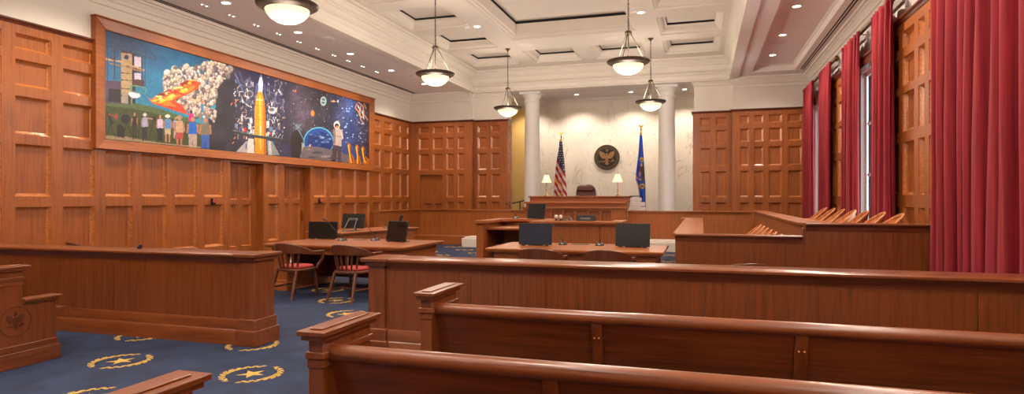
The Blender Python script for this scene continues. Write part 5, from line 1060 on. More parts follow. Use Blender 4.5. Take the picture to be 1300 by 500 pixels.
# small twin accent lights washing the painting
ap=T('accent_light','','light'); 
a=MB(); a.box(-.035,.035,-.1,.1,-.006,0); a.build('plate','white',ap,bevel=.002)
for dy in (-.05,.06): MB().lathe([(0,-.009),(.012,-.009),(.016,-.006)],(0,dy),12).build('lens','lens',ap)
for i,y in enumerate((15.97,15.19,14.46,13.79,13.08,12.36,11.63,10.91,10.19,9.49)):
    lb='%s twin accent light from the back wall above the painting'%ORD[i]
    if i==0: ap.location=(-8.95,y,5.12); ap['label']=lb; ap['group']='twin accent lights above the painting'
    else: dup(ap,(-8.95,y,5.12),lb)
    spot(-8.95,y,5.06,PW['accent'],70,.6,r=.03,tx=(-9.75,y,3.6))
# ceiling speakers and detectors
spk=T('ceiling_speaker','','speaker')
MB().lathe([(0,-.012),(.14,-.014),(.17,-.01),(.18,0)],(0,0),24).build('grille','soffit',spk); MB().lathe([(.18,-.012),(.2,-.01),(.205,0)],(0,0),24).build('rim','soffit',spk)
for i,(x,y,z,l) in enumerate(((-8.2,12.3,5.12,'round speaker grille in the left ceiling strip, middle one'),(-8.2,17.0,5.12,'round speaker grille in the left ceiling strip, nearest the back wall'),(1.78,16.5,5.32,'round speaker grille in the right ceiling tray'),(-4.75,16.85,5.8,'round speaker grille on the coffer beam, left one'),(-2.35,16.85,5.8,'round speaker grille on the coffer beam, right one'))):
    if i==0: spk.location=(x,y,z); spk['label']=l; spk['group']='round ceiling speakers'
    else: dup(spk,(x,y,z),l)
for i,(x,y,l) in enumerate(((-5.55,14.4,'small white swivel spotlight beside the left beam downlight'),(-1.5,14.35,'small white swivel spotlight beside the right beam downlight'))):
    t=T('swivel_spotlight',l,'light',(x,y,5.8),group='swivel spotlights on the coffer beams')
    MB().lathe([(0,-.02),(.05,-.02),(.055,0)],(0,0),16).tube([(0,0,-.01),(0,0,-.07)],.01).build('mount','white',t)
    MB().tube([(-.06,0,-.10),(.06,0,-.06)],.04,14).build('lamp_head','white',t)
# bowl pendants
def pendant():
    t=T('bowl_pendant','','pendant light')
    MB().lathe([(.285,-.03),(.29,-.05),(.27,-.10),(.22,-.155),(.14,-.20),(.06,-.22),(0,-.225)],(0,0),40).build('glass_bowl','bowl',t)
    MB().lathe([(.27,.0),(.28,-.035),(.30,-.045),(.36,-.02),(.40,.005),(.41,.03),(.395,.045),(.34,.03),(.29,.01),(.27,0)],(0,0),48).build('metal_ring','iron',t)
    r=MB()
    for k in range(3):
        a=R(20+120*k); c_,s_=math.cos(a),math.sin(a)
        r.tube([(.33*c_,.33*s_,.03),(.05*c_,.05*s_,.56)],.009,8); r.tube([(.33*c_,.33*s_,.0),(.33*c_,.33*s_,.06)],.016,8)
    r.tube([(0,0,.1),(0,0,.6)],.012,8)
    r.build('hanger_rods','rodm',t)
    MB().lathe([(0,.55),(.06,.55),(.07,.57),(.06,.6),(.02,.62),(0,.62)],(0,0),16).build('hub','rodm',t)
    ch=MB(); z=.62; k=0
    while z<1.66:
        w=.013
        pts=[]
        for j in range(9):
            a=2*PI*j/8; u=w*math.cos(a); q=.03*math.sin(a)
            pts.append((u,0,z+.026+q) if k%2 else (0,u,z+.026+q))
        ch.tube(pts,.0045,5); z+=.044; k+=1
    ch.tube([(.016,.01,.6),(.012,-.012,1.0),(-.014,.01,1.4),(.01,.01,1.68)],.004,5)
    ch.build('chain','iron',t)
    MB().lathe([(0,1.66),(.02,1.66),(.035,1.69),(.07,1.71),(.075,1.73),(0,1.73)],(0,0),18).build('ceiling_canopy','iron',t)
    return t
pd=pendant()
PENL=[((-5.35,7.14),'lit bowl pendant at the top edge, nearest and biggest in the left row'),((-5.35,12.0),'lit bowl pendant in the left row, middle one'),((-5.37,17.15),'lit bowl pendant hanging in front of the left column'),((-1.35,12.0),'lit bowl pendant on the right, the nearer and higher in the picture'),((-1.33,17.15),'lit bowl pendant hanging in front of the right column')]
for i,((x,y),l) in enumerate(PENL):
    if i==0: pd.location=(x,y,4.07); pd['label']=l; pd['group']='bowl pendants on chains'
    else: dup(pd,(x,y,4.07),l)
for x in (-5.35,-1.35):
    for y in (2.2,7.14,12.0,17.15): point(x,y,4.2,PW['pend']); point(x,y,3.72,PW['pendfill'],r=.2)  # lower point hangs below each bowl as added fill, standing for its glow
# ------------------------------------------------------------------ mural
def paint_grid(nu,nv,raster,pos,name,mat,parent=None,thick=0):
    """sheet of (nu x nv) points; raster[j,i] is the dyed / painted colour at u=i, v=j"""
    me=bpy.data.meshes.new(name)
    V=[pos(i/(nu-1),j/(nv-1)) for j in range(nv) for i in range(nu)]
    F=[(j*nu+i,j*nu+i+1,(j+1)*nu+i+1,(j+1)*nu+i) for j in range(nv-1) for i in range(nu-1)]
    me.from_pydata(V,[],F)
    a=me.color_attributes.new('paint','FLOAT_COLOR','POINT')
    x=raster.astype(np.float32)/255.0
    l=np.where(x<=.04045,x/12.92,((x+.055)/1.055)**2.4)
    out=np.ones((nu*nv,4),np.float32); out[:,:3]=l.reshape(-1,3)
    a.data.foreach_set('color',out.ravel())
    me.materials.append(M[mat]); me.polygons.foreach_set('use_smooth',[True]*len(me.polygons))
    o=bpy.data.objects.new(name,me); C.objects.link(o)
    if parent: o.parent=parent
    if thick:
        sd=o.modifiers.new('thickness','SOLIDIFY'); sd.thickness=thick; sd.offset=0
    return o
def fill(img,c,pts,W,H_,jit=0,rng=None):
    P=np.array(pts); P=np.stack([P[:,0]*(W-1),P[:,1]*(H_-1)],1)
    x0,x1=max(0,int(P[:,0].min())),min(W,int(P[:,0].max())+2); y0,y1=max(0,int(P[:,1].min())),min(H_,int(P[:,1].max())+2)
    if x1<=x0 or y1<=y0: return None
    X,Y=np.meshgrid(np.arange(x0,x1),np.arange(y0,y1)); ins=np.zeros(X.shape,bool)
    n=len(P)
    for k in range(n):
        ax,ay=P[k]; bx,by=P[(k+1)%n]
        if ay==by: continue
        cnd=((ay>Y)!=(by>Y))&(X<(bx-ax)*(Y-ay)/(by-ay)+ax); ins^=cnd
    if c is not None: img[y0:y1,x0:x1][ins]=c
    return (x0,y0,ins)
def paint_mural(W=760,H_=162):
    rng=np.random.default_rng(3)
    U,V=np.meshgrid(np.linspace(0,1,W),np.linspace(0,1,H_))
    def noise(n,m):
        a=rng.random((m+2,n+2)); y=V*m; x=U*n; i=x.astype(int); j=y.astype(int); fx=x-i; fy=y-j; fx=fx*fx*(3-2*fx); fy=fy*fy*(3-2*fy)
        return a[j,i]*(1-fx)*(1-fy)+a[j,i+1]*fx*(1-fy)+a[j+1,i]*(1-fx)*fy+a[j+1,i+1]*fx*fy
    n1=noise(24,6)*.6+noise(70,16)*.3+noise(200,40)*.2
    img=np.zeros((H_,W,3))
    sky=np.stack([30+40*(1-U*3.5)*V,84+40*(1-V)+60*U+n1*20,124+30*(1-V)+60*U+n1*14],-1)
    sky[...,0]=np.clip(sky[...,0],18,90); sky=sky*(.75+.35*(1-np.clip((V-.7)*2,0,1)))[...,None]
    space=np.stack([40+34*n1,36+30*n1,46+36*n1],-1)
    neb=np.exp(-((U-.88)/.09)**2)*(.55+.45*n1); space+=neb[...,None]*np.array([10,44,96])
    neb=np.exp(-((U-.62)/.05)**2-((V-.6)/.5)**2)*n1; space+=neb[...,None]*np.array([60,50,56])
    neb=np.exp(-((U-.46)/.09)**2); space+=neb[...,None]*np.array([-6,-4,26])
    img[:]=np.where((U<.236+.075*V+.05*(n1-.5))[...,None],sky,space)
    for k in range(900):
        u=.40+.6*rng.random(); v=rng.random()
        if k>620: u=.80+.19*rng.random()
        i,j=int(u*(W-1)),int(v*(H_-1)); s=1 if rng.random()<.75 else 2
        c=np.array([[235,235,245],[190,215,250],[250,220,190],[150,190,240]][rng.integers(4)])*(.5+.5*rng.random())
        img[j:j+s,i:i+s]=c
    for k in range(30):
        u=.82+.14*rng.random(); v=.35+.6*rng.random(); i,j=int(u*(W-1)),int(v*(H_-1)); img[j:j+3,i:i+4]=[200,225,250]; img[j+1,max(0,i-2):i+6]=[150,190,240]
    for c,pts in MURAL:
        if c=='SMOKE':
            q=fill(img,None,pts,W,H_)
            # smoke trails off into the dark of the sky to its right
            for k in range(1500):
                u=.14+.28*rng.random(); v=.15+.85*rng.random()
                x,y=int(u*(W-1)),int(v*(H_-1)); x0,y0,ins=q; dk=1-.75*np.clip((u-.30)/.09,0,1)*np.clip(1.25-v,0,1)
                if not(0<=y-y0<ins.shape[0] and 0<=x-x0<ins.shape[1] and ins[y-y0,x-x0]): continue
                r=(8.5-5.6*min(1,k/1100))*(.7+.5*rng.random()); b=np.array([[230,220,210],[204,190,184],[164,150,150],[218,200,194],[122,108,112],[218,196,168]][rng.integers(6)])
                Y,X=np.ogrid[max(0,y-8):y+9,max(0,x-8):x+9]; dd=((X-x)**2+(Y-y)**2)/r**2
                sub=img[max(0,y-8):y+9,max(0,x-8):x+9]; Y2=dd.shape; mask=(dd<1)[:sub.shape[0],:sub.shape[1]]
                sh=(1-.30*np.clip(dd,0,1)+.16*np.clip((Y-y)/r,-1,1)-.10*np.clip((X-x)/r,-1,1))[:sub.shape[0],:sub.shape[1]]; sub[mask]=(b*dk*sh[...,None])[mask]
            continue
        q=fill(None if False else img,c,pts,W,H_)
    img=255*(img/255)**1.22
    img*= (1+.16*(noise(260,60)-.5))[...,None]
    return np.clip(img,0,255)
mt=T('mural_painting','wide oil painting of a rocket launch, astronaut and space in a broad wooden frame','painting',(-9.79,12.58,2.33))
fr=MB()
def frame_bar(a,b,c,d_):                        # outer pair, inner pair in (y,z)
    x0,x1=-.05,.07
    fr.hexa([(x0,a[0],a[1]),(x0,b[0],b[1]),(x0,c[0],c[1]),(x0,d_[0],d_[1])],[(x1,a[0],a[1]),(x1,b[0],b[1]),(x1-.03,c[0],c[1]),(x1-.03,d_[0],d_[1])])
yo0,yo1,zo0,zo1=-4.64,4.64,0,2.22; yi0,yi1,zi0,zi1=-4.44,4.37,.17,2.04
frame_bar((yo0,zo0),(yo1,zo0),(yi1,zi0),(yi0,zi0)); frame_bar((yo1,zo0),(yo1,zo1),(yi1,zi1),(yi1,zi0)); frame_bar((yo1,zo1),(yo0,zo1),(yi0,zi1),(yi1,zi1)); frame_bar((yo0,zo1),(yo0,zo0),(yi0,zi0),(yi0,zi1))
fr.box(-.04,.09,yo0-.02,yo1+.02,zo1,zo1+.03)
fr.build('frame','wy',mt,bevel=.008)
MB().box(-.04,.02,yi0-.03,yi1+.03,zi0-.03,zi1+.03).build('backing_board','black',mt,smooth=0)
paint_grid(760,162,paint_mural(),lambda u,v:(.028,-4.43+8.79*u,.18+1.85*v),'canvas','paint',mt)
# ------------------------------------------------------------------ call buttons on the left wall
for i,(y,z) in enumerate(((10.62,1.42),(14.42,1.42))):
    t=T('call_button','small black box with a red ring on the left wall, '+('nearer one' if i==0 else 'farther one')+' by a door','button',(XL,y,z),group='black boxes on the left wall')
    MB().box(-.01,.05,-.05,.05,-.07,.07).build('case','black',t,bevel=.008)
    p=[(.052,.03*math.cos(2*PI*k/16),.02+.03*math.sin(2*PI*k/16)) for k in range(17)]
    MB().tube(p,.008,6).build('red_ring','redled',t)
# ------------------------------------------------------------------ seal on the marble
SEAL_T=[]
def leaf(x,y,a,l,w): return [(x,y),(x+math.cos(a+.5)*l*.5*1.0-math.sin(a)*w*0,y+math.sin(a+.5)*l*.5),(x+math.cos(a)*l,y+math.sin(a)*l),(x+math.cos(a-.5)*l*.5,y+math.sin(a-.5)*l*.5)]
def eagle_shapes():
    L=[]
    w=[(-.10,.16),(-.22,.40),(-.40,.54),(-.60,.58),(-.72,.50),(-.66,.40),(-.70,.30),(-.60,.24),(-.62,.14),(-.52,.10),(-.52,.0),(-.42,-.02),(-.40,-.10),(-.28,-.08),(-.12,-.06)]
    L+= [w,[(-x,y) for x,y in w][::-1]]
    L.append([(-.15,.18),(.15,.18),(.15,-.12),(.08,-.26),(0,-.32),(-.08,-.26),(-.15,-.12)])
    L.append([(-.07,.18),(.06,.18),(.10,.30),(.06,.40),(-.04,.42),(-.10,.37),(-.19,.33),(-.10,.31)])
    L.append([(-.07,-.28),(.07,-.28),(.12,-.42),(.2,-.58),(.1,-.60),(.05,-.66),(0,-.60),(-.05,-.66),(-.1,-.60),(-.2,-.58),(-.12,-.42)])
    for s in (-1,1): L.append([(s*.08,-.24),(s*.14,-.22),(s*.34,-.34),(s*.32,-.40),(s*.12,-.30)][::s])
    for k in range(7): L.append(leaf(-.34-.05*k,-.36-.01*k+.05*(k%2),2.4+.5*(k%2),.14,.05))
    L.append([(-.3,-.40),(-.66,-.28),(-.66,-.31),(-.3,-.44)])
    for k in range(5):
        a=.35+.13*k; L.append([(.30,-.40),(.30+.36*math.cos(a)-.012*math.sin(a),-.40+.36*math.sin(a)-.0),(.30+.42*math.cos(a),-.40+.42*math.sin(a)-.04),(.31,-.43)])
    L.append([(.07*math.cos(2*PI*k/10+.31)*(1 if k%2 else 1.5)+0,.66+.07*math.sin(2*PI*k/10+.31)*(1 if k%2 else 1.5)) for k in range(10)])
    for k in range(12):
        a=2*PI*k/12; L.append(leaf(.12*math.cos(a),.66+.12*math.sin(a),a,.07,.03))
    return L
def annulus(mb,mf,r0,r1,w0,w1,m=0,n=48):
    for k in range(n):
        a,b=2*PI*k/n,2*PI*(k+1)/n
        mb.prism([(r0*math.cos(a),r0*math.sin(a)),(r1*math.cos(a),r1*math.sin(a)),(r1*math.cos(b),r1*math.sin(b)),(r0*math.cos(b),r0*math.sin(b))],mf,w0,w1,m)
st=T('wall_seal','round bronze seal with an eagle in relief on the marble wall','seal',(-3.5,23.93,3.045))
mfS=lambda u,v,w:(u*.49,-w,v*.49)
q=MB(); q.prism([(math.cos(2*PI*k/64),math.sin(2*PI*k/64)) for k in range(64)],mfS,0,.03); q.build('disc','seal_field',st,smooth=0)
q=MB(); annulus(q,mfS,.93,1.0,.03,.055); annulus(q,mfS,.72,.76,.03,.045); q.build('rim','bronze',st,smooth=0)
q=MB()
for k in range(72):
    a,b=2*PI*k/72,2*PI*(k+1)/72; r0,r1=(.795,.895) if k%2 else (.815,.875)
    q.prism([(r0*math.cos(a),r0*math.sin(a)),(r1*math.cos(a),r1*math.sin(a)),(r1*math.cos(b),r1*math.sin(b)),(r0*math.cos(b),r0*math.sin(b))],mfS,.028,.042 if k%2 else .032)
q.build('raised_border','bronze',st,smooth=0)
q=MB()
for s in eagle_shapes(): q.prism([(x*.86,y*.86-.02) for x,y in s],mfS,.03,.055)
q.build('eagle','bronze_hi',st,smooth=0)
# ------------------------------------------------------------------ flags
def lerp(tab,v):
    for (a,x),(b,y) in zip(tab,tab[1:]):
        if v<=b: return x+(y-x)*(v-a)/(b-a)
    return tab[-1][1]
def flag(name,label,x,y,ztop,zbot,lt,rt,raster,folds,base=.6):
    t=T(name,label,'flag',(x,y,base))
    h=ztop-base
    MB().lathe([(0,0),(.2,0),(.2,.02),(.12,.06),(.05,.1),(.03,.14)],(0,0),24).build('stand','brass',t)
    MB().tube([(0,.05,.05),(0,.05,h+.06)],.016,10).build('pole','brass',t)
    f=MB(); f.lathe([(0,h+.06),(.022,h+.06),(.03,h+.09),(.015,h+.11),(.03,h+.13),(.012,h+.15)],(0,.05),12)
    mf=lambda u,v,w:(u*.11,.05+w,h+.20+v*.11)
    for s in eagle_shapes()[:6]: f.prism(s,mf,-.012,.012)
    f.build('finial','brass',t)
    H_,W=raster.shape[:2]
    def pos(u,v):
        a,b=lerp(lt,v),lerp(rt,v); k=min(1,v*2.2)
        drop=(ztop-zbot)*v
        zz=ztop-base-drop-(.10*u if v>.5 else .10*u*v*2)*0
        return (a+(b-a)*u, -.02-.05*k*math.sin(u*2*PI*folds+v*2.0)-.04*k, zz+(.06*math.sin(u*PI*1.3+.2) if v>.9 else 0)*((v-.9)*10))
    paint_grid(W,H_,raster,pos,'cloth','cloth',t,.004)
def us_raster(W=60,H_=150):
    U,V=np.meshgrid(np.linspace(0,1,W),np.linspace(0,1,H_)); img=np.zeros((H_,W,3)); img[:]=(226,214,208)
    k=np.floor((V*1.0-.30*(U-.5)*(.4+V))*15+.3); img[(k%2)==0]=(182,34,44)
    can=V<(.30+.22*U); img[can]=(28,36,74)
    for j in range(13):
        for i in range(5):
            v=.03+.036*j; u=.1+.2*i+(.1 if j%2 else 0)
            if v<.28+.22*u: img[(abs(U-u)<.04)&(abs(V-v)<.008)]=(226,222,226)
    img[V<.022]=(226,150,36)
    img[(abs(V-(.60+.20*U))<.018)&(U<.75)]=(232,166,40)
    img[(abs(V-(.98-.28*U))<.016)&(U<.72)&(V>.78)]=(232,166,40)
    img[(U<.05)&(V>.58)]=(226,158,40)
    return img
def blue_raster(W=48,H_=170):
    U,V=np.meshgrid(np.linspace(0,1,W),np.linspace(0,1,H_)); img=np.zeros((H_,W,3)); img[:]=(44,92,216)
    def el(c,u,v,a,b): img[((U-u)/a)**2+((V-v)/b)**2<1]=c
    el((226,186,60),.62,.345,.34,.03); el((40,60,140),.62,.352,.22,.008)
    el((104,72,52),.52,.46,.20,.07); el((84,60,48),.82,.50,.16,.09); el((206,150,140),.42,.53,.18,.035); el((226,214,206),.62,.415,.12,.022); el((110,80,60),.7,.60,.2,.03); el((200,190,200),.5,.60,.14,.014)
    el((226,186,60),.58,.685,.36,.034); el((40,60,140),.58,.688,.24,.009)
    img[V<.03]=(226,150,36); img[(U<.09)&(V>.55)]=(232,166,40); img[(U>.93)&(V>.15)]=(30,52,120); img[V>.97]=(236,170,44)
    img[(abs(V-(.56+.10*U))<.008)&(U<.35)]=(232,166,40)
    return img
flag('striped_flag','striped flag with stars, gold fringed, on a pole by the left column','x' and -4.79,21.6,3.56,1.25,[(0,-.05),(.1,-.06),(.4,-.16),(.7,-.22),(1,-.26)],[(0,.04),(.3,.12),(.7,.20),(1,.26)],us_raster(),2.6)
flag('blue_flag','blue gold-fringed flag with an eagle emblem, on a pole by the right column',-2.0,21.6,3.72,1.06,[(0,-.03),(.3,-.09),(.6,-.18),(.68,-.1),(1,.02)],[(0,.03),(.3,.09),(.7,.15),(1,.16)],blue_raster(),1.6)
# ------------------------------------------------------------------ curtains
def rod(y0,y1,label,xr=2.88):
    t=T('curtain_rod',label,'curtain rod',(xr,(y0+y1)/2,4.62),group='curtain rods along the right wall')
    h=(y1-y0)/2
    MB().tube([(0,-h,0),(0,h,0)],.028,12).build('pole','rod',t)
    for s in (-1,1):
        b=MB(); b.lathe([(0,-.065),(.03,-.058),(.055,-.03),(.062,0),(.055,.03),(.03,.058),(0,.065)],(0,0),14); b.build('finial','rod',t,loc=(0,s*(h+.06),0))
    for y in (-h*.93,-h*.28,h*.28,h*.93):
        MB().tube([(0,y,-.02),(.04,y,-.04),(2.97-xr,y,-.04),(2.97-xr,y,-.14)],.010,8).box(2.97-xr,2.998-xr,y-.025,y+.025,-.2,.02).build('bracket','pale',t)
def curtain(y0,y1,n,seed,label,amp=.07,bow=0,x=2.7):
    rng=random.Random(seed); W=n*14; H_=26
    top=4.6; ph=[rng.uniform(-.5,.5) for _ in range(n+2)]; am=[rng.uniform(.45,1.2) for _ in range(n+2)]
    wd=[rng.uniform(.55,1.45) for _ in range(n)]; tot=sum(wd); cum=[0]
    for q in wd: cum.append(cum[-1]+q/tot)
    warp=[]
    for i in range(W+1):
        q=i/W; k=max(j for j in range(n) if cum[j]<=q+1e-9); warp.append(min(n-1e-6,k+(q-cum[k])/(cum[k+1]-cum[k])))
    V=[];F=[]; yc=(y0+y1)/2
    for j in range(H_+1):
        v=j/H_
        z=top-(top-.03)*v if j>2 else top-(.06*j)
        for i in range(W+1):
            s=warp[i]; k=int(s); a=am[k]*(1-(s-k))+am[k+1]*(s-k); p=ph[k]*(1-(s-k))+ph[k+1]*(s-k)
            g=amp*(.6+.4*min(1,v*1.5+.2))
            if j==0: g*=.8
            if j==2: g*=.62
            y=y0+(y1-y0)*i/W
            spread=1-bow*math.sin(PI*min(1,v*1.15))
            y=yc+(y-yc)*spread+.02*math.sin(v*5+k+seed)*math.sin(PI*(s-k))
            th=2*PI*s+p+.35*math.sin(v*3+k); y-=(y1-y0)/n*.17*a*math.sin(2*th)*min(1,.3+v*2)
            xx=x-g*a*math.sin(th)-.018*math.sin(4*PI*s+p*3+v*1.3)
            V.append((xx-x,y-yc,z)); 
    for j in range(H_):
        for i in range(W): F.append((j*(W+1)+i,j*(W+1)+i+1,(j+1)*(W+1)+i+1,(j+1)*(W+1)+i))
    me=bpy.data.meshes.new('curtain'); me.from_pydata(V,[],F); me.materials.append(M['velvet']); me.polygons.foreach_set('use_smooth',[True]*len(F))
    o=bpy.data.objects.new('curtain',me); C.objects.link(o); o.location=(x,yc,0)
    sd=o.modifiers.new('thickness','SOLIDIFY'); sd.thickness=.006
    tag(o,label,'curtain','crimson velvet curtains')
curtain(6.2,8.74,9,1,'wide crimson velvet curtain filling the right edge of the picture',.105,0,2.655)
curtain(10.8,12.05,5,2,'crimson velvet curtain on the near side of the bright window',.07,.06,2.79)
curtain(12.95,14.42,6,3,'crimson velvet curtain on the far side of the bright window',.06,.10,2.79)
curtain(15.65,17.05,6,4,'crimson velvet curtain second from the back corner',.065,.10,2.79)
curtain(18.0,19.65,7,5,'crimson velvet curtain in the back corner, narrowest of all',.06,.10,2.79)
rod(10.7,14.6,'bronze curtain rod over the bright window, with ball finial'); rod(15.5,19.75,'bronze curtain rod over the farthest window'); rod(6.0,9.0,'bronze curtain rod carrying the widest and nearest curtain',2.84)
# ------------------------------------------------------------------ rails, partitions
def cap_prof(w,z,over=.06,h=.05):
    return [(-over,z-h*.5),(-over,z-.008),(-over+.01,z),(w+over-.01,z),(w+over,z-.008),(w+over,z-h*.5),(w+over-.015,z-h*.5-.008),(w+over-.03,z-h-.01),(w+.012,z-h-.03),(w+.004,z-h-.06),(-.004,z-h-.06),(-.012,z-h-.03),(-over+.03,z-h-.01),(-over+.015,z-h*.5-.008)]
def bar_rail(label,x0,x1,post_x,zt=.93,y=5.27,seams=()):
    t=T('bar_rail',label,'rail',((x0+x1)/2,y,0),group='long wooden rails before the gallery')
    cx=(x0+x1)/2; a,b=x0-cx,x1-cx; dp=.24
    MB().sweep(cap_prof(dp,zt,.07),[(a,0),(b,0)],solid=True).build('top_cap','bx',t)
    p=MB(); e=[a]+[s-cx for s in seams]+[b]
    for u,v in zip(e,e[1:]): p.box(u+.002,v-.002,.0,dp,.25,zt-.1)
    p.build('panel','bz',t,bevel=.002)
    q=MB(); q.sweep([(-.02,.1),(-.02,.235),(-.008,.26),(dp+.008,.26),(dp+.02,.235),(dp+.02,.1)],[(a,0),(b,0)],solid=True); q.sweep([(-.04,0),(-.04,.14),(-.028,.155),(dp+.028,.155),(dp+.04,.14),(dp+.04,0)],[(a,0),(b,0)],solid=True)
    q.build('plinth','bx',t)
    c=MB(); s=post_x-cx; w=.17
    c.box(s-w/2,s+w/2,-.03,dp+.03,.001,zt-.05); c.build('end_post','bz',t,bevel=.004)
    c=MB(); 
    for g,z0,z1 in ((.02,0.002,.27),(.04,0.001,.16)): c.box(s-w/2-g,s+w/2+g,-.03-g,dp+.03+g,z0,z1)
    c.build('post_base','bx',t,bevel=.006); c=MB()
    c.box(s-w/2-.05,s+w/2+.05,-.1,dp+.1,zt-.03,zt+.004); c.box(s-w/2-.025,s+w/2+.025,-.06,dp+.06,zt-.07,zt-.03)
    c.build('post_cap','bx',t,bevel=.006)
    return t
bar_rail('long wooden rail across the gallery on the right, behind the pews',-2.99,2.58,-2.94,seams=(-2.0,0.02,1.9))
bar_rail('long wooden rail across the gallery on the left of the aisle',-9.75,-4.32,-4.40,y=5.27,seams=(-6.2,))
def partition(name,label,segs,zt,th=.16,base=0,cat='partition',over=.05,mats=('wx','wz','wx'),group=None,plinth=.3):
    x=sum(p[0] for s in segs for p in s)/sum(len(s) for s in segs); y=sum(p[1] for s in segs for p in s)/sum(len(s) for s in segs)
    t=T(name,label,cat,(x,y,base),group=group)
    zt=zt-base
    cp=MB(); pn=MB(); pl=MB()
    for s in segs:
        s=[(a-x,b-y) for a,b in s]
        cp.sweep(cap_prof(th,zt,over,.04),s,solid=True)
        pn.sweep([(0,.0),(0,zt-.08),(th,zt-.08),(th,.0)],s,solid=True)
        if plinth: pl.sweep([(-.02,.0),(-.02,plinth-.02),(0,plinth),(th,plinth),(th+.02,plinth-.02),(th+.02,.0)],s,solid=True)
    cp.build('top_cap',mats[0],t); pn.build('panel',mats[1],t,smooth=0)
    if plinth: pl.build('plinth',mats[2],t)
    return t
# low partition that closes the well at the back (path runs so that its thickness lies behind it)
partition('low_partition','low wooden partition at the back left, turning a corner toward the viewer',[[(-5.25,18.66),(-9.0,18.66),(-9.0,15.9)]][0:1],1.13,.16)
partition('low_partition','low wooden partition right of the bench at the back',[[(1.32,18.66),(-2.1,18.66)]],1.12,.16)
sp=MB(); sp.box(-6.99,-.5,17.62,18.44,.001,.27); sp.box(-6.94,-.5,17.7,18.44,.27,.31)
tag(sp.build('marble_step','marble',bevel=.015),'pale marble step along the foot of the bench','step')
# ------------------------------------------------------------------ jury box
JY=8.95
def ledge(t,name,path,th,z,m): MB().sweep(cap_prof(th,z,.05,.045),path,solid=True).build(name,m,t)
jt=T('jury_enclosure','wooden front of the jury box with a low left part and high right part','jury box',(0,JY,0))
p=MB(); p.box(-.36,1.26,0,.16,.001,.93); p.box(1.3,2.98,0,.16,.001,1.1); p.box(1.26,1.3,0.003,.16,.001,1.1); p.build('panel','bz',jt,bevel=.003)
ledge(jt,'low_cap',[(1.26,.16),(-.36,.16)],.16,1.0,'bx'); ledge(jt,'high_cap',[(2.98,.16),(1.3,.16)],.16,1.17,'bx')
p=MB(); p.box(-.38,1.26,-.02,0.18,.001,.2); p.box(1.26,2.98,-.02,.18,.001,.2); p.build('plinth','bx',jt,bevel=.005)
jt=T('jury_box_ledge','wooden ledge along the open left side of the jury box','jury box',(-.36,JY+.22,0))
MB().box(0,.3,.0,6.9,.001,.94).build('panel','wz',jt,bevel=.003)
q=MB(); q.box(-.04,.38,.0,7.0,.955,1.0); q.box(-.02,.34,.0,6.95,.92,.955); q.box(-.14,.38,6.6,7.06,.957,1.003); q.build('top_cap','wy',jt,bevel=.008)
jt=T('jury_box_parapet','wooden parapet between the lower and upper jury rows','jury box',(1.3,JY+.22,0))
MB().box(0,.14,0,8.2,.001,1.11).build('panel','wz',jt,bevel=.003)
q=MB(); q.box(-.06,.26,.0,8.22,1.13,1.17); q.box(-.03,.2,.02,8.2,1.1,1.13); q.build('top_cap','wy',jt,bevel=.008)
struct(MB().box(-.05,1.29,JY+.2,17.3,.001,.1).box(1.45,2.94,JY+.2,17.3,.001,.41).build('floor_jury','carpet',smooth=0),'raised floors of the jury box')
# ------------------------------------------------------------------ captain's chairs (face +y)
def band(mb,path,hw,m=0):                         # path: (x,y,zbottom,ztop)
    n=len(path); vs=[]
    for i,(x,y,a,b) in enumerate(path):
        p,q=path[max(i-1,0)],path[min(i+1,n-1)]; dx,dy=q[0]-p[0],q[1]-p[1]; l=math.hypot(dx,dy) or 1; nx,ny=-dy/l*hw,dx/l*hw
        vs+=[(x+nx,y+ny,a),(x-nx,y-ny,a),(x-nx,y-ny,b),(x+nx,y+ny,b)]
    fs=[(0,1,2,3),(4*n-4,4*n-1,4*n-2,4*n-3)]
    for i in range(n-1):
        for k in range(4): fs.append((4*i+k,4*i+4+k,4*i+4+(k+1)%4,4*i+(k+1)%4))
    mb.add(vs,fs,m); return mb
def seat_poly(s=1.0,n=28):
    out=[]
    for k in range(n):
        a=2*PI*k/n; c_,s_=math.cos(a),math.sin(a)
        x=math.copysign(abs(c_)**.6,c_)*.265*s; y=math.copysign(abs(s_)**.6,s_)*.25*s
        if y<0: x*=1-.25*(-y/.25)**2
        out.append((x,y+.01))
    return out
up_=lambda u,v,w:(u,v,w)
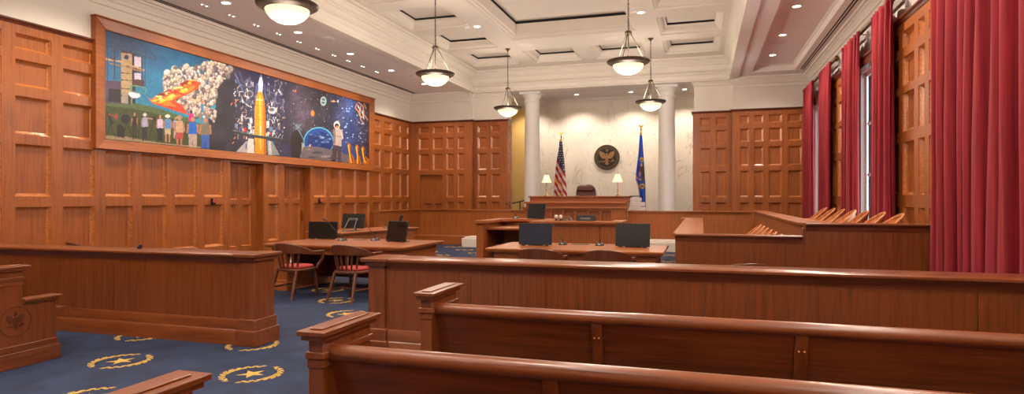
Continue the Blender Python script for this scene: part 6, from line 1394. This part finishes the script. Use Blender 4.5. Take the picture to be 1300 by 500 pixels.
def captain_chair(name,cat,wm,jury=False):
    t=T(name,'',cat)
    MB().prism(seat_poly(),up_,.405,.445).build('seat',wm,t,bevel=.012,seg=3)
    if not jury:
        MB().prism(seat_poly(.86),up_,.445,.485).build('cushion','red',t,bevel=.018,seg=3)
    # bent arm-and-back rail: high crest behind, arms running forward
    path=[]
    N=26
    for i in range(N+1):
        u=i/N*2-1; a=u*1.95                          # angle from straight back
        rx,ry=(.275 if jury else .30),.31
        hw=.015 if jury else .023
        x=rx*math.sin(a); y=-ry*math.cos(a)+.03
        if abs(a)>PI/2: 
            e=abs(a)-PI/2; x=math.copysign(rx+.02*math.sin(e*2),a); y=.03+.24*e/.38
        c_=max(0,math.cos(a*1.02)); c_=c_**.8 if c_>0 else 0
        if jury: zb,zt=.60+.05*c_,.62+.26*c_**1.1
        else: zb,zt=.662+.015*c_,.705+.128*c_
        path.append((x,y,zb if not jury else zt-.045,zt))
    band(MB(),path,hw).build('arm_rail',wm,t,bevel=.008)
    if not jury:
        for s in (-1,1):                              # front arm supports curl from the arm down to the seat
            MB().tube([(s*.305,.20,.675),(s*.318,.245,.64),(s*.31,.25,.57),(s*.28,.20,.50),(s*.26,.17,.43)],[.024,.028,.026,.023,.022],8).build('arm_support',wm,t)
        for k in range(7):
            a=(k-3)*.30; x,y=.292*math.sin(a),-.30*math.cos(a)+.03
            bx,by=.215*math.sin(a*1.0),-.225*math.cos(a)+.005
            m=MB(); dx,dy=math.cos(a)*.013,math.sin(a)*.013; nx,ny=math.sin(a)*.006,-math.cos(a)*.006
            m.hexa([(bx-dx-nx,by-dy-ny,.43),(bx+dx-nx,by+dy-ny,.43),(bx+dx+nx,by+dy+ny,.43),(bx-dx+nx,by-dy+ny,.43)],[(x-dx*1.3-nx,y-dy*1.3-ny,.70),(x+dx*1.3-nx,y+dy*1.3-ny,.70),(x+dx*1.3+nx,y+dy*1.3+ny,.70),(x-dx*1.3+nx,y-dy*1.3+ny,.70)])
            m.build('back_slat',wm,t)
        for sx in (-1,1):
            MB().tube([(sx*.19,-.17,.41),(sx*.20,-.22,.25),(sx*.215,-.27,.10),(sx*.225,-.30,0)],[.026,.025,.022,.019],8).build('leg',wm,t)
            MB().tube([(sx*.20,.19,.41),(sx*.215,.21,.25),(sx*.225,.23,0)],[.024,.026,.018],8).build('leg',wm,t)
        m=MB(); 
        for sx in (-1,1): m.tube([(sx*.207,-.25,.17),(sx*.217,.0,.17),(sx*.22,.215,.17)],[.011,.015,.011],8)
        m.tube([(-.214,-.02,.17),(.214,-.02,.17)],[.011,.011],8); m.build('stretcher',wm,t)
    else:
        for k in range(23):
            a=(k-11)*.142; i=(a/1.95+1)/2*N; i0=int(i); f=i-i0; P0,P1=path[i0],path[min(N,i0+1)]
            x,y,zt=[P0[q]*(1-f)+P1[q]*f for q in (0,1,3)]
            bx,by=.245*math.sin(a),-.24*math.cos(a)+.01; dx,dy=math.cos(a)*.0172,math.sin(a)*.0172; nx,ny=math.sin(a)*.006,-math.cos(a)*.005
            m=MB(); zt-=.03
            m.hexa([(bx-dx-nx,by-dy-ny,.43),(bx+dx-nx,by+dy-ny,.43),(bx+dx+nx,by+dy+ny,.43),(bx-dx+nx,by-dy+ny,.43)],[(x-dx*1.25-nx,y-dy*1.25-ny,zt),(x+dx*1.25-nx,y+dy*1.25-ny,zt),(x+dx*1.25+nx,y+dy*1.25+ny,zt),(x-dx*1.25+nx,y-dy*1.25+ny,zt)])
            m.build('back_slat',wm,t)
        MB().tube([(0,0,.06),(0,0,.41)],.035,12).build('pedestal','black',t)
        m=MB()
        for k in range(5): a=2*PI*k/5; m.tube([(0,0,.09),(.14*math.cos(a),.14*math.sin(a),.06),(.25*math.cos(a),.25*math.sin(a),.025)],[.03,.025,.022],8)
        m.lathe([(0,.13),(.04,.12),(.05,.06),(0,.05)],(0,0),12)
        m.build('star_base',wm,t)
    return t
ch=captain_chair('captain_chair','chair','cz')
ch.location=(-5.90,8.06,0); ch.rotation_euler=(0,0,R(-8)); ch['label']="wooden captain's chair with red cushion at the left table, its left one"; ch['group']="captain's chairs at the tables"
dup(ch,(-4.91,8.06,0),"wooden captain's chair with red cushion at the left table, its right one",R(-8))
dup(ch,(-2.12,8.25,0),"captain's chair at the right table behind the blue screen",R(2))
dup(ch,(-1.2,8.25,0),"captain's chair at the right table, in front of the grey screen's left side",R(-2))
g2="captain's chairs just behind the rail"
dup(ch,(-9.0,7.25,.06),'',R(-25),g2)['label']="wooden chair whose crest just shows over the left end of the left rail"
dup(ch,(-6.60,6.93,.0),'',R(12),g2)['label']="wooden chair whose crest peeps over the left rail near its post"
for c_ in C.objects:
    if c_.get('group')==g2 and c_.location.z>0: c_.location.z=0
dup(ch,(.37,7.02,0),"wooden chair whose crest shows above the right rail before the jury box",R(20),g2)
jc=captain_chair('jury_chair','chair','jz',True)
for i in range(6):
    l='%s slatted swivel chair from the near end of the lower jury row'%ORD[i]
    if i==0: jc.location=(.82,9.75,.1); jc.rotation_euler=(0,0,R(90)); jc['label']=l; jc['group']='lower row of jury chairs'
    else: dup(jc,(.82,9.75+.66*i,.1),l)
ys=[9.72,10.62,11.6,12.5,13.4,14.3,15.2]
for i,y in enumerate(ys): dup(jc,(2.35,y,.41),'%s slatted swivel chair from the near end of the upper jury row'%ORD[i],R(90),'upper row of jury chairs')
# ------------------------------------------------------------------ pews (face +y)
def pew_end(mb,x,yb,w=.075):
    a,b=x-w/2,x+w/2
    mb[0].box(a,b,yb,yb+.42,.0,.86); mb[0].box(a,b,yb+.42,yb+.72,.0,.57)
    mb[1].box(a-.012,b+.012,yb-.012,yb+.43,.768,.80); mb[1].box(a-.012,b+.012,yb-.012,yb+.43,.70,.722) if False else None
    mb[1].box(a-.02,b+.02,yb-.03,yb+.45,.855,.885); mb[1].box(a-.035,b+.035,yb-.045,yb+.47,.878,.90); mb[1].box(a+.005,b-.005,yb-.0,yb+.42,.90,.908)
    mb[1].box(a-.035,b+.035,yb+.42,yb+.76,.575,.60); mb[1].box(a-.02,b+.02,yb+.42,yb+.74,.555,.58)
    mb[1].box(a-.006,b+.006,yb-.006,yb+.42,.727,.765)
    mb[2].box(a-.02,b+.02,yb-.02,yb+.75,.0,.14); mb[2].box(a-.008,b+.008,yb-.008,yb+.73,.14,.20)
def pew(label,x0,x1,yb,group,emblem=None):
    cx=(x0+x1)/2; t=T('pew',label,'pew',(cx,yb,0),group=group); a,b=x0-cx,x1-cx
    for x in (a+.0375,b-.0375):
        mb=(MB(),MB(),MB()); pew_end(mb,x,0)
        e=mb[0].build('end_panel','bz',t,bevel=.003)
        mb[1].build('cap_moulding','by',e,bevel=.006); mb[2].build('plinth','by',e,bevel=.005)
        if emblem and x>0:
            mfE=lambda u,v,w:(x+.0375+w,.36+u*.135,.41+v*.135)
            q=MB()
            annulus(q,mfE,.95,1.0,-.002,.004,n=40)
            for s in eagle_shapes(): q.prism([(xx*.8,yy*.8) for xx,yy in s],mfE,-.002,.006)
            q.build('carved_eagle_emblem','carve',e,smooth=0)
    p=[(.075,.74),(.06,.40)]
    bk=MB(); i0,i1=a+.075,b-.075
    bk.hexa([(i0,.185,.38),(i1,.185,.38),(i1,.21,.38),(i0,.21,.38)],[(i0,.06,.775),(i1,.06,.775),(i1,.085,.775),(i0,.085,.775)]); bk.build('backrest','bx',t)
    r=MB(); ring=[]
    prof=[]
    for k in range(16):
        an=2*PI*k/16; prof.append((.07+.042*math.cos(an),.785+.04*math.sin(an)))
    vs=[(i0-.012,y,z) for y,z in prof]+[(i1+.012,y,z) for y,z in prof]
    r.add(vs,[(k,(k+1)%16,16+(k+1)%16,16+k) for k in range(16)]+[tuple(range(16)),tuple(range(16,32))]); r.build('top_rail','bx',t)
    n=max(1,round((b-a)/1.1))
    for k in range(1,n):
        x=a+(b-a)*k/n; d=MB()
        d.hexa([(x-.032,.165,.36),(x+.032,.165,.36),(x+.032,.19,.36),(x-.032,.19,.36)],[(x-.032,.038,.775),(x+.032,.038,.775),(x+.032,.065,.775),(x-.032,.065,.775)])
        o=d.build('back_stile','bz',t,bevel=.004)
        s_=MB()
        for dx in (-.014,.014): s_.obox((x+dx,.062,.665),(.011,.012,.011),rx=R(-18))
        s_.build('peg','brass' if False else 'jz',o,bevel=.003)
    s=MB(); pr=[(.19,.385),(.86,.385),(.905,.395),(.93,.425),(.905,.455),(.86,.465),(.2,.42)]
    vs=[(i0,y,z) for y,z in pr]+[(i1,y,z) for y,z in pr]; m_=len(pr)
    s.add(vs,[(k,(k+1)%m_,m_+(k+1)%m_,m_+k) for k in range(m_)]+[tuple(range(m_)),tuple(range(m_,2*m_))]); s.build('seat','bx',t,bevel=.003)
    return t
GR='pews right of the aisle'
pew('wooden pew nearest the rail on the right, its back toward the viewer',-1.715,2.745,3.62,GR)
pew('wooden pew in the right foreground, second from the rail',-1.715,2.745,2.44,GR)
pew('wooden pew at the bottom edge, only its end cap in the picture',-1.715,2.745,1.27,GR)
pew('wooden pew at the left edge with a carved eagle on its stepped end',-9.2,-5.78,3.60,'pews left of the aisle',True)
# ------------------------------------------------------------------ counsel tables
def counsel_table(label,x0,x1,y0,y1):
    cx,cy=(x0+x1)/2,(y0+y1)/2; t=T('counsel_table',label,'table',(cx,cy,0),group='counsel tables'); a,c_=(x1-x0)/2,(y1-y0)/2
    m=MB(); m.box(-a,a,-c_,c_,.725,.76); m.box(-a+.02,a-.02,-c_+.02,c_-.02,.70,.725); m.build('table_top','bx' if False else 'wx',t,bevel=.008)
    MB().box(-a+.1,a-.1,-c_+.1,c_-.1,.60,.70).build('apron','wx',t,bevel=.003)
    for s in (-1,1):
        m=MB(); x=s*(a-.24); m.box(x-.13,x+.13,-c_+.12,c_-.12,.16,.60); m.build('pedestal','wz',t,bevel=.004)
        m=MB(); m.box(x-.16,x+.16,-c_+.09,c_-.09,0,.12); m.box(x-.145,x+.145,-c_+.105,c_-.105,.12,.17); m.build('plinth','wx',t,bevel=.005)
    MB().box(-a+.37,a-.37,c_-.32,c_-.28,.1,.60).build('modesty_panel','bz',t)
    return t
counsel_table('long wooden table on the left with two chairs and two screens',-6.78,-4.28,8.42,9.98)
counsel_table('long wooden table on the right with two chairs, before the clerk\'s desk',-3.06,-.50,8.66,9.98)
t=T('side_desk','smaller wooden desk standing beyond the left table','desk',(-7.25,12.45,0),R(-10))
m=MB(); m.box(-.5,.5,-1.35,1.35,.755,.79); m.box(-.47,.47,-1.32,1.32,.73,.755); m.build('desk_top','wy',t,bevel=.008)
m=MB(); m.box(-.42,.42,-1.25,1.25,.0,.73); m.build('cabinet','wz',t,bevel=.004)
MB().box(-.44,.44,-1.27,1.27,0,.14).build('plinth','wy',t,bevel=.005)
# ------------------------------------------------------------------ lectern and clerk's desk
t=T('lectern','tall wooden lectern with open shelf, left of the clerk\'s desk','lectern',(-3.62,12.3,0))
m=MB(); m.box(-.66,-.52,-.72,.78,0.001,.99); m.build('side_panel','wz',t,bevel=.004)
m=MB(); m.box(.50,.64,-.72,.78,0.001,.99); m.build('side_panel','wz',t,bevel=.004)
m=MB(); m.box(-.52,.50,.62,.76,0.001,.99); m.build('front_panel','wz',t,bevel=.003)
m=MB(); m.box(-.70,-.44,-.78,.84,.995,1.05); m.box(.44,.70,-.78,.84,.995,1.05); m.box(-.44,.44,.50,.84,.995,1.05); m.hexa([(-.44,.3,.995),(-.44,.5,.995),(-.24,.5,.995),(-.43,.3,.995)],[(-.44,.3,1.05),(-.44,.5,1.05),(-.24,.5,1.05),(-.43,.3,1.05)]); m.hexa([(.44,.3,.995),(.43,.3,.995),(.24,.5,.995),(.44,.5,.995)],[(.44,.3,1.05),(.43,.3,1.05),(.24,.5,1.05),(.44,.5,1.05)]); m.build('top_cap','wx',t,bevel=.008)
m=MB(); m.box(-.52,.50,-.52,.62,.86,.90); m.build('writing_surface','wx',t,bevel=.004)
m=MB(); m.box(-.52,.50,-.40,.62,.50,.53); m.build('shelf','wx',t,bevel=.003)
t=T('clerk_desk','wooden clerk\'s desk with a solid front, right of the lectern','desk',(-2.2,12.2,0))
m=MB(); m.box(-.68,.70,-.42,-.28,0.001,.99); m.box(.58,.70,-.28,.5,0.001,.99); m.box(-.68,-.58,-.28,.5,.001,.99); m.build('front_panel','wz',t,bevel=.004)
m=MB(); m.box(-.69,.76,-.50,-.18,.995,1.05); m.box(.50,.76,-.18,.55,.995,1.05); m.box(-.68,.74,-.46,-.2,.96,.995); m.build('top_cap','wx',t,bevel=.01)
m=MB(); m.box(-.58,.58,-.28,.5,.72,.75); m.build('desk_top','wx',t,bevel=.003)
# ------------------------------------------------------------------ judge's bench
t=T('judge_bench','tiered wooden bench of the judge before the marble wall','judge bench',(-3.6,18.4,.32))
bx0,bx1=-1.56,1.48
m=MB(); mf=lambda s,z,d:(s,-.25+d,z)
panels(m,bx0,bx1-.42,0,.86,[(bx0+.1+i*.375,bx0+.1+i*.375+.30,.42,.78) for i in range(7)]+[(bx0+.1+i*.375,bx0+.1+i*.375+.30,.08,.34) for i in range(7)],[],mf,PROF)
m.box(bx0,bx1-.42,-.2,.2,0,.85); m.build('front_panel','wz',t,smooth=0)
m=MB(); m.box(bx1-.42,bx1,-.3,.2,0,.85); m.build('corner_pier','wz',t,bevel=.004)
m=MB(); m.box(bx0-.06,bx1+.04,-.34,.3,.86,.90); m.box(bx0-.03,bx1+.02,-.31,.3,.83,.86); m.build('lower_ledge','wx',t,bevel=.008)
m=MB(); m.box(bx0-.02,bx1-.01,.0,.95,.90,1.0); m.build('middle_fascia','wx',t,bevel=.003)
m=MB(); m.box(bx0-.06,bx1+.0,-.06,1.0,1.0,1.06); m.build('middle_ledge','wx',t,bevel=.01)
m=MB(); m.box(bx0,bx1-.0,.38,1.2,1.06,1.19); m.build('upper_fascia','wx',t,bevel=.003)
m=MB(); m.box(bx0-.04,bx1+.04,.33,1.25,1.19,1.235); m.build('bench_top','wx',t,bevel=.01)
# pale box and black rail at the right end of the bench
t=T('paper_trays','pale grey stacked trays at the right end of the bench','trays',(-1.86,18.72,1.12))
m=MB()
for k,(w,z0,z1) in enumerate(((.46,.0,.11),(.42,.13,.25),(.32,.27,.38))): m.box(-.18,-.18+w,-.07,.12,z0,z1)
m.box(-.17,-.15,.03,.1,0,.38); m.build('tray_stack','pale',t,bevel=.01)
m=MB(); m.tube([(-.20,.0,.38),(-.20,.0,.43),(.12,.0,.43),(.17,.0,.40),(.17,.0,.36)],.014,8); m.build('black_rail','black',t)
t=T('handrail','black metal handrail in front of the ochre wall','handrail',(-6.4,21.6,.6))
MB().tube([(-.55,0,.62),(.45,0,.84)],.022,8).build('rail','black',t); MB().tube([(-.45,0,0),(-.45,0,.64)],.018,8).build('post','black',t); MB().tube([(.1,0,0),(.1,0,.76)],.022,8).build('post','black',t)
# judge's chair
t=T('judge_chair','high-backed burgundy leather chair behind the bench','chair',(-3.63,20.1,.6))
m=MB()
def pad(mb,cx,cz,w,h,y,d):
    n=22; pts=[]
    for k in range(n):
        a=2*PI*k/n; c_,s_=math.cos(a),math.sin(a); pts.append((cx+math.copysign(abs(c_)**.5,c_)*w/2,cz+math.copysign(abs(s_)**.5,s_)*h/2))
    mb.prism(pts,lambda u,v,w_:(u,y+w_,v),-d/2,d/2)
pad(m,0,.83,.66,1.02,.06,.12); m.build('backrest','leather',t,bevel=.045,seg=4)
m=MB(); pad(m,0,1.20,.56,.20,-.03,.12); m.build('head_roll','leather',t,bevel=.05,seg=4)
m=MB(); pad(m,0,.90,.56,.32,-.02,.08); m.build('lumbar_pad','leather',t,bevel=.035,seg=4)
m=MB(); m.box(-.28,.28,-.5,.02,.40,.52); m.build('seat','leather',t,bevel=.05,seg=4)
for s in (-1,1): MB().box(s*.33-.04,s*.33+.04,-.42,.02,.60,.66).tube([(s*.33,-.1,.6),(s*.3,-.12,.45)],.02).build('armrest','leather',t,bevel=.015)
m=MB(); m.tube([(0,-.2,.08),(0,-.2,.42)],.03)
for k in range(5): a=2*PI*k/5; m.tube([(0,-.2,.1),(.3*math.cos(a),-.2+.3*math.sin(a),.03)],[.025,.02])
m.build('swivel_base','black',t)
# desk lamps
t=T('desk_lamp','','lamp')
MB().lathe([(0,0),(.075,0),(.075,.015),(.03,.03),(.014,.05),(.012,.2),(.022,.22),(.012,.24),(.012,.42),(.018,.44),(.01,.47)],(0,0),16).build('stem','brass',t)
MB().lathe([(.155,.42),(.13,.49),(.095,.58),(.07,.66),(.066,.66),(.09,.58),(.125,.49),(.15,.42)],(0,0),28).build('lamp_shade','shade',t)
MB().lathe([(0,.66),(.02,.665),(.012,.69),(.018,.71),(0,.725)],(0,0),10).build('finial','brass',t)
t.location=(-4.66,18.95,1.555); t['label']='brass desk lamp with cream shade on the left end of the bench'; t['group']='desk lamps on the bench'
dup(t,(-2.45,18.95,1.555),'brass desk lamp with cream shade on the right end of the bench')
# ------------------------------------------------------------------ screens, microphones, small things
def monitor(label,x,y,z,w,h,rz=0,mat='screen',group='screens on the desks',tilt=-6,stand='feet',thk=.02,lift=.015):
    t=T('monitor',label,'monitor',(x,y,z),rz,group)
    k=R(tilt)
    def P(u,v,d): return (u,d*math.cos(k)-(v)*math.sin(k),lift+v*math.cos(k)+d*math.sin(k))
    m=MB(); m.hexa([P(-w/2,0,0),P(w/2,0,0),P(w/2,0,thk),P(-w/2,0,thk)],[P(-w/2,h,0),P(w/2,h,0),P(w/2,h,thk),P(-w/2,h,thk)]); m.build('case','black',t,bevel=.004)
    b=.012
    m=MB(); m.hexa([P(-w/2+b,b,-.0015),P(w/2-b,b,-.0015),P(w/2-b,b,.003),P(-w/2+b,b,.003)],[P(-w/2+b,h-b,-.0015),P(w/2-b,h-b,-.0015),P(w/2-b,h-b,.003),P(-w/2+b,h-b,.003)]); m.build('screen_panel',mat,t,smooth=0)
    m=MB()
    m.hexa([(-.05,.16,0),(.05,.16,0),(.05,.20,.0),(-.05,.20,.0)],[P(-.05,h*.5,thk),P(.05,h*.5,thk),P(.05,h*.5,thk+.03),P(-.05,h*.5,thk+.03)]); m.box(-.12,.12,.02,.22,0,.012)
    m.build('stand','black',t,bevel=.003)
    m=MB()
    for s in (-1,1): m.box(s*w*.36-.025,s*w*.36+.025,-.02,.05,0,lift+.004)
    m.build('foot','black',t,bevel=.003)
    return t
monitor('wide black screen on the left end of the left table',-6.5,9.66,.76,.56,.30,R(6),'dullscreen',tilt=-4)
monitor('black glossy screen on the right end of the left table',-4.93,9.42,.76,.50,.34,R(-22),tilt=-12)
monitor('blue-tinted screen on the left half of the right table',-2.47,9.3,.76,.52,.33,R(3),'bluescreen',tilt=-3)
monitor('dark grey screen on the right end of the right table',-1.0,9.4,.76,.52,.345,R(-8),'dullscreen',tilt=-8)
monitor('small glossy screen standing on the lectern',-3.41,12.88,1.05,.42,.32,R(-12),tilt=-12)
# screen seen from behind on the side desk
t=T('monitor','black screen seen from behind, propped on a frame on the side desk','monitor',(-7.18,11.75,.79),R(-4),'screens on the desks')
k=R(14)
m=MB(); P=lambda u,v,d:(u,d*math.cos(k)+v*math.sin(k),.06+v*math.cos(k)-d*math.sin(k))
m.hexa([P(-.28,0,0),P(.28,0,0),P(.28,0,.03),P(-.28,0,.03)],[P(-.28,.32,0),P(.28,.32,0),P(.28,.32,.03),P(-.28,.32,.03)]); m.build('case','black',t,bevel=.006)
m=MB()
for s in (-1,1): m.tube([P(s*.1,.2,-.01),(s*.13,-.12,.012)],.012,8); 
m.tube([(-.15,-.12,.012),(.15,-.12,.012)],.012,8); m.tube([P(-.1,.2,-.012),P(.1,.2,-.012)],.014,8); m.tube([P(0,.05,.03),(0,.16,.022)],.02,8); m.box(-.14,.14,.08,.2,0,.012)
m.build('stand','grey',t)
m=MB(); m.hexa([P(-.12,.17,-.004),P(.12,.17,-.004),P(.12,.17,.001),P(-.12,.17,.001)],[P(-.12,.22,-.004),P(.12,.22,-.004),P(.12,.22,.001),P(-.12,.22,.001)]); m.build('vent_plate','grey',t,smooth=0)
def mic(label,x,y,z,dx,h,rz=0,dy=0,group='gooseneck microphones'):
    t=T('microphone',label,'microphone',(x,y,z),rz,group)
    m=MB(); m.hexa([(-.065,-.075,0),(.065,-.075,0),(.065,.075,0),(-.065,.075,0)],[(-.05,-.05,.03),(.05,-.05,.03),(.04,.05,.045),(-.04,.05,.045)]); m.build('base','black',t,bevel=.006)
    b=.03; m=MB(); m.tube([(0,0,.03),(0.0,0,.07),(dx*.25,dy*.25,h*.35),(dx*.65,dy*.65,h*.75),(dx*.93,dy*.9,h*.97)],[.009,.007,.006,.005,.005],8); m.build('gooseneck','black',t)
    m=MB(); m.tube([(dx*.90,dy*.88,h*.96),(dx*1.0,dy,h*1.0),(dx*1.09+.001,dy*1.05,h*1.02)],[.012,.016,.012],10); m.build('head','black',t)
    m=MB(); m.box(-.02,.02,-.066,-.05,.012,.03); m.build('button','pale',t,bevel=.002)
mic('microphone beside the wide screen on the left table, leaning left',-5.94,9.42,.76,-.36,.36); mic('microphone near the right screen on the left table, leaning left',-5.42,9.62,.76,-.25,.36)
mic('microphone beside the blue screen on the right table, leaning left',-2.1,9.62,.76,-.17,.29); mic('upright microphone in the middle of the right table',-1.52,9.62,.76,.0,.29)
mic('microphone on the far side of the side desk, leaning left',-7.07,13.1,.79,-.42,.33); mic('tall microphone on the lectern, leaning left',-3.87,12.96,1.05,-.22,.33)
t=T('desk_plate','flat dark cover plate in the middle of the right table','plate',(-1.85,9.74,.76)); MB().box(-.15,.15,-.07,.07,0,.008).build('plate','grey',t,bevel=.003); MB().box(-.12,.12,-.045,.045,.008,.010).build('lid','black',t,smooth=0)
t=T('desk_plate','flat dark cover plate in the middle of the left table','plate',(-5.75,9.7,.76)); MB().box(-.12,.12,-.07,.07,0,.008).build('plate','grey',t,bevel=.003); MB().box(-.1,.1,-.045,.045,.008,.010).build('lid','black',t,smooth=0)
t=T('telephone','black handset standing upright on the side desk','telephone',(-6.92,13.45,.79),R(-10)); MB().hexa([(-.08,-.09,0),(.08,-.09,0),(.08,.09,0),(-.08,.09,0)],[(-.07,-.07,.02),(.07,-.07,.02),(.07,.07,.06),(-.07,.07,.06)]).build('base','black',t,bevel=.006)
MB().hexa([(-.07,.0,.04),(-.01,.0,.04),(-.01,.04,.04),(-.07,.04,.04)],[(-.02,.05,.30),(.06,.05,.30),(.06,.10,.30),(-.02,.10,.30)]).build('handset','black',t,bevel=.012)
t=T('desk_clock','black box with a grey front strip on the clerk\'s desk','device',(-2.17,12.02,1.05),R(-3)); MB().hexa([(-.19,-.05,0),(.19,-.05,0),(.19,.06,0),(-.19,.06,0)],[(-.18,-.03,.11),(.18,-.03,.11),(.18,.06,.11),(-.18,.06,.11)]).build('case','black',t,bevel=.006)
MB().hexa([(-.10,-.047,.035),(.10,-.047,.035),(.10,-.03,.035),(-.10,-.03,.035)],[(-.10,-.042,.065),(.10,-.042,.065),(.10,-.03,.065),(-.10,-.03,.065)]).build('display_strip','grey',t,smooth=0)
for i,x in enumerate((-2.745,-2.655)):
    t=T('earpiece','white earpiece on a black stub on the clerk\'s desk, '+('left' if i==0 else 'right')+' of the pair','earpiece',(x,11.95,1.05),group='white earpieces')
    MB().lathe([(0,0),(.025,0),(.025,.02),(.018,.03),(.018,.05),(0,.05)],(0,0),12).build('stub','black',t); MB().lathe([(.018,.045),(.03,.06),(.034,.08),(.03,.105),(.015,.115),(0,.116)],(0,0),14).build('bulb','white',t)
t=T('headset','small grey headset lying beside the black box on the clerk\'s desk','headset',(-2.46,11.98,1.05))
MB().tube([(-.07+.035*0+.07*math.sin(a)+.07-.07,0,.02+.06*math.cos(a)) if math.cos(a)>0 else (.0,0,.02) for a in [R(q) for q in range(-80,81,20)]],.009,8).build('headband','grey',t)
for s in (-1,1): MB().lathe([(0,0),(.028,0),(.03,.02),(.02,.04),(0,.042)],(s*.05-.07*0-.035,0),12).build('ear_cup','grey',t)
t=T('small_black_box','small black box standing on the left rail','device',(-6.02,5.44,.931)); MB().box(-.017,.017,-.02,.02,0,.045).build('case','black',t,bevel=.004); MB().box(-.006,.006,-.022,-.018,.03,.036).build('white_light','white',t,smooth=0)
# ------------------------------------------------------------------ daylight, exposure
w=bpy.data.worlds.new('daylight'); S.world=w; w.use_nodes=True
nt=w.node_tree; bg=nt.nodes['Background']
tc=nt.nodes.new('ShaderNodeTexCoord'); sx=nt.nodes.new('ShaderNodeSeparateXYZ'); nt.links.new(tc.outputs['Generated'],sx.inputs[0])
rp_=ramp(nt,[(.45,(.55,.62,.66,1)),(.6,(.62,.86,1,1))]); nt.links.new(sx.outputs['Z'],rp_.inputs['Fac']); nt.links.new(rp_.outputs[0],bg.inputs['Color']); bg.inputs['Strength'].default_value=PW['sky']
S.view_settings.view_transform='Standard'; S.view_settings.look='None'; S.view_settings.gamma=1; S.view_settings.use_curve_mapping=False
S.view_settings.exposure=PW['exposure']
cy=S.cycles; cy.max_bounces=7; cy.diffuse_bounces=4; cy.glossy_bounces=3; cy.transmission_bounces=3; cy.transparent_max_bounces=6; cy.sample_clamp_indirect=4; cy.use_denoising=True
